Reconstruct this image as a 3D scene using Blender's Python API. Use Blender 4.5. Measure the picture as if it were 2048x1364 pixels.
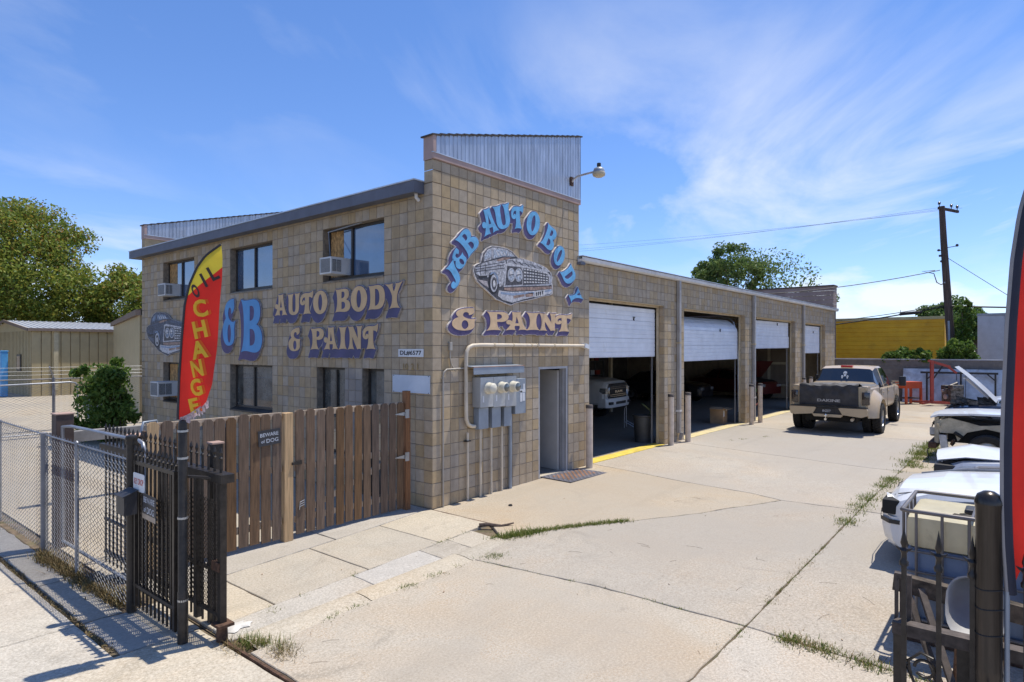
import bpy, bmesh, math, random
import numpy as np
from mathutils import Vector, Matrix
from mathutils.geometry import tessellate_polygon

scene = bpy.context.scene
for o in list(bpy.data.objects):
    bpy.data.objects.remove(o)
COL = scene.collection
R = math.radians
PI = math.pi

# ------------------------------------------------------------------ camera
cam_data = bpy.data.cameras.new("camera")
cam = bpy.data.objects.new("camera", cam_data)
COL.objects.link(cam)
cam.location = (-7.0127, -7.4383, 2.6063)
cam.rotation_euler = (R(90), 0, 0.689095 - R(90))
cam_data.sensor_width = 36.0
cam_data.lens = 1258.04 / 2048 * 36.0
cam_data.shift_y = 0.0078
cam_data.clip_end = 3000
cam_data.clip_start = 0.05
scene.camera = cam

# ------------------------------------------------------------------ sun and sky
SUN = Vector((0.345, -0.122, 1.0)).normalized()
sun_data = bpy.data.lights.new("sun", 'SUN')
sun_data.energy = 4.7
sun_data.angle = R(0.53)
sun_data.color = (1.0, 0.935, 0.825)
sun = bpy.data.objects.new("sun", sun_data)
COL.objects.link(sun)
sun.rotation_euler = SUN.to_track_quat('Z', 'Y').to_euler()
sun.location = (0, 0, 30)

world = bpy.data.worlds.new("World")
scene.world = world
world.use_nodes = True


def nd(nt, typ, **kw):
    n = nt.nodes.new(typ)
    for k, v in kw.items():
        if k.startswith('i_'):
            n.inputs[k[2:].replace('_', ' ')].default_value = v
        else:
            setattr(n, k, v)
    return n


def ramp(nt, src, stops, interp='LINEAR'):
    n = nt.nodes.new('ShaderNodeValToRGB')
    n.color_ramp.interpolation = interp
    el = n.color_ramp.elements
    while len(el) < len(stops):
        el.new(0.5)
    for e, (p, c) in zip(el, stops):
        e.position = p
        e.color = (c, c, c, 1) if not isinstance(c, (tuple, list)) else (*c, 1)[:4]
    nt.links.new(src, n.inputs[0])
    return n.outputs[0]


def mth(nt, op, a, b=0.0, clamp=False):
    n = nt.nodes.new('ShaderNodeMath')
    n.operation = op
    n.use_clamp = clamp
    for i, v in enumerate((a, b)):
        if isinstance(v, (int, float)):
            n.inputs[i].default_value = v
        else:
            nt.links.new(v, n.inputs[i])
    return n.outputs[0]


def mixc(nt, fac, a, b, mode='MIX'):
    n = nt.nodes.new('ShaderNodeMix')
    n.data_type = 'RGBA'
    n.blend_type = mode
    for i, v in ((0, fac), (6, a), (7, b)):
        if isinstance(v, (int, float)):
            n.inputs[i].default_value = v
        elif isinstance(v, (tuple, list)):
            n.inputs[i].default_value = (*v, 1)[:4]
        else:
            nt.links.new(v, n.inputs[i])
    return n.outputs[2]


def noise(nt, vec, scale, detail=4, rough=0.55, dist=0.0):
    n = nd(nt, 'ShaderNodeTexNoise', i_Scale=scale, i_Detail=detail, i_Roughness=rough, i_Distortion=dist)
    if vec is not None:
        nt.links.new(vec, n.inputs['Vector'])
    return n.outputs['Fac']


def build_world():
    nt = world.node_tree
    nt.nodes.clear()
    out = nt.nodes.new('ShaderNodeOutputWorld')
    bg = nt.nodes.new('ShaderNodeBackground')
    bg.inputs['Strength'].default_value = 0.135
    sky = nt.nodes.new('ShaderNodeTexSky')
    sky.sky_type = 'NISHITA'
    sky.sun_disc = False
    sky.sun_elevation = math.asin(SUN.z)
    sky.sun_rotation = math.atan2(SUN.x, SUN.y)
    sky.altitude = 1300
    sky.air_density = 0.9
    sky.dust_density = 0.0
    sky.ozone_density = 2.2
    hsv = nt.nodes.new('ShaderNodeHueSaturation')
    hsv.inputs['Saturation'].default_value = 1.22
    hsv.inputs['Value'].default_value = 1.36
    gam = nt.nodes.new('ShaderNodeGamma')
    gam.inputs['Gamma'].default_value = 0.85
    nt.links.new(sky.outputs[0], gam.inputs['Color'])
    nt.links.new(gam.outputs[0], hsv.inputs['Color'])
    gm = nt.nodes.new('ShaderNodeMix')
    gm.data_type = 'RGBA'
    gm.blend_type = 'MULTIPLY'
    gm.inputs[0].default_value = 1.0
    gm.inputs[7].default_value = (1.0, 1.0, 1.2, 1)
    nt.links.new(hsv.outputs[0], gm.inputs[6])
    sk = gm.outputs[2]
    tc = nt.nodes.new('ShaderNodeTexCoord')
    sep = nt.nodes.new('ShaderNodeSeparateXYZ')
    nt.links.new(tc.outputs['Generated'], sep.inputs[0])
    z = mth(nt, 'MAXIMUM', sep.outputs[2], 0.0)
    zz = mth(nt, 'ADD', z, 0.08)
    px = mth(nt, 'DIVIDE', sep.outputs[0], zz)
    py = mth(nt, 'DIVIDE', sep.outputs[1], zz)
    cmb = nt.nodes.new('ShaderNodeCombineXYZ')
    nt.links.new(px, cmb.inputs[0])
    nt.links.new(py, cmb.inputs[1])
    # cirrus: streaks laid out on a flat layer far above
    mp = nt.nodes.new('ShaderNodeMapping')
    mp.vector_type = 'TEXTURE'
    mp.inputs['Rotation'].default_value = (0, 0, R(30))
    mp.inputs['Scale'].default_value = (2.0, 1.0, 1)
    mp.inputs['Location'].default_value = (3.1, 1.1, 0.3)
    nt.links.new(cmb.outputs[0], mp.inputs['Vector'])
    n1 = noise(nt, mp.outputs[0], 1.05, 8, 0.58, 0.45)
    mp3 = nt.nodes.new('ShaderNodeMapping')
    mp3.inputs['Location'].default_value = (1.0, 9.0, 0)
    nt.links.new(cmb.outputs[0], mp3.inputs['Vector'])
    n2 = noise(nt, mp3.outputs[0], 0.33, 3, 0.5, 0.2)
    c1 = ramp(nt, n1, [(0.46, 0.0), (0.60, 0.46), (0.78, 1.0)])
    c2 = ramp(nt, n2, [(0.40, 0.10), (0.62, 1.0)])
    cir = mth(nt, 'MULTIPLY', c1, c2)
    cir = mth(nt, 'MULTIPLY', cir, ramp(nt, z, [(0.02, 0.35), (0.16, 1.0)]))
    # small cumulus low over the horizon
    mp2 = nt.nodes.new('ShaderNodeMapping')
    mp2.inputs['Scale'].default_value = (1, 1, 2.6)
    mp2.inputs['Location'].default_value = (0.35, 0.1, 0.0)
    nt.links.new(tc.outputs['Generated'], mp2.inputs['Vector'])
    n3 = noise(nt, mp2.outputs[0], 4.6, 9, 0.55, 0.1)
    band = ramp(nt, z, [(0.015, 0.0), (0.04, 1.0), (0.085, 0.9), (0.15, 0.0)])
    cu = mth(nt, 'ADD', n3, mth(nt, 'MULTIPLY', band, 0.16))
    cum = mth(nt, 'MULTIPLY', ramp(nt, cu, [(0.63, 0.0), (0.73, 0.9)]), band)
    both = mth(nt, 'MAXIMUM', mth(nt, 'MULTIPLY', cir, 0.92), cum, True)
    col = mixc(nt, both, sk, (6.3, 6.5, 6.8))
    nt.links.new(col, bg.inputs['Color'])
    nt.links.new(bg.outputs[0], out.inputs[0])


build_world()
scene.render.engine = 'CYCLES'
scene.cycles.max_bounces = 7
scene.cycles.transparent_max_bounces = 12
scene.cycles.use_denoising = True
scene.view_settings.view_transform = 'Standard'
scene.view_settings.look = 'None'
scene.view_settings.exposure = 0.24
scene.view_settings.gamma = 1.0
scene.view_settings.use_curve_mapping = False

# ------------------------------------------------------------------ materials
MATS = {}


def mat(name, col, rough=0.75, metal=0.0, var=0.12, vscale=3.0, bump=0.0, bscale=60.0, rand=0.0,
        dirt=None, dscale=1.2, dcov=0.5, spec=None, stretch=None, coat=0.0, ior=None, transl=None, emit=None):
    """Procedural paint, metal, wood or plastic: base colour with noise, dirt patches, fine relief."""
    if name in MATS:
        return MATS[name]
    m = bpy.data.materials.new(name)
    m.use_nodes = True
    nt = m.node_tree
    nt.nodes.clear()
    out = nt.nodes.new('ShaderNodeOutputMaterial')
    b = nt.nodes.new('ShaderNodeBsdfPrincipled')
    tc = nt.nodes.new('ShaderNodeTexCoord')
    vec = tc.outputs['Object']
    if stretch:
        mp = nt.nodes.new('ShaderNodeMapping')
        mp.inputs['Scale'].default_value = stretch
        nt.links.new(vec, mp.inputs['Vector'])
        vec = mp.outputs[0]
    c = (*col, 1)
    cs = None
    if var:
        n = noise(nt, vec, vscale, 6, 0.6)
        lo = tuple(max(0, x * (1 - 1.6 * var)) for x in col)
        hi = tuple(min(1, x * (1 + 1.6 * var)) for x in col)
        cs = ramp(nt, n, [(0.3, lo), (0.7, hi)])
    if dirt:
        n = noise(nt, tc.outputs['Object'], dscale, 7, 0.65, 0.5)
        fac = ramp(nt, n, [(dcov, 0.0), (min(1, dcov + 0.22), 0.85)])
        cs = mixc(nt, fac, cs if cs else c[:3], dirt)
    if rand:
        oi = nt.nodes.new('ShaderNodeObjectInfo')
        ge = nt.nodes.new('ShaderNodeNewGeometry')
        s = mth(nt, 'FRACT', mth(nt, 'ADD', oi.outputs['Random'], ge.outputs['Random Per Island']))
        v = mth(nt, 'ADD', mth(nt, 'MULTIPLY', s, 2 * rand), 1 - rand)
        h = nt.nodes.new('ShaderNodeHueSaturation')
        nt.links.new(v, h.inputs['Value'])
        sh = mth(nt, 'ADD', mth(nt, 'MULTIPLY', mth(nt, 'FRACT', mth(nt, 'MULTIPLY', s, 7.31)), 0.5), 0.75)
        nt.links.new(sh, h.inputs['Saturation'])
        if cs:
            nt.links.new(cs, h.inputs['Color'])
        else:
            h.inputs['Color'].default_value = c
        cs = h.outputs[0]
    if cs:
        nt.links.new(cs, b.inputs['Base Color'])
    else:
        b.inputs['Base Color'].default_value = c
    b.inputs['Roughness'].default_value = rough
    b.inputs['Metallic'].default_value = metal
    if spec is not None:
        b.inputs['Specular IOR Level'].default_value = spec
    if ior:
        b.inputs['IOR'].default_value = ior
    if coat:
        b.inputs['Coat Weight'].default_value = coat
        b.inputs['Coat Roughness'].default_value = 0.06
    if bump:
        bn = nt.nodes.new('ShaderNodeBump')
        bn.inputs['Strength'].default_value = bump
        bn.inputs['Distance'].default_value = 0.01
        nt.links.new(noise(nt, vec, bscale, 5, 0.6), bn.inputs['Height'])
        nt.links.new(bn.outputs[0], b.inputs['Normal'])
    sh = b.outputs[0]
    if transl:
        t = nt.nodes.new('ShaderNodeBsdfTranslucent')
        if cs:
            nt.links.new(cs, t.inputs['Color'])
        else:
            t.inputs['Color'].default_value = c
        mx = nt.nodes.new('ShaderNodeMixShader')
        mx.inputs[0].default_value = transl
        nt.links.new(b.outputs[0], mx.inputs[1])
        nt.links.new(t.outputs[0], mx.inputs[2])
        sh = mx.outputs[0]
    if emit:
        b.inputs['Emission Color'].default_value = (*emit[0], 1)
        b.inputs['Emission Strength'].default_value = emit[1]
    nt.links.new(sh, out.inputs[0])
    MATS[name] = m
    return m


def glass(name, col=(0.02, 0.03, 0.04), ior=1.9, rough=0.02):
    """Dark window glass: a mirror-like coat over a dim interior."""
    return mat(name, col, rough, 0.0, var=0.25, vscale=1.3, spec=0.9, ior=ior, coat=0.6)


def block_mat(name, col, rand=0.16, patch=False):
    m = bpy.data.materials.new(name)
    m.use_nodes = True
    nt = m.node_tree
    b = nt.nodes['Principled BSDF']
    ge = nt.nodes.new('ShaderNodeNewGeometry')
    oi = nt.nodes.new('ShaderNodeObjectInfo')
    pos = ge.outputs['Position']
    s = mth(nt, 'FRACT', mth(nt, 'ADD', oi.outputs['Random'], ge.outputs['Random Per Island']))
    n1 = noise(nt, pos, 85, 3, 0.7)
    n2 = noise(nt, pos, 7, 5, 0.6)
    n3 = noise(nt, pos, 0.8, 5, 0.6, 0.4)
    base = ramp(nt, n2, [(0.3, tuple(x * 0.86 for x in col)), (0.7, tuple(x * 1.12 for x in col))])
    base = mixc(nt, ramp(nt, n1, [(0.34, 0.5), (0.46, 0.0)]), base, tuple(x * 0.55 for x in col))
    base = mixc(nt, ramp(nt, n3, [(0.5, 0.0), (0.7, 0.38)]), base, (col[0] * 0.62, col[1] * 0.6, col[2] * 0.62))
    if patch:
        sub = nt.nodes.new('ShaderNodeVectorMath')
        sub.operation = 'SUBTRACT'
        sub.inputs[1].default_value = (0.0, 2.2, 1.55)
        nt.links.new(pos, sub.inputs[0])
        scl = nt.nodes.new('ShaderNodeVectorMath')
        scl.operation = 'MULTIPLY'
        scl.inputs[1].default_value = (4.0, 0.62, 0.95)
        nt.links.new(sub.outputs[0], scl.inputs[0])
        ln = nt.nodes.new('ShaderNodeVectorMath')
        ln.operation = 'LENGTH'
        nt.links.new(scl.outputs[0], ln.inputs[0])
        dd = mth(nt, 'ADD', ln.outputs['Value'], mth(nt, 'MULTIPLY', n3, 0.5))
        base = mixc(nt, ramp(nt, dd, [(0.75, 0.75), (1.25, 0.0)]), base, (0.235, 0.225, 0.225))
        sx = nt.nodes.new('ShaderNodeMapping')
        sx.inputs['Scale'].default_value = (2.2, 2.2, 0.22)
        nt.links.new(pos, sx.inputs['Vector'])
        strk = noise(nt, sx.outputs[0], 1.6, 6, 0.6, 0.2)
        base = mixc(nt, ramp(nt, strk, [(0.55, 0.0), (0.70, 0.42)]), base, tuple(x * 0.55 for x in col))
    v = mth(nt, 'ADD', mth(nt, 'MULTIPLY', s, 2 * rand), 1 - rand)
    h = nt.nodes.new('ShaderNodeHueSaturation')
    nt.links.new(v, h.inputs['Value'])
    nt.links.new(mth(nt, 'ADD', mth(nt, 'MULTIPLY', mth(nt, 'FRACT', mth(nt, 'MULTIPLY', s, 9.7)), 0.5), 0.72), h.inputs['Saturation'])
    nt.links.new(base, h.inputs['Color'])
    nt.links.new(h.outputs[0], b.inputs['Base Color'])
    b.inputs['Roughness'].default_value = 0.93
    bn = nt.nodes.new('ShaderNodeBump')
    bn.inputs['Strength'].default_value = 0.35
    bn.inputs['Distance'].default_value = 0.004
    nt.links.new(n1, bn.inputs['Height'])
    nt.links.new(bn.outputs[0], b.inputs['Normal'])
    MATS[name] = m
    return m


def concrete_mat(name, col, tan=0.5, spots=0.5, seed=0.0, crack=0.0):
    m = bpy.data.materials.new(name)
    m.use_nodes = True
    nt = m.node_tree
    b = nt.nodes['Principled BSDF']
    ge = nt.nodes.new('ShaderNodeNewGeometry')
    mp = nt.nodes.new('ShaderNodeMapping')
    mp.inputs['Location'].default_value = (seed, seed * 0.7, 0)
    nt.links.new(ge.outputs['Position'], mp.inputs['Vector'])
    pos = mp.outputs[0]
    big = noise(nt, pos, 0.55, 6, 0.62, 0.6)
    mid = noise(nt, pos, 2.4, 7, 0.66, 0.8)
    fine = noise(nt, pos, 55, 4, 0.7)
    peb = noise(nt, pos, 130, 2, 0.5)
    c = ramp(nt, mid, [(0.28, tuple(x * 0.84 for x in col)), (0.72, tuple(x * 1.1 for x in col))])
    c = mixc(nt, ramp(nt, big, [(0.42, 0.0), (0.68, tan)]), c, (col[0] * 0.93, col[1] * 0.80, col[2] * 0.66))
    speck = mth(nt, 'MULTIPLY', ramp(nt, fine, [(0.50, 0.0), (0.60, 1.0)]), ramp(nt, mid, [(0.50, 0.08), (0.62, spots)]))
    c = mixc(nt, speck, c, (col[0] * 0.80, col[1] * 0.62, col[2] * 0.44))
    sp2 = nt.nodes.new('ShaderNodeMapping')
    sp2.inputs['Location'].default_value = (7.3, 1.9, 0)
    nt.links.new(pos, sp2.inputs['Vector'])
    oil = noise(nt, sp2.outputs[0], 0.85, 8, 0.70, 1.2)
    c = mixc(nt, ramp(nt, oil, [(0.58, 0.0), (0.70, 0.6)]), c, tuple(x * 0.45 for x in col))
    grain = noise(nt, pos, 42, 3, 0.85)
    c = mixc(nt, ramp(nt, grain, [(0.36, 0.75), (0.5, 0.0)]), c, (col[0] * 0.60, col[1] * 0.57, col[2] * 0.53))
    c = mixc(nt, ramp(nt, grain, [(0.53, 0.0), (0.66, 0.6)]), c, tuple(min(1, x * 1.35) for x in col))
    c = mixc(nt, ramp(nt, peb, [(0.30, 0.42), (0.42, 0.0)]), c, tuple(x * 0.62 for x in col))
    c = mixc(nt, ramp(nt, peb, [(0.62, 0.0), (0.72, 0.25)]), c, tuple(min(1, x * 1.4) for x in col))
    wide = noise(nt, sp2.outputs[0], 0.17, 4, 0.55, 0.8)
    c = mixc(nt, ramp(nt, wide, [(0.40, 0.0), (0.60, 0.7)]), c, (col[0] * 0.78, col[1] * 0.78, col[2] * 0.80))
    st = nt.nodes.new('ShaderNodeMapping')
    st.inputs['Scale'].default_value = (0.12, 1.6, 1)
    nt.links.new(pos, st.inputs['Vector'])
    trk = noise(nt, st.outputs[0], 1.0, 5, 0.6, 0.3)
    c = mixc(nt, ramp(nt, trk, [(0.55, 0.0), (0.72, 0.26)]), c, tuple(x * 0.62 for x in col))
    oi = nt.nodes.new('ShaderNodeObjectInfo')
    hs = nt.nodes.new('ShaderNodeHueSaturation')
    nt.links.new(mth(nt, 'ADD', mth(nt, 'MULTIPLY', oi.outputs['Random'], 0.17), 0.92), hs.inputs['Value'])
    nt.links.new(mth(nt, 'ADD', mth(nt, 'MULTIPLY', mth(nt, 'FRACT', mth(nt, 'MULTIPLY', oi.outputs['Random'], 5.3)), 0.5), 0.72), hs.inputs['Saturation'])
    nt.links.new(c, hs.inputs['Color'])
    nt.links.new(hs.outputs[0], b.inputs['Base Color'])
    b.inputs['Roughness'].default_value = 0.92
    b.inputs['Specular IOR Level'].default_value = 0.25
    bn = nt.nodes.new('ShaderNodeBump')
    bn.inputs['Strength'].default_value = 0.3
    bn.inputs['Distance'].default_value = 0.006
    nt.links.new(mth(nt, 'ADD', fine, mth(nt, 'MULTIPLY', mid, 2.0)), bn.inputs['Height'])
    nt.links.new(bn.outputs[0], b.inputs['Normal'])
    MATS[name] = m
    return m


def leaf_mat(name, cols, transl=0.3):
    """Foliage: one of several leaf tones per leaf, partly translucent."""
    m = bpy.data.materials.new(name)
    m.use_nodes = True
    nt = m.node_tree
    nt.nodes.clear()
    out = nt.nodes.new('ShaderNodeOutputMaterial')
    ge = nt.nodes.new('ShaderNodeNewGeometry')
    c = ramp(nt, ge.outputs['Random Per Island'], [(i / max(1, len(cols) - 1), x) for i, x in enumerate(cols)])
    d = nt.nodes.new('ShaderNodeBsdfPrincipled')
    d.inputs['Roughness'].default_value = 0.55
    d.inputs['Specular IOR Level'].default_value = 0.3
    t = nt.nodes.new('ShaderNodeBsdfTranslucent')
    mx = nt.nodes.new('ShaderNodeMixShader')
    mx.inputs[0].default_value = transl
    nt.links.new(c, d.inputs['Base Color'])
    nt.links.new(c, t.inputs['Color'])
    nt.links.new(d.outputs[0], mx.inputs[1])
    nt.links.new(t.outputs[0], mx.inputs[2])
    nt.links.new(mx.outputs[0], out.inputs[0])
    MATS[name] = m
    return m


# ------------------------------------------------------------------ mesh building
class MB:
    def __init__(self):
        self.v = []
        self.f = []

    def add(self, vs, fs):
        n = len(self.v)
        self.v.extend(tuple(p) for p in vs)
        self.f.extend(tuple(i + n for i in q) for q in fs)
        return self

    def quad(self, a, b, c, d):
        return self.add((a, b, c, d), ((0, 1, 2, 3),))

    def box(self, x0, y0, z0, x1, y1, z1):
        return self.add([(x0, y0, z0), (x1, y0, z0), (x1, y1, z0), (x0, y1, z0), (x0, y0, z1), (x1, y0, z1), (x1, y1, z1), (x0, y1, z1)],
                        [(0, 3, 2, 1), (4, 5, 6, 7), (0, 1, 5, 4), (1, 2, 6, 5), (2, 3, 7, 6), (3, 0, 4, 7)])

    def cbox(self, x0, y0, z0, x1, y1, z1, c=0.01):
        """box with chamfered vertical and horizontal edges"""
        bm = bmesh.new()
        bmesh.ops.create_cube(bm, size=1)
        for v in bm.verts:
            v.co = Vector(((x0 + x1) / 2 + v.co.x * (x1 - x0), (y0 + y1) / 2 + v.co.y * (y1 - y0), (z0 + z1) / 2 + v.co.z * (z1 - z0)))
        bmesh.ops.bevel(bm, geom=list(bm.edges), offset=c, segments=2, affect='EDGES', profile=0.6)
        bm.verts.index_update()
        self.add([v.co[:] for v in bm.verts], [[v.index for v in f.verts] for f in bm.faces])
        bm.free()
        return self

    def obox(self, c, u, v, w):
        c, u, v, w = Vector(c), Vector(u), Vector(v), Vector(w)
        P = [c + a * u + b * v + d * w for d in (-1, 1) for b in (-1, 1) for a in (-1, 1)]
        return self.add([p[:] for p in P], [(0, 2, 3, 1), (4, 5, 7, 6), (0, 1, 5, 4), (1, 3, 7, 5), (3, 2, 6, 7), (2, 0, 4, 6)])

    def bar(self, p0, p1, w, h, up=(0, 0, 1)):
        p0, p1 = Vector(p0), Vector(p1)
        d = (p1 - p0)
        L = d.length
        d.normalize()
        up = Vector(up)
        s = d.cross(up)
        if s.length < 1e-4:
            s = d.cross(Vector((1, 0, 0)))
        s.normalize()
        t = s.cross(d)
        return self.obox((p0 + p1) / 2, d * L / 2, s * w / 2, t * h / 2)

    def tube(self, pts, r, n=8, caps=True, closed=False):
        pts = [Vector(p) for p in pts]
        rs = r if isinstance(r, (list, tuple)) else [r] * len(pts)
        m = len(pts)
        rings = []
        ref = Vector((0, 0, 1))
        t0 = (pts[1] - pts[0]).normalized()
        if abs(t0.dot(ref)) > 0.95:
            ref = Vector((1, 0, 0))
        a = t0.cross(ref).normalized()
        for i in range(m):
            if closed:
                t = (pts[(i + 1) % m] - pts[i - 1]).normalized()
            elif i == 0:
                t = t0
            elif i == m - 1:
                t = (pts[i] - pts[i - 1]).normalized()
            else:
                t = ((pts[i + 1] - pts[i]).normalized() + (pts[i] - pts[i - 1]).normalized())
                t = t.normalized() if t.length > 1e-6 else t0
            a = a - t * a.dot(t)
            a = a.normalized() if a.length > 1e-6 else t.cross(Vector((0.3, 0.5, 0.8))).normalized()
            b = t.cross(a)
            rings.append([pts[i] + (a * math.cos(2 * PI * k / n) + b * math.sin(2 * PI * k / n)) * rs[i] for k in range(n)])
        vs = [p[:] for rg in rings for p in rg]
        fs = []
        for i in range(m if closed else m - 1):
            j = (i + 1) % m
            for k in range(n):
                k2 = (k + 1) % n
                fs.append((i * n + k, i * n + k2, j * n + k2, j * n + k))
        if caps and not closed:
            fs.append(tuple(range(n - 1, -1, -1)))
            fs.append(tuple((m - 1) * n + k for k in range(n)))
        return self.add(vs, fs)

    def lathe(self, prof, o=(0, 0, 0), axis=(0, 0, 1), n=20):
        """prof: (radius, height) pairs turned about axis through o"""
        o = Vector(o)
        ax = Vector(axis).normalized()
        a = ax.cross(Vector((0.31, 0.77, 0.55))).normalized()
        if abs(ax.z) > 0.9:
            a = Vector((1, 0, 0))
        b = ax.cross(a)
        vs = [(o + ax * h + (a * math.cos(2 * PI * k / n) + b * math.sin(2 * PI * k / n)) * r)[:] for r, h in prof for k in range(n)]
        fs = []
        for i in range(len(prof) - 1):
            for k in range(n):
                k2 = (k + 1) % n
                fs.append((i * n + k, i * n + k2, (i + 1) * n + k2, (i + 1) * n + k))
        return self.add(vs, fs)

    def prism(self, loops, o, U, V, N, d0, d1, back=False):
        """planar outline(s) (first outer, others holes) in frame (o,U,V), from depth d0 to d1 along N"""
        o, U, V, N = Vector(o), Vector(U), Vector(V), Vector(N)
        tri = tessellate_polygon([[Vector((p[0], p[1], 0)) for p in lp] for lp in loops])
        flat = [p for lp in loops for p in lp]
        top = [o + U * p[0] + V * p[1] + N * d1 for p in flat]
        bot = [o + U * p[0] + V * p[1] + N * d0 for p in flat]
        n = len(flat)
        fs = []
        flip = U.cross(V).dot(N) < 0
        for t in tri:
            a, b, c = [flat[i] for i in t]
            area = (b[0] - a[0]) * (c[1] - a[1]) - (b[1] - a[1]) * (c[0] - a[0])
            if abs(area) < 1e-12:
                continue
            ccw = area > 0
            if ccw == flip:
                t = t[::-1]
            fs.append(tuple(t))
            if back:
                fs.append(tuple(i + n for i in t[::-1]))
        k = 0
        for lp in loops:
            L = len(lp)
            for i in range(L):
                j = (i + 1) % L
                fs.append((k + i, n + k + i, n + k + j, k + j))
            k += L
        return self.add([p[:] for p in top + bot], fs)

    def loft(self, rings, close=False, cap=False):
        n = len(rings[0])
        vs = [tuple(p) for rg in rings for p in rg]
        fs = []
        for i in range(len(rings) - 1):
            for k in range(n if close else n - 1):
                k2 = (k + 1) % n
                fs.append((i * n + k, i * n + k2, (i + 1) * n + k2, (i + 1) * n + k))
        if cap:
            fs.append(tuple(range(n - 1, -1, -1)))
            fs.append(tuple((len(rings) - 1) * n + k for k in range(n)))
        return self.add(vs, fs)

    def mesh(self, name, m, smooth=None):
        me = bpy.data.meshes.new(name)
        me.from_pydata(self.v, [], self.f)
        if m is not None:
            me.materials.append(m)
        if smooth:
            me.shade_smooth()
            me.set_sharp_from_angle(angle=R(smooth))
        me.update()
        return me

    def build(self, name, m, parent=None, smooth=None, recalc=False, loc=None):
        me = self.mesh(name, m, smooth)
        if recalc:
            bm = bmesh.new()
            bm.from_mesh(me)
            bmesh.ops.recalc_face_normals(bm, faces=bm.faces)
            bm.to_mesh(me)
            bm.free()
        o = bpy.data.objects.new(name, me)
        COL.objects.link(o)
        if parent is not None:
            o.parent = parent
        if loc:
            o.location = loc
        return o


def tag(o, label=None, cat=None, group=None, kind=None):
    if label:
        o['label'] = label
    if cat:
        o['category'] = cat
    if group:
        o['group'] = group
    if kind:
        o['kind'] = kind
    return o


def thing(name, label, cat, loc=(0, 0, 0), rz=0.0, group=None):
    o = bpy.data.objects.new(name, None)
    COL.objects.link(o)
    o.location = loc
    o.rotation_euler = (0, 0, rz)
    o.empty_display_size = 0.2
    return tag(o, label, cat, group)


def inst(me, name, parent, loc, rot=None):
    o = bpy.data.objects.new(name, me)
    COL.objects.link(o)
    o.parent = parent
    o.location = loc
    if rot:
        o.rotation_euler = rot
    return o


def np_mesh(name, verts, faces_n, m, k=4):
    """fast mesh of separate k-gons: verts (N*k,3)"""
    me = bpy.data.meshes.new(name)
    nv = len(verts)
    me.vertices.add(nv)
    me.vertices.foreach_set('co', np.asarray(verts, dtype=np.float32).ravel())
    nf = nv // k
    me.loops.add(nv)
    me.loops.foreach_set('vertex_index', np.arange(nv, dtype=np.int32))
    me.polygons.add(nf)
    me.polygons.foreach_set('loop_start', np.arange(0, nv, k, dtype=np.int32))
    me.polygons.foreach_set('loop_total', np.full(nf, k, dtype=np.int32))
    me.materials.append(m)
    me.update(calc_edges=True)
    me.validate()
    return me


def text_mesh(s, size=1.0, bold=0.0, extrude=0.0, shear=0.0, sx=1.0, spacing=1.0):
    """letters as flat outlines in the XY plane, centred; returns (verts, faces, width, height)"""
    cu = bpy.data.curves.new('t', 'FONT')
    cu.body = s
    cu.size = size
    cu.offset = bold
    cu.extrude = extrude
    cu.shear = shear
    cu.space_character = spacing
    cu.resolution_u = 3
    cu.fill_mode = 'FRONT' if not extrude else 'BOTH'
    ob = bpy.data.objects.new('t', cu)
    COL.objects.link(ob)
    dg = bpy.context.evaluated_depsgraph_get()
    me = ob.evaluated_get(dg).to_mesh()
    vs = [(v.co.x * sx, v.co.y, v.co.z) for v in me.vertices]
    fs = [tuple(p.vertices) for p in me.polygons]
    ob.evaluated_get(dg).to_mesh_clear()
    bpy.data.objects.remove(ob)
    bpy.data.curves.remove(cu)
    if not vs:
        return [], [], 0, 0
    x0, x1 = min(v[0] for v in vs), max(v[0] for v in vs)
    y0, y1 = min(v[1] for v in vs), max(v[1] for v in vs)
    vs = [(v[0] - (x0 + x1) / 2, v[1] - (y0 + y1) / 2, v[2]) for v in vs]
    return vs, fs, x1 - x0, y1 - y0


def put_text(mb, s, o, U, V, N, w=None, h=None, bold=0.0, shear=0.0):
    """flat printed letters fitted to width w and height h about o"""
    vs, fs, tw, th = text_mesh(s, 1.0, bold, shear=shear)
    o, U, V, N = Vector(o), Vector(U), Vector(V), Vector(N)
    ku = (w / tw) if w else None
    kv = (h / th) if h else None
    ku = ku or kv
    kv = kv or ku
    fl = U.cross(V).dot(N) < 0
    mb.add([(o + U * (v[0] * ku) + V * (v[1] * kv))[:] for v in vs], [f[::-1] if fl else f for f in fs])


M = 0.2032                      # block module
def GZ(x):                      # the driveway rises a little towards the garage
    return max(0.0, min(1.0, (x + 1.1) / 6.0)) * 0.09
KZ = lambda k: (27.1 - k) * M   # height of a block course line
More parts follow.
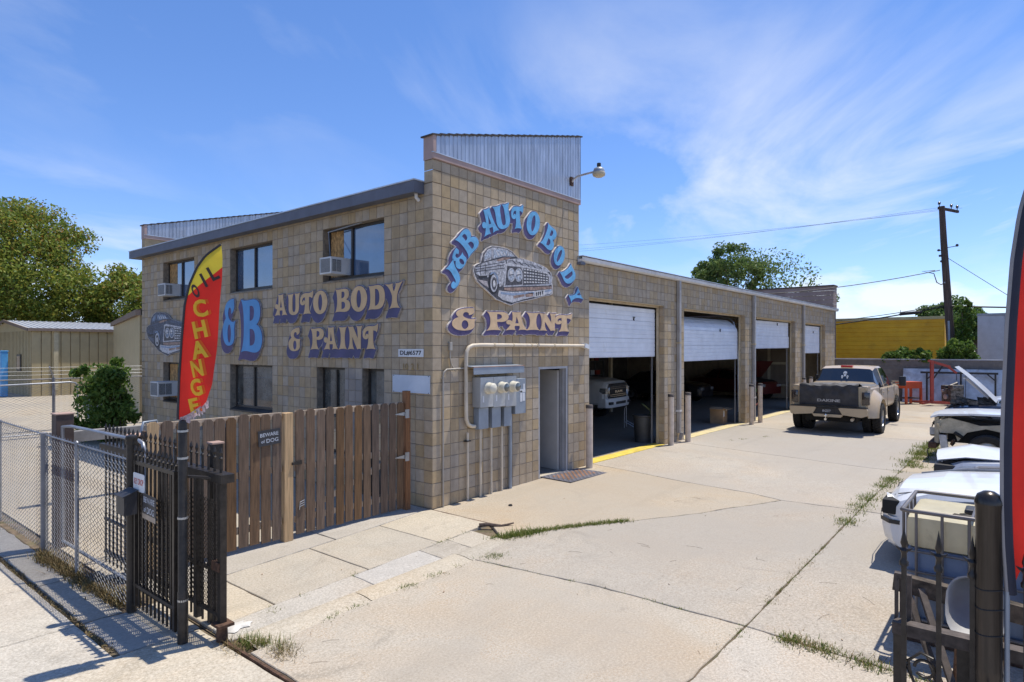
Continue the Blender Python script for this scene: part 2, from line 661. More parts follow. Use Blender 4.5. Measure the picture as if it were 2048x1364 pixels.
# ------------------------------------------------------------------ ground, slabs
C_DRIVE = concrete_mat('driveway_concrete', (0.425, 0.38, 0.312), 0.75, 0.95, 0.0, 0.8)
C_WALK = concrete_mat('walk_concrete', (0.455, 0.415, 0.345), 0.5, 0.35, 31.0, 0.5)
C_NEW = concrete_mat('patched_concrete', (0.43, 0.40, 0.35), 0.15, 0.2, 57.0)
C_YARD = concrete_mat('yard_concrete', (0.45, 0.405, 0.33), 0.5, 0.6, 83.0, 0.8)
SOIL = mat('soil', (0.135, 0.10, 0.065), 0.95, var=0.35, vscale=9, bump=0.6, bscale=40, dirt=(0.085, 0.095, 0.03), dcov=0.5, dscale=3)
ASPH = mat('asphalt', (0.075, 0.072, 0.068), 0.92, var=0.2, vscale=2, bump=0.4, bscale=120)
tag(MB().quad((-400, -400, -0.07), (700, -400, -0.07), (700, 700, -0.07), (-400, 700, -0.07)).build('ground', SOIL), kind='structure')
yg = MB().quad((-4.42, 0.62, -0.004), (0.0, 0.62, -0.004), (0.0, 12, -0.004), (-4.42, 12, -0.004))
yg.quad((-4.42, 12, -0.004), (9, 12, -0.004), (9, 60, -0.004), (-4.42, 60, -0.004))
tag(yg.build('yard_pavement', C_YARD), kind='structure')
tag(MB().quad((-60, -60, -0.045), (-9.6, -60, -0.045), (-9.6, 80, -0.045), (-60, 80, -0.045)).build('street', ASPH), kind='structure')


def inset(poly, d):
    n = len(poly)
    a = sum(poly[i][0] * poly[(i + 1) % n][1] - poly[(i + 1) % n][0] * poly[i][1] for i in range(n))
    if a < 0:
        poly = poly[::-1]
    out = []
    for i in range(n):
        p0, p1, p2 = Vector(poly[i - 1]), Vector(poly[i]), Vector(poly[(i + 1) % n])
        e1, e2 = (p1 - p0).normalized(), (p2 - p1).normalized()
        n1, n2 = Vector((-e1.y, e1.x)), Vector((-e2.y, e2.x))
        b = n1 + n2
        k = max(0.35, 1 + n1.dot(n2))
        out.append(tuple(p1 + b * (d / k)))
    return out


def rough_edge(poly, amp, rnd, step=0.14, skip=()):
    out = []
    n = len(poly)
    for i in range(n):
        p, q = Vector(poly[i]), Vector(poly[(i + 1) % n])
        L = (q - p).length
        k = max(1, int(L / step))
        nrm = Vector((-(q - p).y, (q - p).x)).normalized()
        for j in range(k):
            t = j / k
            c = p.lerp(q, t)
            if j:
                c = c + nrm * rnd.uniform(-amp, amp)
            out.append((c.x, c.y))
    return out


def slab(parent, name, poly, m, gap=0.010, z=None, dz=0.0, amp=0.005, seed=1, thick=0.12):
    rnd = random.Random(seed)
    p = rough_edge(inset(poly, gap), amp, rnd)
    zf = z if z else (lambda x, y: GZ(x))
    mb = MB()
    lo = inset(p, 0.006)
    n = len(p)
    tri = tessellate_polygon([[Vector((a, b, 0)) for a, b in lo]])
    vs = [(a, b, zf(a, b) + dz) for a, b in lo] + [(a, b, zf(a, b) + dz - 0.007) for a, b in p] + [(a, b, zf(a, b) + dz - thick) for a, b in p]
    fs = []
    for t in tri:
        a, b, c = [lo[i] for i in t]
        ar = (b[0] - a[0]) * (c[1] - a[1]) - (b[1] - a[1]) * (c[0] - a[0])
        fs.append(tuple(t) if ar > 0 else tuple(t[::-1]))
    for i in range(n):
        j = (i + 1) % n
        fs.append((i, n + i, n + j, j))
        fs.append((n + i, 2 * n + i, 2 * n + j, n + j))
    mb.add(vs, fs)
    return mb.build(name, m, parent)


dw = MB().quad((-4.28, -14, -0.014), (-1.1, -14, -0.014), (-1.1, -2.16, -0.014), (-4.28, -2.24, -0.014))
dw.quad((-1.1, -14, -0.014), (0.0, -14, 0.0025), (0.0, -1.6, 0.0025), (-1.1, -2.1, -0.014))
dw.quad((0.0, -14, 0.0025), (4.9, -14, 0.076), (4.9, 0, 0.076), (0.0, 0, 0.0025)).quad((4.9, -14, 0.076), (28.6, -14, 0.076), (28.6, 0, 0.076), (4.9, 0, 0.076))
DRIVE = tag(dw.build('driveway', SOIL), kind='structure')
crk = [(-0.45, -1.86), (0.28, -2.14), (0.8, -2.45), (1.34, -2.83), (1.8, -3.10), (2.4, -3.48), (2.9, -3.68), (3.32, -3.92), (3.97, -4.22)]
t1 = [(4.75, 0.0), (4.56, -1.18), (4.30, -2.38), (4.17, -3.64), (3.97, -4.22)]
YJ = -5.37
slabs = [
    [(-4.28, -2.26), (-3.02, -2.17), (-1.30, -2.12), (-1.08, -3.8), (-1.05, YJ), (-4.28, YJ)],
    [(-1.30, -2.12)] + [(-0.95, -2.06)] + crk + [(4.06, YJ), (-1.05, YJ), (-1.08, -3.8)],
    t1 + crk[::-1][1:] + [(0.0, -1.22), (0.0, 0.0)],
    [(9.0, 0.0), (8.64, -1.88), (8.07, -4.81), (8.1, YJ), (4.06, YJ)] + t1[::-1],
    [(13.6, 0), (13.42, -4.3), (13.5, YJ), (8.1, YJ), (8.07, -4.81), (8.64, -1.88), (9.0, 0)],
    [(18.2, 0), (18.1, YJ), (13.5, YJ), (13.42, -4.3), (13.6, 0)],
    [(23.0, 0), (23.0, YJ), (18.1, YJ), (18.2, 0)],
    [(28.55, 0), (28.55, YJ), (23.0, YJ), (23.0, 0)],
    [(-1.05, YJ), (-1.1, -6.0), (-1.2, -10), (-4.28, -10), (-4.28, YJ)],
    [(4.06, YJ), (3.9, -10), (-1.2, -10), (-1.1, -6.0), (-1.05, YJ)],
    [(8.1, YJ), (8.0, -10), (3.9, -10), (4.06, YJ)],
    [(13.5, YJ), (13.4, -10), (8.0, -10), (8.1, YJ)],
    [(18.1, YJ), (18.1, -10), (13.4, -10), (13.5, YJ)],
    [(23.0, YJ), (23.0, -10), (18.1, -10), (18.1, YJ)],
    [(28.55, YJ), (28.55, -10), (23.0, -10), (23.0, YJ)],
]
for i, p in enumerate(slabs):
    slab(DRIVE, 'slab', p, C_DRIVE, 0.010, seed=10 + i, amp=0.009)

WALK = tag(MB().quad((-4.28, -2.3, -0.032), (0.0, -2.3, -0.032), (0.0, 0.7, -0.032), (-4.28, 0.7, -0.032)).build('walkway', SOIL), kind='structure')
sA = lambda x: -0.28 + (x + 3.51) * 0.108
sB = lambda x: -1.53 + (x + 3.97) * 0.078
sC = lambda x: -1.90 + (x + 4.05) * 0.038
sD = lambda x: -2.28 + (x + 4.28) * 0.05
for i, (a, b) in enumerate([(-4.27, -1.9), (-1.9, 0.0)]):
    slab(WALK, 'slab', [(a, sA(a)), (b, sA(b)), (b, 0.7), (a, 0.7)], C_NEW, 0.012, seed=40 + i)
for i, (a, b) in enumerate([(-4.27, -3.6), (-3.6, -2.35), (-2.35, -1.09), (-1.09, -0.005)]):
    slab(WALK, 'slab', [(a, sB(a)), (b, sB(b)), (b, sA(b)), (a, sA(a))], C_WALK, 0.008, seed=50 + i)
for i, (a, b) in enumerate([(-4.27, -2.6), (-2.6, -1.5), (-1.5, -0.95), (-0.95, -0.42)]):
    slab(WALK, 'slab', [(a, sC(a)), (b, sC(b)), (b, sB(b)), (a, sB(a))], C_NEW if i in (1, 2) else C_WALK, 0.006, seed=60 + i, amp=0.012,
         z=lambda x, y: 0.004 - 0.012 * (sB(x) - y) / 0.36)
# curb: a low rounded kerb along the driveway edge
for i, (a, b) in enumerate([(-4.2, -2.9), (-2.9, -1.32), (-1.32, -0.48)]):
    st = 8
    prof = [(0.0, -0.02), (0.01, 0.0), (0.10, 0.004), (0.17, -0.004), (0.235, -0.03), (0.27, -0.055), (0.33, -0.06), (0.345, -0.07)]
    rings = []
    for s in range(st + 1):
        x = a + 0.006 + (b - a - 0.012) * s / st
        k = (sC(x) - sD(x)) / 0.345
        rings.append([(x, sC(x) - 0.006 - q * k * 0.97, 0.012 + GZ(x) + h * 0.30) for q, h in prof])
    MB().loft(rings).build('kerb', C_WALK, WALK, smooth=50)
STEEL_R = mat('rusted_steel', (0.10, 0.055, 0.035), 0.8, 0.3, var=0.4, vscale=20, bump=0.3)
MB().box(-0.018, -1.21, -0.05, 0.012, -0.01, 0.012).build('edge_strip', STEEL_R, WALK)
# street side walk
SIDE = tag(MB().quad((-9.5, -14, -0.03), (-4.3, -14, -0.03), (-4.3, 40, -0.03), (-9.5, 40, -0.03)).build('sidewalk', SOIL), kind='structure')
ys = [-10.0, -7.2, -5.4, -3.3, -1.42, -0.46, 1.02, 2.55, 4.1, 5.6, 7.1, 8.6, 10.1]
for i in range(len(ys) - 1):
    a, b = ys[i], ys[i + 1]
    e = -4.33 if b <= -1.4 else -5.04
    slab(SIDE, 'slab', [(-6.9, a), (e, a - 0.03), (e, b - 0.03), (-6.9, b)], C_WALK, 0.006, seed=70 + i, z=lambda x, y: -0.006)
    if b > -1.4:
        slab(SIDE, 'slab', [(-5.0, a), (-4.62 if b > -0.4 else -4.34, a), (-4.62 if b > -0.4 else -4.34, b), (-5.0, b)], C_NEW, 0.02, seed=90 + i, z=lambda x, y: -0.015, amp=0.015)
    slab(SIDE, 'slab', [(-9.5, a), (-6.9, a), (-6.9, b), (-9.5, b)], C_WALK, 0.006, seed=110 + i, z=lambda x, y: -0.01)
MB().box(-4.325, -6.5, -0.06, -4.30, -1.93, 0.006).build('edge_strip', STEEL_R, SIDE)
slab(SIDE, 'slab', [(-4.62, -1.40), (-4.3, -1.40), (-4.3, -0.46), (-4.62, -0.46)], C_WALK, 0.01, seed=131, z=lambda x, y: -0.012)
# ------------------------------------------------------------------ auto shop building
BLOCK = block_mat('tan_block', (0.43, 0.338, 0.225), 0.085, patch=True)
MORTAR = mat('mortar', (0.25, 0.21, 0.16), 0.95, var=0.2, vscale=12)
PINK = mat('faded_pink_paint', (0.42, 0.30, 0.265), 0.7, var=0.1, vscale=2, dirt=(0.2, 0.15, 0.12), dcov=0.62)
GALV = mat('galvanised_sheet', (0.46, 0.47, 0.50), 0.42, 0.75, var=0.14, vscale=2.5, stretch=(3, 3, 0.6), dirt=(0.3, 0.27, 0.25), dcov=0.6)
FASC = mat('slate_fascia', (0.115, 0.125, 0.16), 0.6, var=0.12, vscale=2)
FLASH = mat('pale_flashing', (0.55, 0.60, 0.66), 0.5, 0.3, var=0.1)
WHITE_M = mat('white_gutter', (0.66, 0.66, 0.66), 0.5, var=0.08, dirt=(0.32, 0.28, 0.24), dcov=0.58, dscale=4)
DOOR_W = mat('white_door_paint', (0.74, 0.76, 0.80), 0.45, var=0.05, dirt=(0.55, 0.54, 0.52), dcov=0.6, dscale=2)
CREAM = mat('cream_steel', (0.50, 0.41, 0.27), 0.6, var=0.12, vscale=6, dirt=(0.2, 0.13, 0.08), dcov=0.66, dscale=5)
BRONZE = mat('dark_bronze_frame', (0.055, 0.048, 0.042), 0.5, 0.3, var=0.15)
GLASS_B = glass('sky_toned_glass', (0.055, 0.105, 0.19), 1.8)  # blue base colour stands in for the reflected sky
GLASS_D = mat('reflection_toned_glass', (0.10, 0.105, 0.10), 0.03, var=0.5, vscale=2.6, spec=0.9, ior=1.8, coat=0.6)  # base lightened and mottled in place of bright street reflections
OSB = mat('oriented_strand_board', (0.42, 0.24, 0.09), 0.9, var=0.45, vscale=28, stretch=(1, 1, 0.5))
GREYMET = mat('grey_enamel', (0.27, 0.31, 0.36), 0.45, 0.2, var=0.1, dirt=(0.2, 0.19, 0.18), dcov=0.6, dscale=6)
DOWNSP = mat('downspout_paint', (0.36, 0.34, 0.32), 0.55, var=0.12, dirt=(0.2, 0.16, 0.13), dcov=0.6, dscale=6)
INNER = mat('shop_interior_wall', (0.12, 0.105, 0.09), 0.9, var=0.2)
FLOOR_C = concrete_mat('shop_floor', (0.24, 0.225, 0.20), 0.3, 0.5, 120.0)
YELLOW_P = mat('yellow_floor_paint', (0.62, 0.47, 0.07), 0.7, var=0.15, vscale=6, dirt=(0.45, 0.4, 0.3), dcov=0.55, dscale=5)
YELLOW_F = mat('faded_floor_paint', (0.56, 0.47, 0.25), 0.75, var=0.15, vscale=6, dirt=(0.45, 0.4, 0.33), dcov=0.5, dscale=4)
ROOFING = mat('roofing', (0.17, 0.16, 0.15), 0.95, var=0.2)
DARKCAP = mat('dark_cap', (0.06, 0.05, 0.045), 0.8, var=0.2)

SHOP = thing('auto_shop', 'two storey tan block auto shop with four raised garage doors', 'building')

_bm = {}


def block_mesh(w, h):
    key = (round(w, 4), round(h, 4))
    if key not in _bm:
        a, b, c, d = w / 2, h / 2, 0.004, 0.010
        mb = MB().add([(-a, d, -b), (a, d, -b), (a, d, b), (-a, d, b), (-a + c, 0, -b + c), (a - c, 0, -b + c), (a - c, 0, b - c), (-a + c, 0, b - c)],
                      [(4, 5, 6, 7), (0, 1, 5, 4), (1, 2, 6, 5), (2, 3, 7, 6), (3, 0, 4, 7)])
        _bm[key] = mb
    return _bm[key]


def sub_rects(rect, holes):
    """rect minus holes (axis aligned) -> list of rects"""
    out = [rect]
    for hx0, hx1, hz0, hz1 in holes:
        nxt = []
        for x0, x1, z0, z1 in out:
            if hx1 <= x0 + 1e-6 or hx0 >= x1 - 1e-6 or hz1 <= z0 + 1e-6 or hz0 >= z1 - 1e-6:
                nxt.append((x0, x1, z0, z1))
                continue
            if hz0 > z0:
                nxt.append((x0, x1, z0, hz0))
            if hz1 < z1:
                nxt.append((x0, x1, hz1, z1))
            a, b = max(z0, hz0), min(z1, hz1)
            if hx0 > x0:
                nxt.append((x0, hx0, a, b))
            if hx1 < x1:
                nxt.append((hx1, x1, a, b))
        out = nxt
    return out


def make_wall(name, face, extent, holes, rows, ncol, single, thick=0.2, toplim=None):
    """face 'side': plane y=0 facing -y, u=x; 'front': plane x=0 facing -x, u=y. single(i,r) -> own object"""
    mb = MB()
    us = sorted({extent[0], extent[1]} | {h[0] for h in holes} | {h[1] for h in holes})
    zs = sorted({extent[2], extent[3]} | {h[2] for h in holes} | {h[3] for h in holes} | ({toplim[1]} if toplim else set()))
    if toplim:
        us = sorted(set(us) | {toplim[0]})
    us = [u for u in us if extent[0] <= u <= extent[1]]
    zs = [z for z in zs if extent[2] <= z <= extent[3]]
    for a, b in zip(us, us[1:]):
        run = None
        for c, d in zip(zs, zs[1:]):
            um, zm = (a + b) / 2, (c + d) / 2
            solid = not any(h[0] < um < h[1] and h[2] < zm < h[3] for h in holes)
            if toplim and um > toplim[0] and zm > toplim[1]:
                solid = False
            if solid:
                run = (run[0], d) if run else (c, d)
            if (not solid or d == zs[-1]) and run:
                if face == 'side':
                    mb.box(max(a, 0.2), 0.007, run[0], b, thick, run[1])
                else:
                    mb.box(0.007, max(a, 0.007), run[0], thick, b, run[1])
                run = None
    wall = mb.build(name, MORTAR, SHOP)
    rest = MB()
    g = 0.0038
    meshes = {}
    for r in rows:
        for i in range(ncol):
            rc = (i * M, (i + 1) * M, max(KZ(r + 1), extent[2]), min(KZ(r), extent[3]))
            if toplim and rc[0] > toplim[0] - 0.01 and rc[2] > toplim[1] - 0.06:
                continue
            if toplim and rc[0] > toplim[0] - 0.01:
                rc = (rc[0], rc[1], rc[2], min(rc[3], toplim[1]))
            if rc[3] - rc[2] < 0.03:
                continue
            pcs = sub_rects(rc, holes)
            for q in pcs:
                u0 = q[0] + (g if q[0] > 0.001 else 0.0)
                u1, z0, z1 = q[1] - g, q[2] + g, q[3] - g
                if u1 - u0 < 0.02 or z1 - z0 < 0.02:
                    continue
                w, h = u1 - u0, z1 - z0
                bm_ = block_mesh(w, h)
                uc, zc = (u0 + u1) / 2, (z0 + z1) / 2
                if single(i, r) and len(pcs) == 1:
                    k = (round(w, 4), round(h, 4))
                    if k not in meshes:
                        meshes[k] = bm_.mesh('block', BLOCK)
                    if face == 'side':
                        inst(meshes[k], 'block', wall, (uc, 0, zc))
                    else:
                        inst(meshes[k], 'block', wall, (0, uc, zc), (0, 0, -PI / 2))
                else:
                    if face == 'side':
                        rest.add([(uc + x, y, zc + z) for x, y, z in bm_.v], bm_.f)
                    else:
                        rest.add([(y, uc - x, zc + z) for x, y, z in bm_.v], bm_.f)
    # blocks on the return of the garage openings
    if face == 'side':
        for hx0, hx1, hz0, hz1 in holes[1:]:
            for r in rows:
                a, b = max(KZ(r + 1), hz0), min(KZ(r), hz1)
                if b - a > 0.05:
                    bm_ = block_mesh(0.14, b - a - 2 * g)
                    rest.add([(hx1 + y - 0.010, 0.080 - x, (a + b) / 2 + z) for x, y, z in bm_.v], bm_.f)
    tag(rest.build('block_courses', BLOCK, wall), kind='stuff')
    return wall


BAYS = [(23 * M, 41 * M), (47 * M, 71 * M), (76 * M, 100 * M), (106 * M, 124 * M)]
HEAD = 3.752
side_holes = [(14 * M, 19 * M, -1, KZ(16))] + [(a, b, -1, HEAD) for a, b in BAYS]
SIDE_W = make_wall('side_wall', 'side', (0.0, 133 * M, -0.05, 5.675), side_holes, range(-1, 27), 133,
                   lambda i, r: i < 11, toplim=(21 * M, 4.47))
FJ = 58
win_up = [(6, 15), (24, 33), (42, 51)]
front_holes = [(a * M, b * M, KZ(8), KZ(3)) for a, b in win_up] + [(24 * M, 33 * M, KZ(21), KZ(16)), (42 * M, 51 * M, KZ(21), KZ(16)),
              (11.55 * M, 16 * M, KZ(24), KZ(16)), (6 * M, 9 * M, -1, KZ(16))]
FRONT_W = make_wall('front_wall', 'front', (0.0, FJ * M, -0.05, 5.30), front_holes, range(1, 27), FJ, lambda i, r: i < 12)
# upper end of the parapet at the corner, and the two walls out of view
pc = MB()
for r in (-1, 0):
    bm_ = block_mesh(M - 0.005, (min(KZ(r), 5.675) - KZ(r + 1)) - 0.009)
    zc = (min(KZ(r), 5.675) + KZ(r + 1)) / 2
    pc.add([(y, M / 2 - x - 0.002, zc + z) for x, y, z in bm_.v], bm_.f)
pc.build('block_return', BLOCK, SHOP)
YE = FJ * M
MB().box(0.007, YE - 0.2, -0.05, 21 * M, YE, 5.30).build('end_wall', BLOCK, SHOP)
MB().box(21 * M - 0.2, 0.2, -0.05, 21 * M, YE - 0.2, 5.3).build('rear_wall', INNER, SHOP)
gx1 = 133 * M
MB().box(gx1 - 0.2, 0.2, -0.05, gx1, 11.6, 4.4).build('garage_end_wall', BLOCK, SHOP)
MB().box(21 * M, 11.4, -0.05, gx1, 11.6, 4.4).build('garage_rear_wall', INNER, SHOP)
MB().box(0.02, 0.02, 5.29, 21 * M, YE - 0.02, 5.33).build('roof', ROOFING, SHOP)
MB().box(21 * M, 0.0, 4.45, gx1 + 0.05, 11.65, 4.53).build('garage_roof', ROOFING, SHOP)
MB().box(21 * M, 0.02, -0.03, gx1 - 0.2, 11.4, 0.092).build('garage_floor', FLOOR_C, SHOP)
MB().box(0.2, 0.2, -0.03, 21 * M - 0.2, YE - 0.2, 0.07).build('office_floor', FLOOR_C, SHOP)
MB().box(0.2, 0.2, 2.6, 21 * M - 0.2, YE - 0.2, 2.75).build('upper_floor', INNER, SHOP)
MB().box(1.9, 0.2, 0.07, 1.96, 5, 2.6).box(1.96, 2.6, 0.07, 4.0, 2.66, 2.6).build('partition', mat('office_wall', (0.5, 0.47, 0.42), 0.9), SHOP)
for a, b in BAYS[:-1]:
    MB().box(b + 0.5, 5.5, 0.09, b + 0.62, 5.62, 4.45).build('column', CREAM, SHOP)

# fascia and front eave
fx = MB()
fx.box(-0.22, 0.20, 5.135, -0.19, YE + 0.30, 5.325)
fx.box(-0.19, 0.20, 5.135, 0.0, 0.225, 5.325).box(-0.19, YE + 0.27, 5.135, 0.5, YE + 0.30, 5.325)
fx.build('fascia', FASC, SHOP)
MB().box(-0.235, 0.185, 5.327, 0.05, YE + 0.31, 5.347).build('roof_edge', FLASH, SHOP)
MB().box(-0.19, 0.225, 5.14, 0.006, YE + 0.27, 5.155).build('soffit', FASC, SHOP)
MB().tube([(-0.08, 0.30, 5.14), (-0.08, 0.30, 5.08), (-0.02, 0.30, 5.04)], 0.03, 10).build('drain_outlet', WHITE_M, SHOP, smooth=40)


def parapet(y0, y1, face, label):
    """sloped parapet: pink core, ribbed sheet on the face towards -y, cap of overlapping strips"""
    xe = 21 * M + 0.02
    za, zb = 6.065, 7.150
    core = MB()
    core.prism([[(-0.012, 5.677), (xe, 5.677), (xe, zb), (-0.012, za)]], (0, y0, 0), (1, 0, 0), (0, 0, 1), (0, 1, 0), 0, y1 - y0, back=True)
    par = core.build('parapet', PINK, SHOP)
    MB().box(-0.016, y0 - 0.026, 5.685, xe + 0.01, y0 - 0.001, 5.775).build('trim_board', PINK, par)
    MB().box(-0.02, y0 - 0.034, 5.777, xe + 0.012, y0 - 0.001, 5.792).build('flashing', FLASH, par)
    sh = MB()
    p = 0.096
    x = 0.045
    rings = []
    while x < xe:
        for dx, dy in ((0.0, 0.0), (0.010, 0.012), (0.018, 0.012), (0.030, 0.0), (0.088, 0.0)):
            xx = min(x + dx, xe)
            rings.append((xx, y0 - 0.030 + dy))
        x += p
    loft = [[(a, b, 5.793), (a, b, za + (zb - za) * a / xe - 0.02)] for a, b in rings]
    sh.loft(loft)
    sh.build('ribbed_sheet', GALV, par)
    MB().box(-0.02, y0 - 0.04, 5.79, 0.045, y0 - 0.001, za + 0.005).build('corner_trim', PINK, par)
    cap = MB()
    n = 24
    for i in range(n):
        a, b = -0.04 + (xe + 0.06) * i / n, -0.04 + (xe + 0.06) * (i + 1.15) / n
        z0, z1 = za + (zb - za) * a / xe + 0.016, za + (zb - za) * b / xe - 0.004
        cap.add([(a, y0 - 0.05, z0), (b, y0 - 0.05, z1), (b, y1 + 0.04, z1), (a, y1 + 0.04, z0), (a, y0 - 0.05, z0 - 0.026), (b, y0 - 0.05, z1 - 0.026), (b, y1 + 0.04, z1 - 0.026), (a, y1 + 0.04, z0 - 0.026)],
                [(0, 1, 2, 3), (4, 7, 6, 5), (0, 4, 5, 1), (1, 5, 6, 2), (2, 6, 7, 3), (3, 7, 4, 0)])
    cap.build('coping', DARKCAP, par)
    return par


parapet(0.0, 0.2, -1, '')
MB().box(0.0, 0.0, 5.675, 21 * M, 0.2, 5.677).build('wall_cap', MORTAR, SHOP)
parapet(YE - 0.2, YE, -1, '')
MB().box(0.0, YE - 0.2, 5.3, 21 * M, YE, 5.677).build('parapet_base', BLOCK, SHOP)


# windows of the front wall: frame with panes
def window(j0, j1, k0, k1, gl, board=False, sill=True, setback=0.14, split=(0.45,)):
    y0, y1, z0, z1 = j0 * M, j1 * M, KZ(k1), KZ(k0)
    fr = MB()
    t = 0.045
    zs = z0 + (0.05 if sill else 0.0)
    xa, xb = setback, setback + 0.06
    fr.box(xa, y0, zs, xb, y0 + t, z1).box(xa, y1 - t, zs, xb, y1, z1)
    fr.box(xa - 0.002, y0 + t, zs, xb + 0.002, y1 - t, zs + t).box(xa - 0.002, y0 + t, z1 - t, xb + 0.002, y1 - t, z1)
    for s in split:
        ym = y1 - (y1 - y0) * s
        fr.box(xa - 0.006, ym - 0.022, zs + t, xb + 0.004, ym + 0.022, z1 - t)
    w = fr.build('window', BRONZE, SHOP)
    e = [y1 - t] + [y1 - (y1 - y0) * s for s in split] + [y0 + t]
    for i in range(len(e) - 1):
        a, b = e[i], e[i + 1]
        if board and i == 0:
            c = b + (a - b) * 0.42
            MB().box(xa + 0.02, c, zs + t, xa + 0.035, a, z1 - t).build('board', OSB, w)
            MB().box(xa + 0.024, b + 0.02, zs + t, xa + 0.030, c - 0.004, z1 - t).build('pane', gl, w)
        else:
            MB().box(xa + 0.022 + 0.006 * i, b + 0.02, zs + t, xa + 0.028 + 0.006 * i, a - (0.02 if i else 0), z1 - t).build('pane', gl, w)
    if sill:
        MB().add([(-0.012, y0 + 0.003, z0 + 0.002), (-0.012, y1 - 0.003, z0 + 0.002), (xa, y1 - 0.003, z0 + 0.049), (xa, y0 + 0.003, z0 + 0.049), (-0.012, y0 + 0.003, z0 - 0.03), (-0.012, y1 - 0.003, z0 - 0.03)],
                 [(0, 3, 2, 1), (0, 1, 5, 4)]).build('sill', BRONZE if gl is GLASS_D else MORTAR, w)
    # dim room behind the glass
    return w


window(6, 15, 3, 8, GLASS_B, board=True, split=(0.40,))
window(24, 33, 3, 8, GLASS_B, split=(0.47,))
window(42, 51, 3, 8, GLASS_B, board=True, split=(0.45,))
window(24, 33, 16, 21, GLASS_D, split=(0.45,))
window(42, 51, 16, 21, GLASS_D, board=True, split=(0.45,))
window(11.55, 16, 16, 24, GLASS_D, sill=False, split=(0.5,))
# glazed front door behind the wooden gate
dfm = MB()
dfm.box(0.14, 6 * M, 0.02, 0.2, 6 * M + 0.05, KZ(16)).box(0.14, 9 * M - 0.05, 0.02, 0.2, 9 * M, KZ(16)).box(0.141, 6 * M + 0.05, KZ(16) - 0.05, 0.199, 9 * M - 0.05, KZ(16))
dfm.box(0.145, 6 * M + 0.05, 0.02, 0.195, 9 * M - 0.05, 0.32)
fd = dfm.build('front_door', BRONZE, SHOP)
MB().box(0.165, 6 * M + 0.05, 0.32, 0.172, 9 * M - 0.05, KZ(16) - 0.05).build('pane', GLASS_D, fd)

# side doorway: steel frame, open leaf
df = MB()
x0, x1, zt, zb = 14 * M, 19 * M, KZ(16), 0.045
df.box(x0, 0.015, zb, x0 + 0.05, 0.19, zt).box(x1 - 0.05, 0.015, zb, x1, 0.19, zt).box(x0 + 0.05, 0.017, zt - 0.05, x1 - 0.05, 0.188, zt)
df.box(x1 - 0.066, 0.09, zb, x1 - 0.052, 0.12, zt - 0.052)
dfo = df.build('door_frame', mat('grey_door_frame', (0.42, 0.42, 0.43), 0.5, 0.2, var=0.1, dirt=(0.25, 0.17, 0.11), dcov=0.64, dscale=3), SHOP)
leaf = MB().cbox(-0.91, -0.022, 0.06, 0.0, 0.022, 2.16, 0.004).build('door', mat('white_office_door', (0.62, 0.60, 0.57), 0.55, var=0.05, dirt=(0.35, 0.3, 0.26), dcov=0.62), SHOP)
leaf.location = (x1 - 0.06, 0.21, 0.0)
leaf.rotation_euler = (0, 0, R(-98))
MB().lathe([(0.0, -0.07), (0.028, -0.065), (0.03, -0.03), (0.012, -0.02), (0.012, 0.02)], (-0.84, -0.02, 1.0), (0, 1, 0), 12).build('handle', BRONZE, leaf, smooth=40)
MB().box(x0 + 0.05, 0.03, 0.0, x1 - 0.05, 0.25, 0.066).build('threshold', C_WALK, SHOP)

# garage doors
RUB = mat('black_rubber', (0.02, 0.02, 0.02), 0.8)


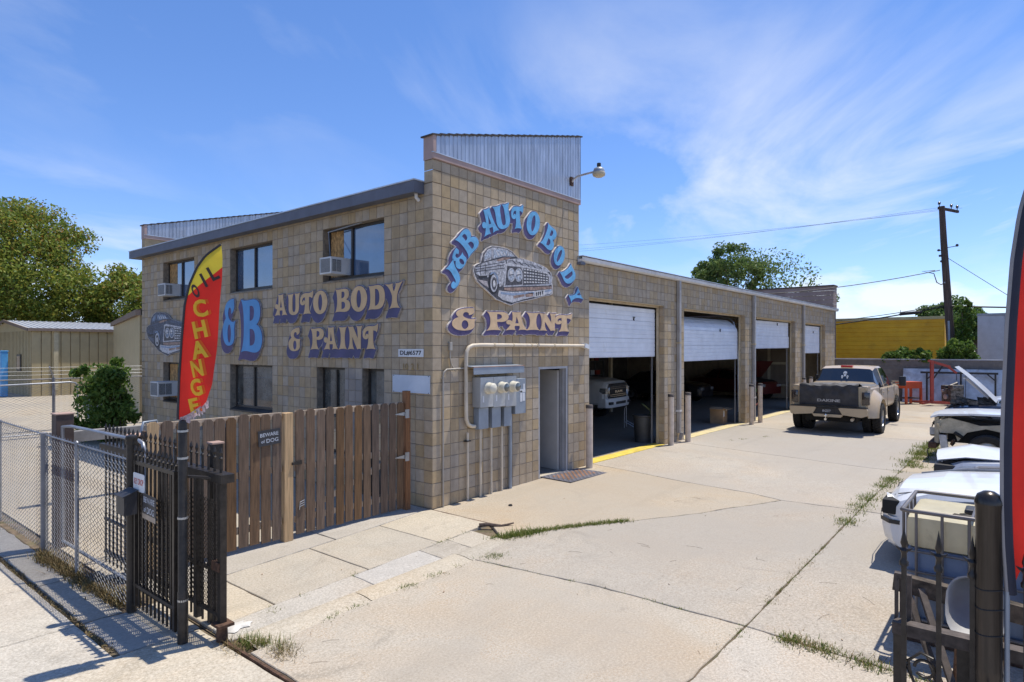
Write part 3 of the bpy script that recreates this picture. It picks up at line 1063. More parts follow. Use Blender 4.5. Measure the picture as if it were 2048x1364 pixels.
def garage_door(bay, zlow, zlow2=None, hseg=0.445, gapright=False, tilt=False):
    a, b = bay
    a, b = a + 0.012, b - 0.012
    zlow2 = zlow if zlow2 is None else zlow2
    fr = MB()
    fr.box(a, 0.15, 0.09, a + 0.06, 0.20, HEAD - 0.06).box(b - 0.06, 0.15, 0.09, b, 0.20, HEAD - 0.06).box(a, 0.152, HEAD - 0.06, b, 0.198, HEAD - 0.002)
    jm = fr.build('door_jamb', CREAM, SHOP)
    # edge angle along the lintel
    MB().box(a - 0.01, -0.006, HEAD - 0.012, b + 0.01, 0.15, HEAD - 0.003).build('lintel_angle', CREAM, SHOP)
    tr = MB()
    for s in (a + 0.10, b - 0.10):
        tr.box(s - 0.02, 0.29, 0.09, s + 0.02, 0.32, 3.3)
        tr.tube([(s, 0.305, 3.3), (s, 0.36, 3.52), (s, 0.52, 3.66), (s, 0.8, 3.70), (s, 3.4, 3.70)], 0.02, 6)
    door = tr.build('garage_door', GALV, SHOP)
    z = 0.0
    i = 0
    L = b - a
    top = HEAD - 0.10
    while zlow + z < top - 0.05:
        h = min(hseg, top - zlow - z)
        pr = [(0.0, 0.0)]
        g = 0.0
        while g < h - 0.01:
            s = min(hseg / 4, h - g)
            pr += [(g + 0.004, -0.006), (g + s - 0.014, -0.006), (g + s - 0.008, 0.004), (g + s - 0.002, 0.004)]
            g += s
        pr.append((h - 0.003, 0.004))
        back = 0.0
        if tilt and zlow + z + h > top - 0.05:
            back = 0.35
        rings = []
        for x in (a + 0.075, (a + b) / 2, b - 0.075 - (0.10 if gapright and zlow + z > top - 0.6 else 0)):
            t = (x - a) / L
            sag = zlow + (zlow2 - zlow) * t
            rings.append([(x, 0.24 + q + back * (hh / h) ** 2, sag + z + hh * (0.93 if back else 1)) for hh, q in pr])
        pn = MB().loft(rings)
        pn.loft([[(x_, y_ + 0.04, z_) for x_, y_, z_ in rg][::-1] for rg in rings])
        pn.build('door_panel', DOOR_W, door)
        z += h
        i += 1
    sl = zlow + (zlow2 - zlow)
    MB().add([(a + 0.075, 0.232, zlow - 0.022), (b - 0.075, 0.232, sl - 0.022), (b - 0.075, 0.275, sl - 0.022), (a + 0.075, 0.275, zlow - 0.022),
              (a + 0.075, 0.232, zlow - 0.001), (b - 0.075, 0.232, sl - 0.001), (b - 0.075, 0.275, sl - 0.001), (a + 0.075, 0.275, zlow - 0.001)],
             [(0, 3, 2, 1), (0, 1, 5, 4), (1, 2, 6, 5), (2, 3, 7, 6), (3, 0, 4, 7)]).build('bottom_seal', DOOR_W, door)
    xm = a + L * 0.66
    zh = zlow + hseg * 1.98
    if zh < top:
        MB().bar((xm, 0.215, zh), (xm, 0.215, zh + 0.09), 0.016, 0.016).bar((xm + 0.05, 0.215, zh + 0.09), (xm - 0.05, 0.215, zh + 0.09), 0.016, 0.016).box(xm - 0.02, 0.215, zh + 0.02, xm + 0.02, 0.235, zh + 0.06).build('door_handle', RUB, door)
    MB().box(a + 0.012, -0.03, 0.06, b - 0.012, 0.30, 0.101).build('painted_threshold', YELLOW_P if a < 5 else YELLOW_F, SHOP)


garage_door(BAYS[0], 2.43)
garage_door(BAYS[1], 2.27, 2.29, tilt=True)
garage_door(BAYS[2], 2.64, 2.67, gapright=True)
garage_door(BAYS[3], 2.44)

# gutter and downspouts
gp = [(-0.005, 4.46), (-0.09, 4.462), (-0.125, 4.49), (-0.14, 4.56), (-0.125, 4.565), (-0.11, 4.52), (-0.01, 4.52), (-0.005, 4.575)]
gx0 = 21 * M - 0.06
gt = MB().loft([[(x, y, z) for y, z in gp] for x in (gx0, 10, 18, gx1 + 0.25)])
gt.add([(gx0, y, z) for y, z in gp], [tuple(range(len(gp)))]).add([(gx1 + 0.25, y, z) for y, z in gp], [tuple(range(len(gp)))])
gt.build('gutter', WHITE_M, SHOP)
MB().box(gx0, -0.15, 4.578, gx1 + 0.25, 0.4, 4.592).build('roof_edge', FLASH, SHOP)
MB().box(gx0 - 0.02, -0.11, 4.40, gx0 + 0.14, -0.004, 4.458).build('gutter_end', FASC, SHOP)
for x in (9.10, 15.13, 21.32):
    d = MB()
    d.cbox(x - 0.06, -0.105, 0.32 if x < 10 else 0.12, x + 0.06, -0.012, 4.46, 0.012)
    if x < 10:
        d.obox((x + 0.03, -0.10, 0.24), (0.045, 0, 0.0), (0, 0.035, 0), (0.02, -0.02, 0.1))
    dd = d.build('downspout', DOWNSP, SHOP)
    for z in (0.9, 2.75):
        MB().box(x - 0.075, -0.112, z, x + 0.075, -0.002, z + 0.05).build('strap', WHITE_M if z < 2 else CREAM, dd)
# pipe casing over the meter cabinet, conduits on the side wall
CREAMP = mat('cream_conduit', (0.60, 0.52, 0.40), 0.55, var=0.1, dirt=(0.35, 0.26, 0.18), dcov=0.6, dscale=5)
CONDUIT = mat('grey_conduit', (0.40, 0.37, 0.32), 0.55, 0.2, var=0.12)
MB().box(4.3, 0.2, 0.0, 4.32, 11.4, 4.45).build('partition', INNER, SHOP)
# ------------------------------------------------------------------ painted letter signs
CAM = Vector((-7.0127, -7.4383, 2.6063))   # survey point the wall marks were measured from
_fw = Vector((math.cos(0.689095), math.sin(0.689095), 0))
_rt = Vector((math.sin(0.689095), -math.cos(0.689095), 0))


def wall_uv(face, px, py):
    """place on the building face where a mark of the survey photograph lies: side -> (x,z), front -> (y,z)"""
    d = _fw + _rt * ((px - 1023.97) / 1258.04) - Vector((0, 0, 1)) * ((py - 697.945) / 1258.04)
    if face == 'side':
        t = -CAM.y / d.y
        return (CAM.x + d.x * t, CAM.z + d.z * t)
    t = -CAM.x / d.x
    return (CAM.y + d.y * t, CAM.z + d.z * t)


GLY = {
    'I': (44, ["M0 100 Q22 93 44 100 Q32 88 32 50 Q32 12 44 0 Q22 7 0 0 Q12 12 12 50 Q12 88 0 100"]),
    'T': (72, ["M72 106 Q58 92 36 97 Q8 99 2 74 Q-4 50 11 43 Q25 40 28 54 Q28 65 19 65 Q14 62 17 56 Q9 60 13 69 Q17 80 28 78 Q28 60 27 40 Q26 12 17 0 Q38 6 60 0 Q50 12 49 40 L49 78 Q60 78 66 70 Q73 84 72 106"]),
    'O': (66, ["OVAL 33 49 33 52", "OVAL 33 49 9.5 36"]),
    'A': (78, ["M22 100 Q38 95 54 100 Q52 88 56 66 Q62 24 78 0 Q60 6 46 0 Q51 10 49 24 L32 24 Q29 10 35 0 Q18 6 0 0 Q12 16 16 32 Q3 29 1 43 Q3 58 14 55 Q20 53 22 46 Q26 70 22 100", "M38 78 Q43 56 46 38 L33 38 Q37 58 38 78"]),
    'U': (72, ["M0 100 Q18 94 37 100 Q29 90 29 70 L29 36 Q29 12 38 12 Q47 12 47 36 L47 70 Q47 90 41 100 Q57 95 72 100 Q66 88 66 70 L66 36 Q66 -2 36 -2 Q8 -2 8 36 L8 70 Q8 88 0 100"]),
    'B': (68, ["M0 100 Q10 95 32 98 Q62 102 62 76 Q62 58 50 52 Q68 46 68 24 Q66 -4 34 1 Q12 5 0 0 Q10 12 10 50 Q10 88 0 100", "M29 86 Q44 90 43 73 Q42 58 29 59 L29 86", "M29 44 Q46 46 46 28 Q46 12 29 13 L29 44"]),
    'D': (68, ["M0 100 Q10 95 28 98 Q68 104 68 50 Q68 -4 28 2 Q10 5 0 0 Q10 12 10 50 Q10 88 0 100", "M29 84 Q47 84 47 50 Q47 16 29 16 L29 84"]),
    'P': (64, ["M0 100 Q10 95 32 98 Q64 102 64 72 Q62 42 34 45 L30 46 Q30 12 43 0 Q22 7 0 0 Q11 12 11 50 Q11 88 0 100", "M30 86 Q45 88 44 71 Q43 58 30 58 L30 86"]),
    'N': (74, ["M0 100 Q12 95 27 98 L51 46 Q52 88 44 100 Q58 95 74 100 Q66 88 66 50 L66 0 Q58 5 49 0 L24 54 Q23 12 34 0 Q18 6 0 0 Q11 12 11 50 Q11 88 0 100"]),
    'Y': (78, ["M0 100 Q18 94 36 100 Q32 88 40 66 Q51 88 47 100 Q60 95 78 106 Q64 88 54 54 L53 40 Q53 12 66 0 Q44 6 20 0 Q33 12 33 40 L33 50 Q22 88 0 100"]),
    '&': (64, ["M56 104 Q34 104 20 95 Q2 80 16 60 Q-4 46 0 22 Q6 -4 32 -3 Q62 -1 59 26 Q57 42 64 54 Q52 49 40 54 L34 58 Q26 64 28 74 Q30 86 38 84 Q45 81 43 70 Q58 74 58 88 Q58 97 56 104", "OVAL 33 25 9 21"]),
    'J': (54, ["M12 100 Q32 94 54 100 Q45 88 45 60 L45 28 Q42 -4 18 -2 Q-2 2 0 24 Q4 34 14 30 Q20 24 16 18 Q22 14 24 26 L24 60 Q24 88 12 100"]),
}


def glyph(ch, seg=7):
    w, cs = GLY[ch]
    out = []
    for c in cs:
        t = c.split()
        if t[0] == 'OVAL':
            cx, cy, rx, ry = map(float, t[1:])
            out.append([((cx + rx * math.cos(a)) / w, (cy + ry * math.sin(a)) / 100) for a in [2 * PI * i / 36 for i in range(36)]])
            continue
        pts = []
        i = 0
        while i < len(t):
            k = t[i][0]
            if k in 'ML':
                p = (float(t[i][1:]), float(t[i + 1]))
                pts.append(p)
                i += 2
            elif k == 'Q':
                c1 = (float(t[i][1:]), float(t[i + 1]))
                e = (float(t[i + 2]), float(t[i + 3]))
                s = pts[-1]
                for q in range(1, seg + 1):
                    u = q / seg
                    pts.append(((1 - u) ** 2 * s[0] + 2 * u * (1 - u) * c1[0] + u * u * e[0], (1 - u) ** 2 * s[1] + 2 * u * (1 - u) * c1[1] + u * u * e[1]))
                i += 4
        if abs(pts[0][0] - pts[-1][0]) + abs(pts[0][1] - pts[-1][1]) < 0.5:
            pts.pop()
        out.append([(x / w, y / 100) for x, y in pts])
    return out


def raster(loops, X, Y):
    inside = np.zeros(X.shape, bool)
    for lp in loops:
        n = len(lp)
        for i in range(n):
            x0, y0 = lp[i]
            x1, y1 = lp[(i + 1) % n]
            if y0 == y1:
                continue
            c = ((Y >= y0) != (Y >= y1)) & (X < (x1 - x0) * (Y - y0) / (y1 - y0) + x0)
            inside ^= c
    return inside


def dilate(m, r):
    out = m.copy()
    k = int(math.ceil(r))
    for dy in range(-k, k + 1):
        for dx in range(-k, k + 1):
            if dx * dx + dy * dy <= r * r + 0.3:
                out |= np.roll(np.roll(m, dy, 0), dx, 1)
    return out


def contours(mask, x0, y0, h):
    """smoothed outlines of a mask (marching squares)"""
    f = mask.astype(float)
    for _ in range(2):
        f = (f + np.roll(f, 1, 0) + np.roll(f, -1, 0)) / 3
        f = (f + np.roll(f, 1, 1) + np.roll(f, -1, 1)) / 3
    lv = 0.5
    ny, nx = f.shape
    nxt = {}
    cod = (f > lv).astype(int)
    cell = cod[:-1, :-1] + 2 * cod[:-1, 1:] + 4 * cod[1:, 1:] + 8 * cod[1:, :-1]
    tab = {1: [(3, 0)], 2: [(0, 1)], 3: [(3, 1)], 4: [(1, 2)], 5: [(3, 2), (1, 0)], 6: [(0, 2)], 7: [(3, 2)], 8: [(2, 3)], 9: [(2, 0)], 10: [(0, 3), (2, 1)], 11: [(2, 1)], 12: [(1, 3)], 13: [(1, 0)], 14: [(0, 3)]}

    def ek(j, i, e):
        return {0: ('h', j, i), 1: ('v', j, i + 1), 2: ('h', j + 1, i), 3: ('v', j, i)}[e]

    def pt(k):
        t, j, i = k
        if t == 'h':
            a, b = f[j, i], f[j, i + 1]
            u = (lv - a) / (b - a) if b != a else 0.5
            return (x0 + (i + u) * h, y0 + j * h)
        a, b = f[j, i], f[j + 1, i]
        u = (lv - a) / (b - a) if b != a else 0.5
        return (x0 + i * h, y0 + (j + u) * h)
    for j, i in zip(*np.nonzero((cell > 0) & (cell < 15))):
        for a, b in tab[int(cell[j, i])]:
            nxt[ek(j, i, a)] = ek(j, i, b)
    loops = []
    while nxt:
        k, v = nxt.popitem()
        lp = [k]
        while v in nxt and v != lp[0]:
            lp.append(v)
            v = nxt.pop(v)
        if v != lp[0]:
            lp.append(v)
        pts = [pt(q) for q in lp]
        if len(pts) > 8:
            loops.append(pts[::2])
    return loops


def area2(lp):
    return sum(lp[i][0] * lp[(i + 1) % len(lp)][1] - lp[(i + 1) % len(lp)][0] * lp[i][1] for i in range(len(lp)))


def group_loops(loops):
    """[(outer, [holes])]"""
    A = [(abs(area2(l)), l) for l in loops]
    A.sort(key=lambda t: -t[0])
    out = []
    for a, l in A:
        if a < 0.0006:
            continue
        p = l[0]
        host = None
        for g in out:
            if raster([g[0]], np.array([p[0]]), np.array([p[1]]))[0]:
                host = g
        if host is None:
            out.append((l, []))
        else:
            host[1].append(l)
    return out


PAINT = {
    'blue_side': mat('sky_blue_sign_paint', (0.15, 0.43, 0.70), 0.55, var=0.12, vscale=8, dirt=(0.30, 0.50, 0.66), dscale=22, dcov=0.62),
    'blue': mat('blue_sign_paint', (0.085, 0.30, 0.60), 0.55, var=0.06),
    'cream': mat('tan_sign_paint', (0.62, 0.42, 0.215), 0.55, var=0.07, vscale=6),
    'cream_side': mat('peach_sign_paint', (0.68, 0.47, 0.27), 0.55, var=0.08, vscale=8, dirt=(0.62, 0.52, 0.42), dscale=20, dcov=0.64),
    'purple': mat('purple_sign_paint', (0.085, 0.062, 0.155), 0.6, var=0.15, vscale=9, dirt=(0.22, 0.15, 0.26), dscale=26, dcov=0.6),
    'navy': mat('indigo_sign_paint', (0.075, 0.068, 0.155), 0.6, var=0.15),
    'rim': mat('white_sign_rim', (0.62, 0.57, 0.53), 0.7, var=0.2, vscale=15),
    'rimd': mat('grey_sign_rim', (0.33, 0.31, 0.30), 0.7, var=0.3, vscale=15),
    'black': mat('black_sign_paint', (0.022, 0.02, 0.022), 0.6),
}


def letter_sign(label, face, letters, fcol, bcol, rim, shadow, off=0.045, res=0.007, group=None, grow=0.018):
    """letters: [(char, BL, BR, TL) in wall coordinates]; board = faces swept along the painted shadow, with a rim"""
    s = 1 if face == 'side' else -1       # front wall: reading runs along -y
    polys = []
    for ch, BL, BR, TL in letters:
        bl, br, tl = Vector((s * BL[0], BL[1])), Vector((s * BR[0], BR[1])), Vector((s * TL[0], TL[1]))
        if face == 'side':
            e1, e2 = (br - bl) * 0.05, (tl - bl) * 0.035
            bl, br, tl = bl - e1 - e2, br + e1 - e2, tl - e1 + e2
        lo = [[tuple(bl + (br - bl) * x + (tl - bl) * y) for x, y in lp] for lp in glyph(ch)]
        polys.append((ch, lo))
    allp = np.array([p for _, lo in polys for lp in lo for p in lp])
    pad = 0.14 + max(abs(shadow[0]), abs(shadow[1]))
    x0, y0 = allp.min(0) - pad
    x1, y1 = allp.max(0) + pad
    xs = np.arange(x0, x1, res)
    ys = np.arange(y0, y1, res)
    X, Y = np.meshgrid(xs, ys)
    m = np.zeros(X.shape, bool)
    for ch, lo in polys:
        a = raster(lo[:1], X, Y)
        m |= a
    st = 14
    acc = np.zeros(X.shape, bool)
    for i in range(st + 1):
        acc |= np.roll(np.roll(m, int(round(shadow[1] * i / st / res)), 0), int(round(shadow[0] * i / st / res)), 1)
    inner = dilate(acc, grow / res * 0.75)
    outer = dilate(inner, max(1.2, 0.010 / res))
    o, U, N = Vector((0, 0, 0)), Vector((1, 0, 0)) if face == 'side' else Vector((0, -1, 0)), Vector((0, -1, 0)) if face == 'side' else Vector((-1, 0, 0))
    V = Vector((0, 0, 1))
    cen = allp.mean(0)
    root = thing('letter_sign', label, 'sign', tuple(U * float(cen[0]) + V * float(cen[1])), 0, group)
    o = -(U * float(cen[0]) + V * float(cen[1]))
    bd = MB()
    for ou, ho in group_loops(contours(outer, x0, y0, res)):
        bd.prism([ou], o, U, V, N, 0.004, off - 0.004)
    bd.build('board', PAINT[rim], root)
    sh = MB()
    for ou, ho in group_loops(contours(inner, x0, y0, res)):
        sh.prism([ou], o, U, V, N, off - 0.004, off)
    sh.build('painted_shadow', PAINT[bcol], root)
    for ch, lo in polys:
        lt = MB()
        lt.prism(lo, o, U, V, N, off, off + 0.006)
        le = lt.build('letter', PAINT[fcol], root)
        if len(lo) == 1 and ch in 'AU&T':
            pass
    return root


def box_letters(face, items, zs=7.314, ox=540, oy=550):
    """items: (ch, x0, x1, ytop_left, ytop_right, ybot_left, ybot_right) in survey pixels of an enlargement"""
    out = []
    for ch, a, b, t0, t1, b0, b1 in items:
        P = lambda x, y: wall_uv(face, ox + x / zs, oy + y / zs)
        out.append((ch, P(a, b0), P(b, b1), P(a, t0)))
    return out


letter_sign('tan word AUTO with indigo shadow on the front wall', 'front',
            box_letters('front', [('A', 103, 282, 295, 285, 600, 588), ('U', 285, 472, 285, 275, 590, 572), ('T', 472, 664, 268, 250, 583, 566), ('O', 664, 872, 248, 225, 575, 553)]), 'cream', 'navy', 'rimd', (-0.075, -0.15))
letter_sign('tan word BODY with indigo shadow on the front wall', 'front',
            box_letters('front', [('B', 985, 1206, 212, 190, 552, 535), ('O', 1214, 1452, 182, 158, 538, 517), ('D', 1466, 1712, 160, 135, 520, 498), ('Y', 1708, 1976, 138, 108, 502, 480)]), 'cream', 'navy', 'rimd', (-0.085, -0.15))
letter_sign('tan ampersand left of the lower word on the front wall', 'front',
            box_letters('front', [('&', 305, 482, 793, 785, 1108, 1100)]), 'cream', 'navy', 'rimd', (-0.07, -0.14))
letter_sign('tan word PAINT with indigo shadow on the front wall', 'front',
            box_letters('front', [('P', 622, 820, 780, 770, 1093, 1090), ('A', 820, 1030, 768, 762, 1092, 1088), ('I', 1035, 1160, 758, 752, 1090, 1088), ('N', 1168, 1385, 750, 742, 1090, 1086), ('T', 1388, 1614, 742, 735, 1090, 1086)]), 'cream', 'navy', 'rimd', (-0.075, -0.15))
letter_sign('large blue letter B on the front wall', 'front',
            box_letters('front', [('B', 285, 548, 985, 965, 1640, 1650)], 6.2, 440, 440), 'blue', 'purple', 'rimd', (-0.12, -0.17))
letter_sign('blue ampersand between two large blue letters on front wall', 'front',
            box_letters('front', [('&', 62, 216, 1008, 1000, 1540, 1545)], 6.2, 440, 440), 'blue', 'purple', 'rimd', (-0.10, -0.16))
letter_sign('large blue letter J half behind the yellow and red flag', 'front',
            box_letters('front', [('J', -250, -22, 1075, 1050, 1580, 1600)], 6.2, 440, 440), 'blue', 'purple', 'rimd', (-0.12, -0.16))


def arch_letters(items, zs=6.2, ox=860, oy=400):
    P = lambda p: wall_uv('side', ox + p[0] / zs, oy + p[1] / zs)
    return [(ch, P(a), P(b), P(c)) for ch, a, b, c in items]


SHD = (-0.075, -0.075)
letter_sign('blue letters J & B running up the left of the arched sign', 'side', arch_letters([
    ('J', (268, 1112), (378, 955), (150, 900)), ('&', (350, 870), (440, 730), (222, 738)), ('B', (455, 706), (590, 540), (292, 498))]), 'blue_side', 'purple', 'rim', (-0.07, -0.06))
letter_sign('blue word AUTO at the top of the arched sign', 'side', arch_letters([
    ('A', (655, 448), (822, 372), (592, 158)), ('U', (800, 372), (985, 318), (758, 98)), ('T', (995, 352), (1135, 352), (983, 84)), ('O', (1165, 402), (1310, 440), (1202, 140))]), 'blue_side', 'purple', 'rim', SHD)
letter_sign('blue letters B and O down the right of the arched sign', 'side', arch_letters([
    ('B', (1352, 530), (1478, 640), (1440, 300)), ('O', (1492, 738), (1590, 838), (1570, 548))]), 'blue_side', 'purple', 'rim', (-0.075, -0.07))
letter_sign('blue letters D and Y at the low right end of the arched sign', 'side', arch_letters([
    ('D', (1592, 900), (1672, 1062), (1722, 800)), ('Y', (1682, 1140), (1740, 1290), (1808, 1085))]), 'blue_side', 'purple', 'rim', (-0.075, -0.07))
P8 = lambda items: box_letters('side', items, 6.82, 1020, 500)
letter_sign('peach ampersand under the painted car sign', 'side', box_letters('side', [('&', 700, 1000, 1215, 1230, 1490, 1490)], 6.82, 800, 440), 'cream_side', 'purple', 'rim', (-0.075, -0.07))
letter_sign('peach word PAINT under the painted car sign', 'side', P8([
    ('P', -335, -60, 845, 850, 1092, 1088), ('A', -70, 195, 850, 856, 1088, 1086), ('I', 200, 372, 858, 862, 1090, 1088), ('N', 378, 598, 866, 874, 1096, 1096), ('T', 592, 812, 884, 890, 1108, 1108)]), 'cream_side', 'purple', 'rim', SHD)

# ------------------------------------------------------------------ painted car cut-outs
CAROUT = [(525, 820), (560, 795), (600, 780), (612, 730), (630, 660), (680, 600), (740, 570), (830, 578), (930, 600), (1000, 640), (1045, 690), (1075, 720), (1130, 728), (1230, 760), (1330, 795), (1420, 840), (1480, 900), (1500, 960), (1495, 1020), (1502, 1080), (1500, 1160), (1480, 1180), (1380, 1200), (1250, 1235), (1120, 1262), (1030, 1285), (985, 1308), (930, 1290), (850, 1255), (800, 1235), (740, 1180), (690, 1130), (620, 1070), (560, 1010), (525, 930), (512, 870)]


def car_sign(label, face, T, tones, off=0.04):
    """cut-out board of an old coupe seen from the front corner, its painting laid on in thin layers"""
    s = 1 if face == 'side' else -1
    V2 = Vector((0, 0, 1))
    U = Vector((1, 0, 0)) if face == 'side' else Vector((0, -1, 0))
    N = Vector((0, -1, 0)) if face == 'side' else Vector((-1, 0, 0))
    Q = lambda pts: [(s * a, b) for a, b in [T(p) for p in pts]]
    cen = Q([(1000, 930)])[0]
    root = thing('car_cutout_sign', label, 'sign', tuple(U * cen[0] + V2 * cen[1]))
    o = -(U * cen[0] + V2 * cen[1])
    lay = {}

    def put(key, pts, d):
        lp = Q(pts)
        if area2(lp) < 0:
            lp = lp[::-1]
        lay.setdefault(key, MB()).prism([lp], o, U, V2, N, off + (d - 1) * 0.0016, off + d * 0.0016)
    b = MB()
    lp = Q(CAROUT)
    if area2(lp) < 0:
        lp = lp[::-1]
    b.prism([lp], o, U, V2, N, 0.004, off)
    b.build('board', tones['rim'], root)
    cx, cy = 1000, 930
    shr = lambda pts, k: [(cx + (x - cx) * k, cy + (y - cy) * k) for x, y in pts]
    put('dark', shr(CAROUT, 0.975), 1)
    # roof and glass
    put('body', [(640, 700), (690, 620), (745, 590), (830, 595), (925, 615), (990, 655), (1040, 705), (960, 705), (870, 700), (760, 735), (650, 765)], 2)
    put('glass', [(762, 625), (830, 612), (920, 632), (985, 680), (1010, 700), (900, 700), (770, 725)], 3)
    put('glass', [(655, 700), (690, 640), (735, 615), (738, 700), (655, 742)], 3)
    put('body', [(740, 612), (756, 614), (764, 730), (746, 734)], 4)
    for k in range(4):
        put('lite', [(790 + 45 * k, 630 + 6 * k), (800 + 45 * k, 632 + 6 * k), (840 + 42 * k, 690), (822 + 42 * k, 694)], 4)
    # body side
    put('body', [(540, 835), (620, 790), (760, 750), (905, 720), (925, 800), (910, 900), (885, 1060), (840, 1080), (820, 950), (770, 890), (715, 905), (700, 960), (690, 960), (600, 945), (545, 915)], 2)
    for k, (x0, y0, x1, y1) in enumerate([(545, 830, 900, 765), (545, 858, 905, 800), (545, 885, 905, 842), (600, 800, 640, 930), (660, 790, 680, 930)]):
        put('dark', [(x0, y0), (x1, y1), (x1, y1 + 9), (x0, y0 + 9)] if k < 3 else [(x0, y0), (x0 + 6, y0), (x0 + 8, y1), (x0 + 2, y1)], 3)
    put('black', [(580, 945), (690, 938), (680, 962), (590, 968)], 3)
    put('trim', [(560, 985), (690, 1010), (705, 1090), (640, 1050)], 2)
    # hood
    put('body', [(925, 740), (1060, 728), (1150, 742), (1290, 780), (1400, 838), (1460, 890), (1420, 905), (1280, 850), (1130, 820), (935, 800)], 2)
    put('rust', [(800, 745), (900, 712), (990, 716), (930, 742), (820, 765)], 3)
    for k in range(5):
        put('dark', [(950 + 80 * k, 748 + 16 * k), (1010 + 80 * k, 752 + 18 * k), (1060 + 78 * k, 800 + 14 * k), (1050 + 78 * k, 804 + 14 * k), (1000 + 80 * k, 762 + 16 * k)], 3)
    # front clip: lamps and grille
    put('chrome', [(915, 800), (945, 780), (1120, 815), (1290, 850), (1440, 905), (1490, 960), (1488, 1050), (1440, 1062), (1100, 1070), (890, 1080), (905, 930)], 3)
    put('dark', [(935, 818), (1100, 835), (1125, 880), (1120, 1050), (910, 1062), (922, 920)], 4)

    def oval(x, y, rx, ry, key, d, n=18):
        put(key, [(x + rx * math.cos(2 * PI * i / n), y + ry * math.sin(2 * PI * i / n)) for i in range(n)], d)
    for x in (985, 1075):
        oval(x, 932, 46, 86, 'chrome', 5)
        oval(x, 932, 36, 72, 'glass', 6)
        oval(x - 4, 915, 20, 40, 'lite', 7)
        put('dark', [(x - 30, 930), (x + 30, 918), (x + 30, 926), (x - 30, 940)], 8)
    put('dark', [(1135, 840), (1290, 868), (1420, 915), (1450, 955), (1448, 1042), (1130, 1056)], 4)
    for r in range(5):
        for c in range(9):
            t = c / 9
            xa, xb = 1142 + 34 * c, 1142 + 34 * c + 23
            ya = 850 + 62 * t ** 1.15 + r * (40 - 12 * t)
            put('lite' if (r + c) % 3 else 'chrome', [(xa, ya), (xb, ya + 4), (xb, ya + 22 - 6 * t), (xa, ya + 20 - 6 * t)], 5)
    # bumper
    put('rust', [(895, 1090), (1100, 1085), (1480, 1072), (1490, 1100), (1280, 1120), (1000, 1130), (900, 1120)], 3)
    put('chrome', [(880, 1130), (1000, 1140), (1280, 1128), (1495, 1102), (1495, 1160), (1300, 1195), (1130, 1235), (1000, 1275), (880, 1240), (820, 1190), (830, 1120)], 3)
    put('blue', [(850, 1140), (1000, 1158), (1290, 1140), (1480, 1115), (1480, 1130), (1290, 1158), (1000, 1182), (855, 1165)], 4)
    put('rust', [(1010, 1190), (1140, 1170), (1150, 1195), (1015, 1222)], 4)
    put('rust', [(1160, 1165), (1255, 1150), (1255, 1195), (1165, 1205)], 4)
    put('lite', [(1270, 1140), (1395, 1118), (1398, 1185), (1272, 1208)], 5)
    for k, (x, y) in enumerate([(1290, 1180), (1315, 1172), (1338, 1170), (1365, 1160)]):
        put('black', [(x, y - 32), (x + 16, y - 36), (x + 12, y + 12), (x + 3, y + 14)], 6)
    # wheel
    oval(765, 1030, 62, 138, 'black', 4, 22)
    oval(768, 1035, 44, 108, 'chrome', 5, 20)
    oval(770, 1038, 30, 80, 'dark', 6, 18)
    oval(770, 1040, 16, 44, 'lite', 7, 14)
    put('blue', [(715, 930), (740, 895), (780, 895), (815, 950), (826, 1040), (812, 1040), (795, 960), (765, 912), (735, 925)], 5)
    for k, mbq in lay.items():
        po = mbq.build({'dark': 'painted_outline', 'body': 'painted_body', 'glass': 'painted_glass', 'lite': 'painted_highlight', 'chrome': 'painted_chrome', 'rust': 'painted_reflection', 'blue': 'painted_bumper', 'black': 'painted_tyre', 'trim': 'painted_trim'}[k], tones[k], root)
        tag(po, kind='stuff')
    return root


TONE_A = {'rim': PAINT['rim'], 'dark': mat('car_art_dark', (0.075, 0.07, 0.075), 0.6, var=0.5, vscale=22),
          'body': mat('car_art_body', (0.45, 0.44, 0.45), 0.6, var=0.45, vscale=20, dirt=(0.06, 0.06, 0.07), dscale=16, dcov=0.52),
          'glass': mat('car_art_glass', (0.42, 0.46, 0.52), 0.6, var=0.4, vscale=26, dirt=(0.05, 0.05, 0.06), dscale=20, dcov=0.5),
          'lite': mat('car_art_light', (0.62, 0.60, 0.58), 0.6, var=0.25, vscale=25), 'chrome': mat('car_art_chrome', (0.50, 0.49, 0.50), 0.6, var=0.35, vscale=18, dirt=(0.08, 0.08, 0.09), dscale=18, dcov=0.56),
          'rust': mat('car_art_brown', (0.33, 0.22, 0.17), 0.6, var=0.35, vscale=14, dirt=(0.08, 0.06, 0.06), dscale=18, dcov=0.55), 'blue': mat('car_art_blue', (0.27, 0.34, 0.46), 0.6, var=0.2, vscale=12),
          'black': PAINT['black'], 'trim': mat('car_art_trim', (0.40, 0.35, 0.34), 0.6, var=0.4, vscale=20)}
TONE_B = dict(TONE_A, body=mat('car_art_slate', (0.085, 0.10, 0.14), 0.6, var=0.4, vscale=14, dirt=(0.28, 0.32, 0.40), dscale=12, dcov=0.62),
              glass=mat('car_art_slate_glass', (0.16, 0.20, 0.27), 0.6, var=0.4, vscale=14), trim=mat('car_art_slate_trim', (0.12, 0.13, 0.17), 0.6, var=0.3), rim=PAINT['rimd'])
car_sign('painted chrome coupe cut-out board under the arched letters', 'side', lambda p: wall_uv('side', 860 + p[0] / 6.2, 400 + p[1] / 6.2), TONE_A)


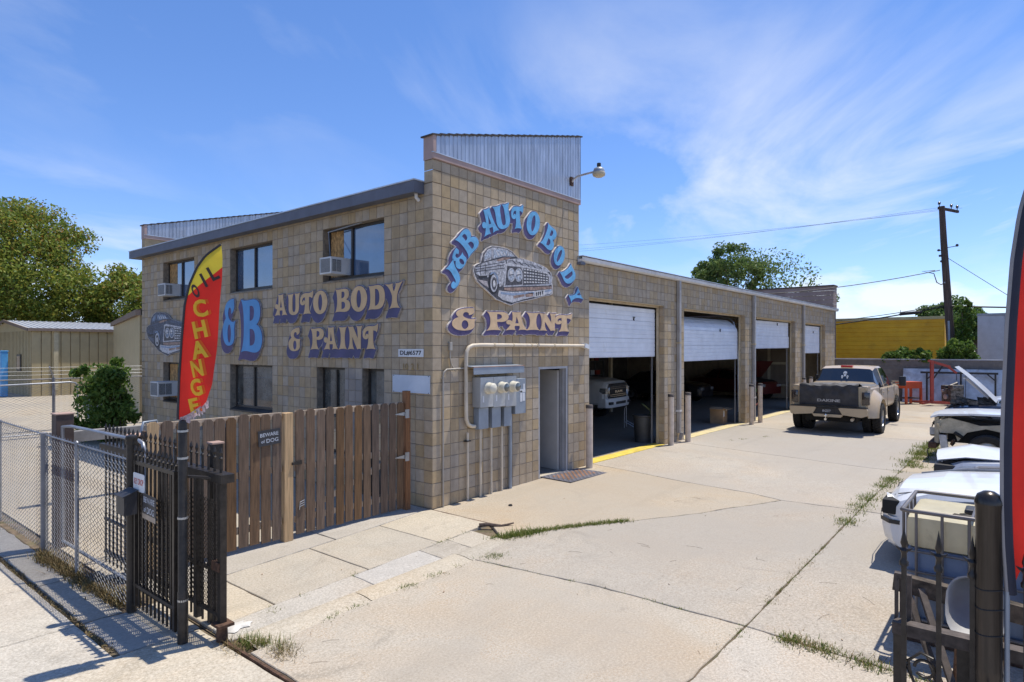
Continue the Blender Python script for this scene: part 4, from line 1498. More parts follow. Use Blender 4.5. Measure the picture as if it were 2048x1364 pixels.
def TF(p):
    # same drawing on the front wall, read from the bounds of the left board
    u = (p[0] - 512) / (1505 - 512)
    v = (p[1] - 565) / (1310 - 565)
    y0, z0 = wall_uv('front', 295, 668)
    y1, z1 = wall_uv('front', 392, 668)
    zt = wall_uv('front', 330, 622)[1]
    zb = wall_uv('front', 330, 712)[1]
    return (y0 + (y1 - y0) * u, zt + (zb - zt) * v)


car_sign('painted slate blue coupe cut-out at the left end of front wall', 'front', TF, TONE_B)

# ------------------------------------------------------------------ small wall signs
def flat_sign(name, label, face, px, text, bg, fg, h=0.012, rows=None, bold=0.02, off=0.004, rim=None):
    (x0, y0), (x1, y1) = px
    a = wall_uv(face, x0, y0)
    b = wall_uv(face, x1, y1)
    U = Vector((1, 0, 0)) if face == 'side' else Vector((0, -1, 0))
    N = Vector((0, -1, 0)) if face == 'side' else Vector((-1, 0, 0))
    V_ = Vector((0, 0, 1))
    w, hh = abs(b[0] - a[0]), abs(a[1] - b[1])
    c = ((a[0] + b[0]) / 2, (a[1] + b[1]) / 2)
    loc = Vector((c[0], 0, c[1])) if face == 'side' else Vector((0, c[0], c[1]))
    root = thing(name, label, 'sign', loc)
    MB().prism([[(-w / 2, -hh / 2), (w / 2, -hh / 2), (w / 2, hh / 2), (-w / 2, hh / 2)]], (0, 0, 0), U, V_, N, off, off + h).build('plate', bg, root)
    if text:
        mb = MB()
        rows = rows or [(text, 0.0, 0.86, 0.62)]
        for t, dv, kw, kh in rows:
            put_text(mb, t, V_ * (dv * hh) + N * (off + h + 0.0015), U, V_, N, w * kw, hh * kh, bold)
        mb.build('lettering', fg, root)
    return root


WHITE_S = mat('white_sign_face', (0.66, 0.68, 0.70), 0.5, var=0.06, vscale=3)
flat_sign('licence_sign', 'small white sign with hand-lettered number above blank plate', 'front', ((798, 698), (848, 714)), 'DL#6577', WHITE_S, PAINT['black'], bold=0.03)
bp = flat_sign('blank_sign', 'blank pale rectangular plate beside the building corner', 'front', ((786.5, 749), (861, 788)), None, mat('blank_plate_paint', (0.52, 0.58, 0.66), 0.45, var=0.07, vscale=1.5), None)
sc = MB()
for a in (-1, 1):
    for b in (-1, 1):
        sc.lathe([(0.0, 0.006), (0.008, 0.004), (0.008, 0.0)], (-0.016, a * 0.43, b * 0.135), (-1, 0, 0), 8)
sc.build('screw', BRONZE, bp)
GOLD = mat('tarnished_gold', (0.30, 0.20, 0.07), 0.55, 0.3, var=0.25)
for i, (ch, x) in enumerate((('1', 808), ('0', 814), ('2', 826), ('1', 836))):
    y_, z_ = wall_uv('front', x, 733)
    dmb = MB()
    put_text(dmb, ch, (-0.012, 0, 0), (0, -1, 0), (0, 0, 1), (-1, 0, 0), None, 0.105, 0.015)
    n_ = {0: 'dark house number one, leftmost under the licence sign', 1: 'worn house number zero under the licence sign', 2: 'gold house number two under the licence sign', 3: 'gold house number one nearest the building corner'}[i]
    tag(dmb.build('house_number', GOLD, loc=(0, y_, z_)), n_, 'house number', 'house numbers on the front wall')

# ------------------------------------------------------------------ window air conditioners
AC_W = mat('air_conditioner_casing', (0.60, 0.60, 0.58), 0.5, var=0.06, dirt=(0.4, 0.37, 0.33), dcov=0.6, dscale=5)
AC_G = mat('air_conditioner_grille', (0.10, 0.105, 0.11), 0.6, 0.3, var=0.3, vscale=30)


def air_con(label, y0, y1, z0, z1, depth=0.40):
    """casing standing out of the window towards the street, grille on its outer face and its side"""
    root = thing('air_conditioner', label, 'air conditioner', (0, (y0 + y1) / 2, z0), 0, 'window air conditioners on the front wall')
    w = (y1 - y0) / 2
    h = z1 - z0
    MB().cbox(-depth, -w, 0, 0.2, w, h, 0.012).build('casing', AC_W, root)
    gr = MB().box(-depth - 0.004, -w + 0.035, 0.035, -depth + 0.002, w - 0.035, h - 0.035)
    gr.build('rear_grille', AC_G, root)
    sg = MB()
    for q in range(2):
        pw = (depth - 0.09) / 2
        a = -depth + 0.03 + q * (pw + 0.015)
        sg.box(a, -w - 0.004, 0.05, a + pw, -w + 0.003, h - 0.05)
    sg.build('side_louvre', AC_G, root)
    fins = MB()
    for i in range(14):
        zz = 0.06 + (h - 0.13) * i / 13
        fins.box(-depth + 0.025, -w - 0.009, zz, -0.04, -w - 0.002, zz + 0.004)
    for i in range(9):
        yy = -w + 0.05 + (2 * w - 0.1) * i / 8
        fins.box(-depth - 0.009, yy, 0.04, -depth - 0.002, yy + 0.005, h - 0.04)
    fins.build('fins', AC_W, root)
    return root


air_con('white air conditioner in the large right upper window', 2.40, 2.76, 3.985, 4.30, 0.264)
air_con('white air conditioner in the far left upper window', 9.69, 10.13, 3.98, 4.30, 0.227)
air_con('white air conditioner in the far left lower window', 9.72, 10.20, 1.385, 1.765, 0.381)
# curtain rod and wires seen at the right upper window
MB().tube([(0.05, 2.95, 4.84), (0.05, 1.9, 4.90)], 0.012, 6).tube([(0.03, 2.9, 4.83), (-0.1, 2.66, 4.35)], 0.006, 5).build('window_brace', GREYMET, SHOP)

# ------------------------------------------------------------------ electricity meters
METER = thing('electric_meters', 'grey cabinet of three electric meters under a small hood', 'electric meter', (1.4, 0, 0))
mo = -1.4
MB().prism([[(-0.24, 2.305), (-0.24, 2.175), (-0.225, 2.175), (-0.225, 2.29), (-0.003, 2.31), (-0.003, 2.325)]], (0.72 + mo, 0, 0), (0, 1, 0), (0, 0, 1), (1, 0, 0), 0, 1.36, back=True).build('hood', GREYMET, METER)
MB().box(0.715 + mo, -0.246, 2.296, 2.085 + mo, -0.2, 2.306).build('hood_edge', mat('rusty_hood_edge', (0.35, 0.16, 0.10), 0.8, var=0.3), METER)
CAN = mat('pale_grey_enamel', (0.42, 0.43, 0.43), 0.45, 0.15, var=0.1, dirt=(0.3, 0.28, 0.26), dcov=0.6, dscale=7)
PUT = mat('meter_white', (0.66, 0.62, 0.50), 0.35, var=0.08)
GLM = glass('meter_glass', (0.10, 0.11, 0.10), 1.5)
for i, (a, b, zb_) in enumerate([(0.93, 1.27, 1.60), (1.275, 1.60, 1.585), (1.605, 1.90, 1.57)]):
    c = MB().cbox(a + mo, -0.20, zb_, b + mo, -0.006, 2.12, 0.008).build('meter_can', CAN, METER)
    xm = (a + b) / 2 + mo + 0.02
    MB().lathe([(0.105, 0.0), (0.105, 0.03), (0.092, 0.035), (0.09, 0.13), (0.075, 0.145)], (xm, -0.20, 1.93), (0, -1, 0), 20).build('meter', PUT, c, smooth=40)
    MB().lathe([(0.075, 0.0), (0.06, 0.012), (0.0, 0.016)], (xm, -0.345, 1.93), (0, -1, 0), 18).build('dial', GLM if i else PUT, c, smooth=40)
    MB().cbox(a + 0.03 + mo, -0.135, 1.22 - 0.005 * i, b - 0.06 + mo, -0.006, zb_ - 0.01, 0.008).build('lower_box', GREYMET, METER)
    MB().box(a + 0.05 + mo, -0.206, 1.69, a + 0.085 + mo, -0.2, 1.80).build('paper_tag', WHITE_S, c)
dis = MB().cbox(1.93 + mo, -0.15, 1.41, 2.24 + mo, -0.006, 2.06, 0.008).build('disconnect_box', GREYMET, METER)
st = MB()
for (x, z, w, h) in ((2.16, 1.86, 0.05, 0.1), (2.06, 1.80, 0.16, 0.06), (2.07, 1.63, 0.06, 0.2), (2.14, 1.64, 0.07, 0.15)):
    st.box(x + mo, -0.1535, z, x + w + mo, -0.151, z + h)
st.build('sticker', WHITE_S, dis)
for i, (x, zt_, r, m_) in enumerate([(1.085, 1.24, 0.021, CREAMP), (1.37, 1.235, 0.021, CREAMP), (1.66, 1.23, 0.021, CREAMP), (1.90, 1.42, 0.034, GREYMET)]):
    MB().tube([(x + mo, -0.055, 0.01), (x + mo, -0.055, zt_)], r, 10).build('conduit', m_, METER, smooth=50)
bend = [(0.94 + mo, -0.06, 1.275), (0.84 + mo, -0.06, 1.285), (0.765 + mo, -0.06, 1.33), (0.725 + mo, -0.06, 1.42), (0.72 + mo, -0.06, 1.6), (0.72 + mo, -0.06, 2.46), (0.735 + mo, -0.06, 2.56), (0.79 + mo, -0.06, 2.635), (0.88 + mo, -0.06, 2.665), (1.1 + mo, -0.06, 2.675), (4.38 + mo, -0.06, 2.675)]
MB().tube(bend, 0.034, 12).build('conduit', CREAMP, METER, smooth=60)
MB().obox((4.44 + mo, -0.06, 2.665), (0.09, 0, -0.02), (0, 0.05, 0), (0.01, 0, 0.045)).build('weatherhead', WHITE_S, METER)
cl = MB()
for x in (1.42, 1.96, 2.5, 2.68, 3.25):
    cl.tube([(x + mo, -0.06, 2.675), (x + 0.03 + mo, -0.06, 2.675)], 0.042, 10)
cl.build('clamp', CREAM, METER)
ts = thing('steel_conduit', 'thin grey conduit bending over beside the building corner', 'conduit', (0.21, 0, 0))
MB().tube([(0, -0.03, 0.01), (0, -0.03, 2.16), (0.02, -0.03, 2.23), (0.08, -0.03, 2.27), (0.52, -0.03, 2.28)], 0.014, 8).build('pipe', CONDUIT, ts, smooth=60)
MB().box(-0.03, -0.02, 2.12, 0.03, -0.002, 2.14).build('clip', CONDUIT, ts)
s2 = thing('pipe_stub', 'short capped cream pipe standing left of the meter conduits', 'pipe', (0.77, -0.05, 0))
MB().tube([(0, 0, 0.01), (0, 0, 1.18)], 0.021, 10).build('pipe', CREAMP, s2, smooth=60)
MB().box(-0.055, -0.03, 1.03, 0.055, 0.045, 1.05).build('valve', BRONZE, s2)
s3 = thing('wall_hook', 'small grey cable outlet and wire above the meter hood', 'cable', (0.38, 0, 2.6))
MB().tube([(0.0, -0.02, 0.09), (0.0, -0.02, -0.14), (0.03, -0.02, -0.25), (0.12, -0.02, -0.36)], 0.011, 6).build('wire', CONDUIT, s3, smooth=60)
MB().cbox(-0.03, -0.05, -0.02, 0.03, -0.004, 0.12, 0.008).build('cap', CONDUIT, s3)

# ------------------------------------------------------------------ lamp on the parapet
LAMP = thing('yard_lamp', 'yard lamp on a short curved arm high on the ribbed parapet', 'lamp', (3.93, -0.03, 6.12))
MB().cbox(-0.05, -0.03, -0.10, 0.05, 0.0, 0.08, 0.006).build('bracket', STEEL_R, LAMP)
MB().tube([(0, -0.02, -0.02), (0, -0.07, 0.03), (0, -0.15, 0.07), (0.01, -0.3, 0.085), (0.02, -0.56, 0.10)], 0.022, 10).build('arm', GALV, LAMP, smooth=60)
MB().lathe([(0.0, 0.10), (0.05, 0.098), (0.10, 0.075), (0.115, 0.03), (0.12, 0.0)], (0.02, -0.66, 0.07), (0, 0, 1), 18).build('housing', GREYMET, LAMP, smooth=50)
MB().lathe([(0.12, 0.0), (0.135, -0.03), (0.12, -0.075), (0.07, -0.10), (0.0, -0.105)], (0.02, -0.66, 0.07), (0, 0, 1), 18).build('lens', mat('yellowed_lens', (0.55, 0.47, 0.33), 0.35, var=0.1), LAMP, smooth=50)
MB().lathe([(0.0, 0.09), (0.04, 0.088), (0.042, 0.03), (0.03, 0.0)], (0.02, -0.66, 0.165), (0, 0, 1), 12).build('photocell', BRONZE, LAMP, smooth=40)

# ------------------------------------------------------------------ bollards along the garage
BOL = mat('bollard_paint', (0.62, 0.51, 0.40), 0.6, var=0.12, vscale=5, dirt=(0.28, 0.19, 0.14), dcov=0.58, dscale=4)
BCAP = mat('bollard_band', (0.085, 0.07, 0.062), 0.7, var=0.2)
bspots = [(4.36, -0.20, 'cream steel bollard between the office doorway and first garage door'), (8.34, -0.18, 'cream bollard at the right edge of first garage door'), (9.20, -0.27, 'cream bollard at the left edge of second garage door'),
          (14.24, -0.27, 'cream bollard at the right edge of second garage door'), (15.03, -0.30, 'cream bollard at the left edge of third garage door'), (20.6, -0.26, 'cream bollard left of the last downspout, behind the truck bed'), (21.6, -0.27, 'cream bollard at the left edge of fourth garage door')]
b_body = MB().lathe([(0.075, 0.0), (0.073, 1.27)], (0, 0, 0), (0, 0, 1), 16).mesh('post', BOL, 50)
b_cap = MB().lathe([(0.078, 1.27), (0.078, 1.335), (0.07, 1.345), (0.0, 1.35)], (0, 0, 0), (0, 0, 1), 16).mesh('band', BCAP, 40)
for x, y, l in bspots:
    t = thing('bollard', l, 'bollard', (x, y, GZ(x) - 0.005), 0, 'bollards along the garage')
    inst(b_body, 'post', t, (0, 0, 0))
    inst(b_cap, 'band', t, (0, 0, 0))

# ------------------------------------------------------------------ door mat
DM = thing('door_mat', 'rubber mat with rust coloured squares in front of doorway', 'mat', (3.55, -0.36, GZ(3.5) + 0.002), R(-3))
MB().box(-0.62, -0.38, 0.0, 0.62, 0.38, 0.008).build('mat_base', mat('mat_grey', (0.10, 0.10, 0.12), 0.9, var=0.2), DM)
mt = MB()
mt2 = MB()
for i in range(20):
    for j in range(12):
        if (i + j) % 2:
            continue
        x, y = -0.57 + i * 0.06, -0.33 + j * 0.06
        edge = i < 2 or i > 17 or j < 2 or j > 9
        (mt2 if edge else mt).box(x - 0.024, y - 0.024, 0.008, x + 0.024, y + 0.024, 0.014)
tag(mt.build('mat_square', mat('mat_rust', (0.28, 0.15, 0.09), 0.9, var=0.25), DM), kind='stuff')
tag(mt2.build('mat_border_square', mat('mat_border', (0.17, 0.165, 0.19), 0.9, var=0.2), DM), kind='stuff')
# ------------------------------------------------------------------ wooden fence and gate
WOOD = mat('weathered_cedar', (0.142, 0.089, 0.053), 0.85, var=0.32, vscale=5, stretch=(9, 9, 0.5), bump=0.35, bscale=30, rand=0.10, dirt=(0.11, 0.085, 0.065), dcov=0.58, dscale=2.2)
WOOD_N = mat('new_pine', (0.47, 0.315, 0.165), 0.75, var=0.2, vscale=5, stretch=(10, 10, 0.5), bump=0.2, bscale=30)
WOOD_O = mat('stained_post', (0.22, 0.10, 0.04), 0.75, var=0.25, vscale=5, stretch=(10, 10, 0.5))
RAILW = mat('rail_timber', (0.42, 0.33, 0.24), 0.85, var=0.2, vscale=6)
ZINC = mat('zinc_hardware', (0.45, 0.46, 0.47), 0.4, 0.8, var=0.15)
BLACKI = mat('black_iron', (0.032, 0.027, 0.023), 0.42, 0.3, var=0.3, vscale=14, dirt=(0.10, 0.06, 0.04), dcov=0.64, dscale=8, bump=0.1)
rw = random.Random(5)


def board_mesh(w, h, t=0.019):
    c = 0.032
    return MB().prism([[(-w / 2, 0), (w / 2, 0), (w / 2, h - c), (w / 2 - c, h), (-w / 2 + c, h), (-w / 2, h - c)]], (0, 0, 0), (1, 0, 0), (0, 0, 1), (0, -1, 0), -t, 0, back=True)


def boards(parent, xs, y, z0, z1, m):
    for x in xs:
        w = 0.127 + rw.uniform(-0.005, 0.004)
        o = board_mesh(w, z1 - z0 + rw.uniform(-0.012, 0.012)).build('board', m, parent)
        o.location = (x, y + rw.uniform(-0.004, 0.004), z0 + rw.uniform(-0.008, 0.008))
        o.rotation_euler = (0, R(rw.uniform(-0.35, 0.35)), 0)


WF = thing('wooden_fence', 'weathered board fence between the iron gate and the tan post', 'fence')
boards(WF, [-3.908, -3.735, -3.6, -3.44, -3.29, -3.136, -2.98, -2.83, -2.674, -2.523], 0.33, 0.06, 1.755, WOOD)
boards(WF, [-4.056], 0.33, 0.06, 1.77, WOOD_N)
for z in (0.24, 0.95, 1.665):
    MB().box(-4.12, 0.352, z, -2.44, 0.39, z + 0.085).build('rail', RAILW, WF)
MB().cbox(-2.427, 0.305, 0.0, -2.295, 0.42, 1.74, 0.006).build('post', WOOD_N, WF)
MB().cbox(-4.12, 0.392, 0.0, -4.03, 0.48, 1.66, 0.006).build('post', WOOD, WF)
WG = thing('wooden_gate', 'weathered board gate hinged on the stained post by the corner', 'gate')
boards(WG, [-2.171, -2.01, -1.852, -1.688, -1.52, -1.364, -1.2, -1.034, -0.868, -0.707, -0.55, -0.386], 0.33, 0.055, 1.76, WOOD)
for z in (0.22, 0.93, 1.668):
    MB().box(-2.235, 0.352, z, -0.32, 0.39, z + 0.085).build('rail', RAILW, WG)
MB().bar((-2.2, 0.372, 0.31), (-0.36, 0.372, 0.92), 0.036, 0.085).build('brace', RAILW, WG)
MB().cbox(-0.292, 0.30, 0.0, -0.20, 0.40, 1.93, 0.006).build('gate_post', WOOD_O, WG)
for z in (0.86, 1.55):
    MB().add([(-0.50, 0.318, z + 0.012), (-0.295, 0.318, z - 0.018), (-0.295, 0.318, z + 0.045), (-0.5, 0.318, z + 0.022), (-0.50, 0.325, z + 0.012), (-0.295, 0.325, z - 0.018), (-0.295, 0.325, z + 0.045), (-0.5, 0.325, z + 0.022)],
             [(0, 1, 2, 3), (4, 7, 6, 5), (0, 4, 5, 1), (2, 6, 7, 3)]).box(-0.297, 0.29, z - 0.055, -0.235, 0.299, z + 0.085).tube([(-0.297, 0.305, z - 0.055), (-0.297, 0.305, z + 0.085)], 0.011, 8).build('hinge', ZINC, WG)
MB().box(-2.32, 0.285, 1.03, -2.19, 0.312, 1.065).box(-2.245, 0.31, 1.02, -2.16, 0.328, 1.075).build('latch', BLACKI, WG)
lc = MB()
for k in range(3):
    lc.tube([(-2.12, 0.312, 0.52 - 0.03 * k), (-2.19, 0.312, 0.50 - 0.03 * k), (-2.2, 0.312, 0.40)], 0.006, 6)
lc.build('gate_hardware', ZINC, WG)

# ------------------------------------------------------------------ BEWARE of DOG plate on the boards
SIGN_K = mat('black_tin', (0.03, 0.03, 0.035), 0.5, var=0.2)
SIGN_T = mat('sign_letter_grey', (0.42, 0.45, 0.50), 0.5, var=0.2, vscale=20)


def dog_sign(label, loc, U, N, w, h, tilt=0.0, foot=None):
    U = Vector(U)
    N = Vector(N)
    V_ = Vector((0, 0, 1))
    a = math.radians(tilt)
    U2 = U * math.cos(a) + V_ * math.sin(a)
    V2 = V_ * math.cos(a) - U * math.sin(a)
    root = thing('warning_sign', label, 'sign', loc)
    MB().prism([[(-w / 2, -h / 2), (w / 2, -h / 2), (w / 2, h / 2), (-w / 2, h / 2)]], (0, 0, 0), U2, V2, N, 0, 0.006, back=True).build('plate', SIGN_K, root)
    mb = MB()
    dz = 0.0 if foot is None else h * 0.08
    put_text(mb, 'BEWARE', V2 * (h * 0.2 + dz) + N * 0.0075, U2, V2, N, w * 0.82, h * 0.24, 0.02)
    put_text(mb, 'of', U2 * (-w * 0.30) + V2 * (-h * 0.2 + dz) + N * 0.0075, U2, V2, N, w * 0.17, h * 0.2, 0.02)
    put_text(mb, 'DOG', U2 * (w * 0.12) + V2 * (-h * 0.2 + dz) + N * 0.0075, U2, V2, N, w * 0.54, h * 0.26, 0.02)
    tag(mb.build('lettering', SIGN_T, root), kind='stuff')
    if foot:
        MB().prism([[(-w / 2, -h / 2), (w / 2, -h / 2), (w / 2, -h * 0.30), (-w / 2, -h * 0.30)]], (0, 0, 0), U2, V2, N, 0.006, 0.0068).build('worn_strip', foot, root)
    return root


dog_sign('black dog warning plate nailed to the board fence', (-2.64, 0.316, 1.44), (1, 0, 0), (0, -1, 0), 0.315, 0.205, 4)
dog_sign('black dog warning plate with worn bottom strip on iron gate', (-4.63, -1.09, 1.12), (0, -1, 0), (-1, 0, 0), 0.30, 0.235, -2, mat('worn_strip', (0.36, 0.29, 0.22), 0.7, var=0.2))

# ------------------------------------------------------------------ iron gates at the street
def finial(mb, x, y, z, s=1.0):
    mb.lathe([(0.010 * s, 0.0), (0.019 * s, 0.012 * s), (0.010 * s, 0.024 * s), (0.008 * s, 0.034 * s), (0.017 * s, 0.062 * s), (0.010 * s, 0.09 * s), (0.0, 0.118 * s)], (x, y, z), (0, 0, 1), 6)


def picket_gate(label, x, y0, y1, z0, zr, zt, n, rails, bar=0.008, group=None, name='iron_gate'):
    root = thing(name, label, 'gate', (x, (y0 + y1) / 2, 0), 0, group)
    yc = (y0 + y1) / 2
    for i in range(n):
        y = y0 + (y1 - y0) * i / (n - 1) - yc
        mb = MB().box(-bar, y - bar, z0, bar, y + bar, zt - 0.11)
        finial(mb, 0, y, zt - 0.118)
        mb.build('picket', BLACKI, root)
    for z, t in rails:
        MB().box(-0.016, y0 - yc - 0.02 if y0 < y1 else y1 - yc - 0.02, z - t, 0.016, (y1 if y1 > y0 else y0) - yc + 0.02, z).build('rail', BLACKI, root)
    return root


def expanded_mesh(parent, x, y0, y1, z0, z1, s=0.045, r=0.0035):
    """diamond steel mesh"""
    mb = MB()
    n = int((y1 - y0) / s)
    m_ = int((z1 - z0) / s)
    for d in (1, -1):
        for k in range(-m_, n + 1):
            a, b = max(0, k if d > 0 else k), None
            pts = []
            p0 = (y0 + k * s, z0) if d > 0 else (y0 + k * s, z1)
            p1 = (y0 + (k + m_) * s, z0 + m_ * s) if d > 0 else (y0 + (k + m_) * s, z1 - m_ * s)
            t0 = max(0.0, (y0 - p0[0]) / (p1[0] - p0[0]))
            t1 = min(1.0, (y1 - p0[0]) / (p1[0] - p0[0]))
            if t1 <= t0:
                continue
            q0 = (p0[0] + (p1[0] - p0[0]) * t0, p0[1] + (p1[1] - p0[1]) * t0)
            q1 = (p0[0] + (p1[0] - p0[0]) * t1, p0[1] + (p1[1] - p0[1]) * t1)
            mb.tube([(x, *q0), (x, *q1)], r, 3, caps=False)
    return tag(mb.build('steel_mesh', BLACKI, parent), kind='stuff')


ga = picket_gate('near iron gate leaf with spear tops between ball post and tall pole', -4.58, -0.62, -1.53, 0.07, 1.5, 1.665, 11, [(1.51, 0.035), (0.30, 0.03)])
expanded_mesh(ga, 0.012, -0.45, 0.455, 0.30, 1.2)
MB().box(-0.02, -0.47, 0.08, 0.02, -0.43, 1.51).build('stile', BLACKI, ga)
MB().box(-0.02, 0.425, 0.08, 0.02, 0.455, 1.51).build('stile', BLACKI, ga)
sc = MB()
for yy in (-0.22, 0.12):
    for zz in (0.5, 0.78, 1.05):
        sc.tube([(0.01, yy + 0.06 * math.cos(a) * (1 - a / 9), zz + 0.06 * math.sin(a) * (1 - a / 9)) for a in [k * 0.45 for k in range(15)]], 0.005, 5)
tag(sc.build('scrollwork', BLACKI, ga), kind='stuff')
gb = picket_gate('far iron gate leaf hanging under the heavy top beam', -4.33, -1.86, 0.98, 0.10, 1.46, 1.735, 25, [(0.24, 0.03), (0.62, 0.025)])
MB().box(-0.06, -1.55, 1.425, 0.06, 1.45, 1.50).build('top_beam', BLACKI, gb)
expanded_mesh(gb, 0.015, -1.42, -0.1, 0.24, 1.24)
MB().box(-0.03, -1.42 + 0.42, 0.10, 0.03, -1.42 + 0.48, 1.42).build('stile', BLACKI, gb)
MB().box(-0.03, -1.44, 0.62, 0.03, -1.30, 0.70).build('lock_box', STEEL_R, gb)
# posts
LP = thing('iron_post', 'round black gate post with a ball cap beside the chain link', 'post', (-4.59, -0.54, 0))
MB().lathe([(0.046, 0.0), (0.045, 1.69)], n=14).build('shaft', BLACKI, LP, smooth=50)
MB().lathe([(0.052, 1.66), (0.055, 1.68), (0.05, 1.70), (0.058, 1.715), (0.05, 1.745), (0.0, 1.76)], n=14).build('ball_cap', BLACKI, LP, smooth=50)
RP = thing('iron_post', 'square black gate post at the driveway with a concrete foot', 'post', (-4.32, -1.86, 0))
MB().cbox(-0.03, -0.03, 0.16, 0.03, 0.03, 1.42, 0.004).build('shaft', BLACKI, RP)
MB().box(-0.07, -0.09, 0.14, 0.07, 0.06, 0.165).lathe([(0.05, 0.0), (0.045, 0.15)], n=12).build('foot', STEEL_R, RP)
MB().lathe([(0.035, 0.0), (0.042, 0.02), (0.0, 0.05)], (0.0, 0.02, 1.42), n=10).build('cap', STEEL_R, RP)
FP = thing('flag_pole', 'tall black steel pole that carries the oil change flag', 'pole', (-4.56, -1.63, 0))
MB().lathe([(0.044, 0.0), (0.044, 0.45), (0.040, 0.46), (0.038, 1.93), (0.03, 1.97), (0.0, 1.98)], n=16).build('shaft', BLACKI, FP, smooth=40)
bn = MB()
for z in (0.37, 1.10, 1.63, 1.87):
    bn.lathe([(0.0445, 0.0), (0.0445, 0.018)], (0, 0, z), n=14).lathe([(0.0, 0.018), (0.0445, 0.018)], (0, 0, z), n=14)
tag(bn.build('hose_clamp', ZINC, FP), kind='stuff')
MB().bar((0.02, 0.02, 1.47), (0.20, -0.18, 1.455), 0.03, 0.02).build('stay', BLACKI, FP)
BROWNP = mat('brown_post_paint', (0.075, 0.05, 0.04), 0.7, var=0.25, vscale=5)
COPPER = mat('faded_cap', (0.40, 0.27, 0.21), 0.6, var=0.2)
for x, y, h, w, l in ((-4.36, 2.47, 1.74, 0.10, 'brown square post with a pale cap behind the chain link'), (-4.17, -1.42, 1.70, 0.05, 'dark square post behind the far iron gate leaf')):
    t = thing('timber_post', l, 'post', (x, y, 0))
    MB().cbox(-w, -w, 0, w, w, h, 0.006).build('shaft', BROWNP if y > 0 else BLACKI, t)
    MB().cbox(-w - 0.01, -w - 0.01, h, w + 0.01, w + 0.01, h + 0.02, 0.006).build('cap', COPPER, t)
t = thing('timber_post', 'round brown post with a pale cap at the fence end', 'post', (-4.15, 0.62, 0))
MB().lathe([(0.088, 0.0), (0.086, 1.60)], n=16).build('shaft', BROWNP, t, smooth=50)
MB().lathe([(0.0, 1.625), (0.075, 1.62), (0.095, 1.605), (0.095, 1.59)], n=16).build('cap', COPPER, t, smooth=50)
# key drop
KD = thing('key_drop_box', 'black key drop box with a sloped lid on the iron gate', 'letter box', (-4.69, -0.72, 1.02))
MB().prism([[(-0.06, 0.0), (0.055, 0.0), (0.055, 0.215), (-0.06, 0.175)]], (0, 0.11, 0), (1, 0, 0), (0, 0, 1), (0, -1, 0), 0, 0.20, back=True).build('box', SIGN_K, KD)
MB().add([(-0.075, 0.12, 0.172), (0.06, 0.12, 0.222), (0.06, -0.1, 0.222), (-0.075, -0.1, 0.172), (-0.075, 0.12, 0.182), (0.06, 0.12, 0.232), (0.06, -0.1, 0.232), (-0.075, -0.1, 0.182)],
         [(0, 1, 2, 3), (4, 7, 6, 5), (0, 3, 7, 4), (1, 5, 6, 2), (0, 4, 5, 1), (3, 2, 6, 7)]).build('lid', SIGN_K, KD)
KS = thing('key_drop_sign', 'small white sign with red letters above the key drop box', 'sign', (-4.615, -0.80, 1.325))
r_ = 0.02
lo = []
for cx_, cy_, a0 in ((0.115, 0.06, 0), (-0.115, 0.06, 90), (-0.115, -0.075, 180), (0.115, -0.075, 270)):
    for k in range(4):
        a = R(a0 + 30 * k)
        lo.append((cx_ + r_ * math.cos(a), cy_ + r_ * math.sin(a)))
MB().prism([lo], (0, 0, 0), (0, -1, 0), (0, 0, 1), (-1, 0, 0), 0, 0.004, back=True).build('plate', WHITE_S, KS)
kt = MB()
put_text(kt, 'KEY DROP', (-0.0055, 0, 0.0), (0, -1, 0), (0, 0, 1), (-1, 0, 0), 0.225, 0.06, 0.01)
tag(kt.build('lettering', mat('red_print', (0.55, 0.06, 0.04), 0.5, var=0.1), KS), kind='stuff')

# ------------------------------------------------------------------ chain link
WIRE = mat('galvanised_wire', (0.19, 0.20, 0.225), 0.45, 0.4, var=0.2)
PIPE = mat('galvanised_pipe', (0.27, 0.285, 0.32), 0.4, 0.5, var=0.15)


def chain_link(parent, o, U, w, h, s=0.054, r=0.0034, tips=True):
    """woven zigzag wires in the plane of U and Z"""
    o, U = Vector(o), Vector(U).normalized()
    n = int(w / s)
    k = int(h / (s / 2))
    N = U.cross(Vector((0, 0, 1)))
    mb = MB()
    for i in range(n):
        pts = []
        for j in range(k + 1):
            off = (s * 0.5 if (j % 2) else -s * 0.5) * (1 if i % 2 == 0 else -1)
            pts.append(o + U * (i * s + off * 1.04 + s / 2) + Vector((0, 0, 1)) * (j * s / 2) + N * (0.003 if j % 2 else -0.003))
        if tips:
            pts.append(pts[-1] + Vector((0, 0, s * 0.45)) + U * 0.006)
        mb.tube(pts, r, 3, caps=False)
    return tag(mb.build('wire_mesh', WIRE, parent), kind='stuff')


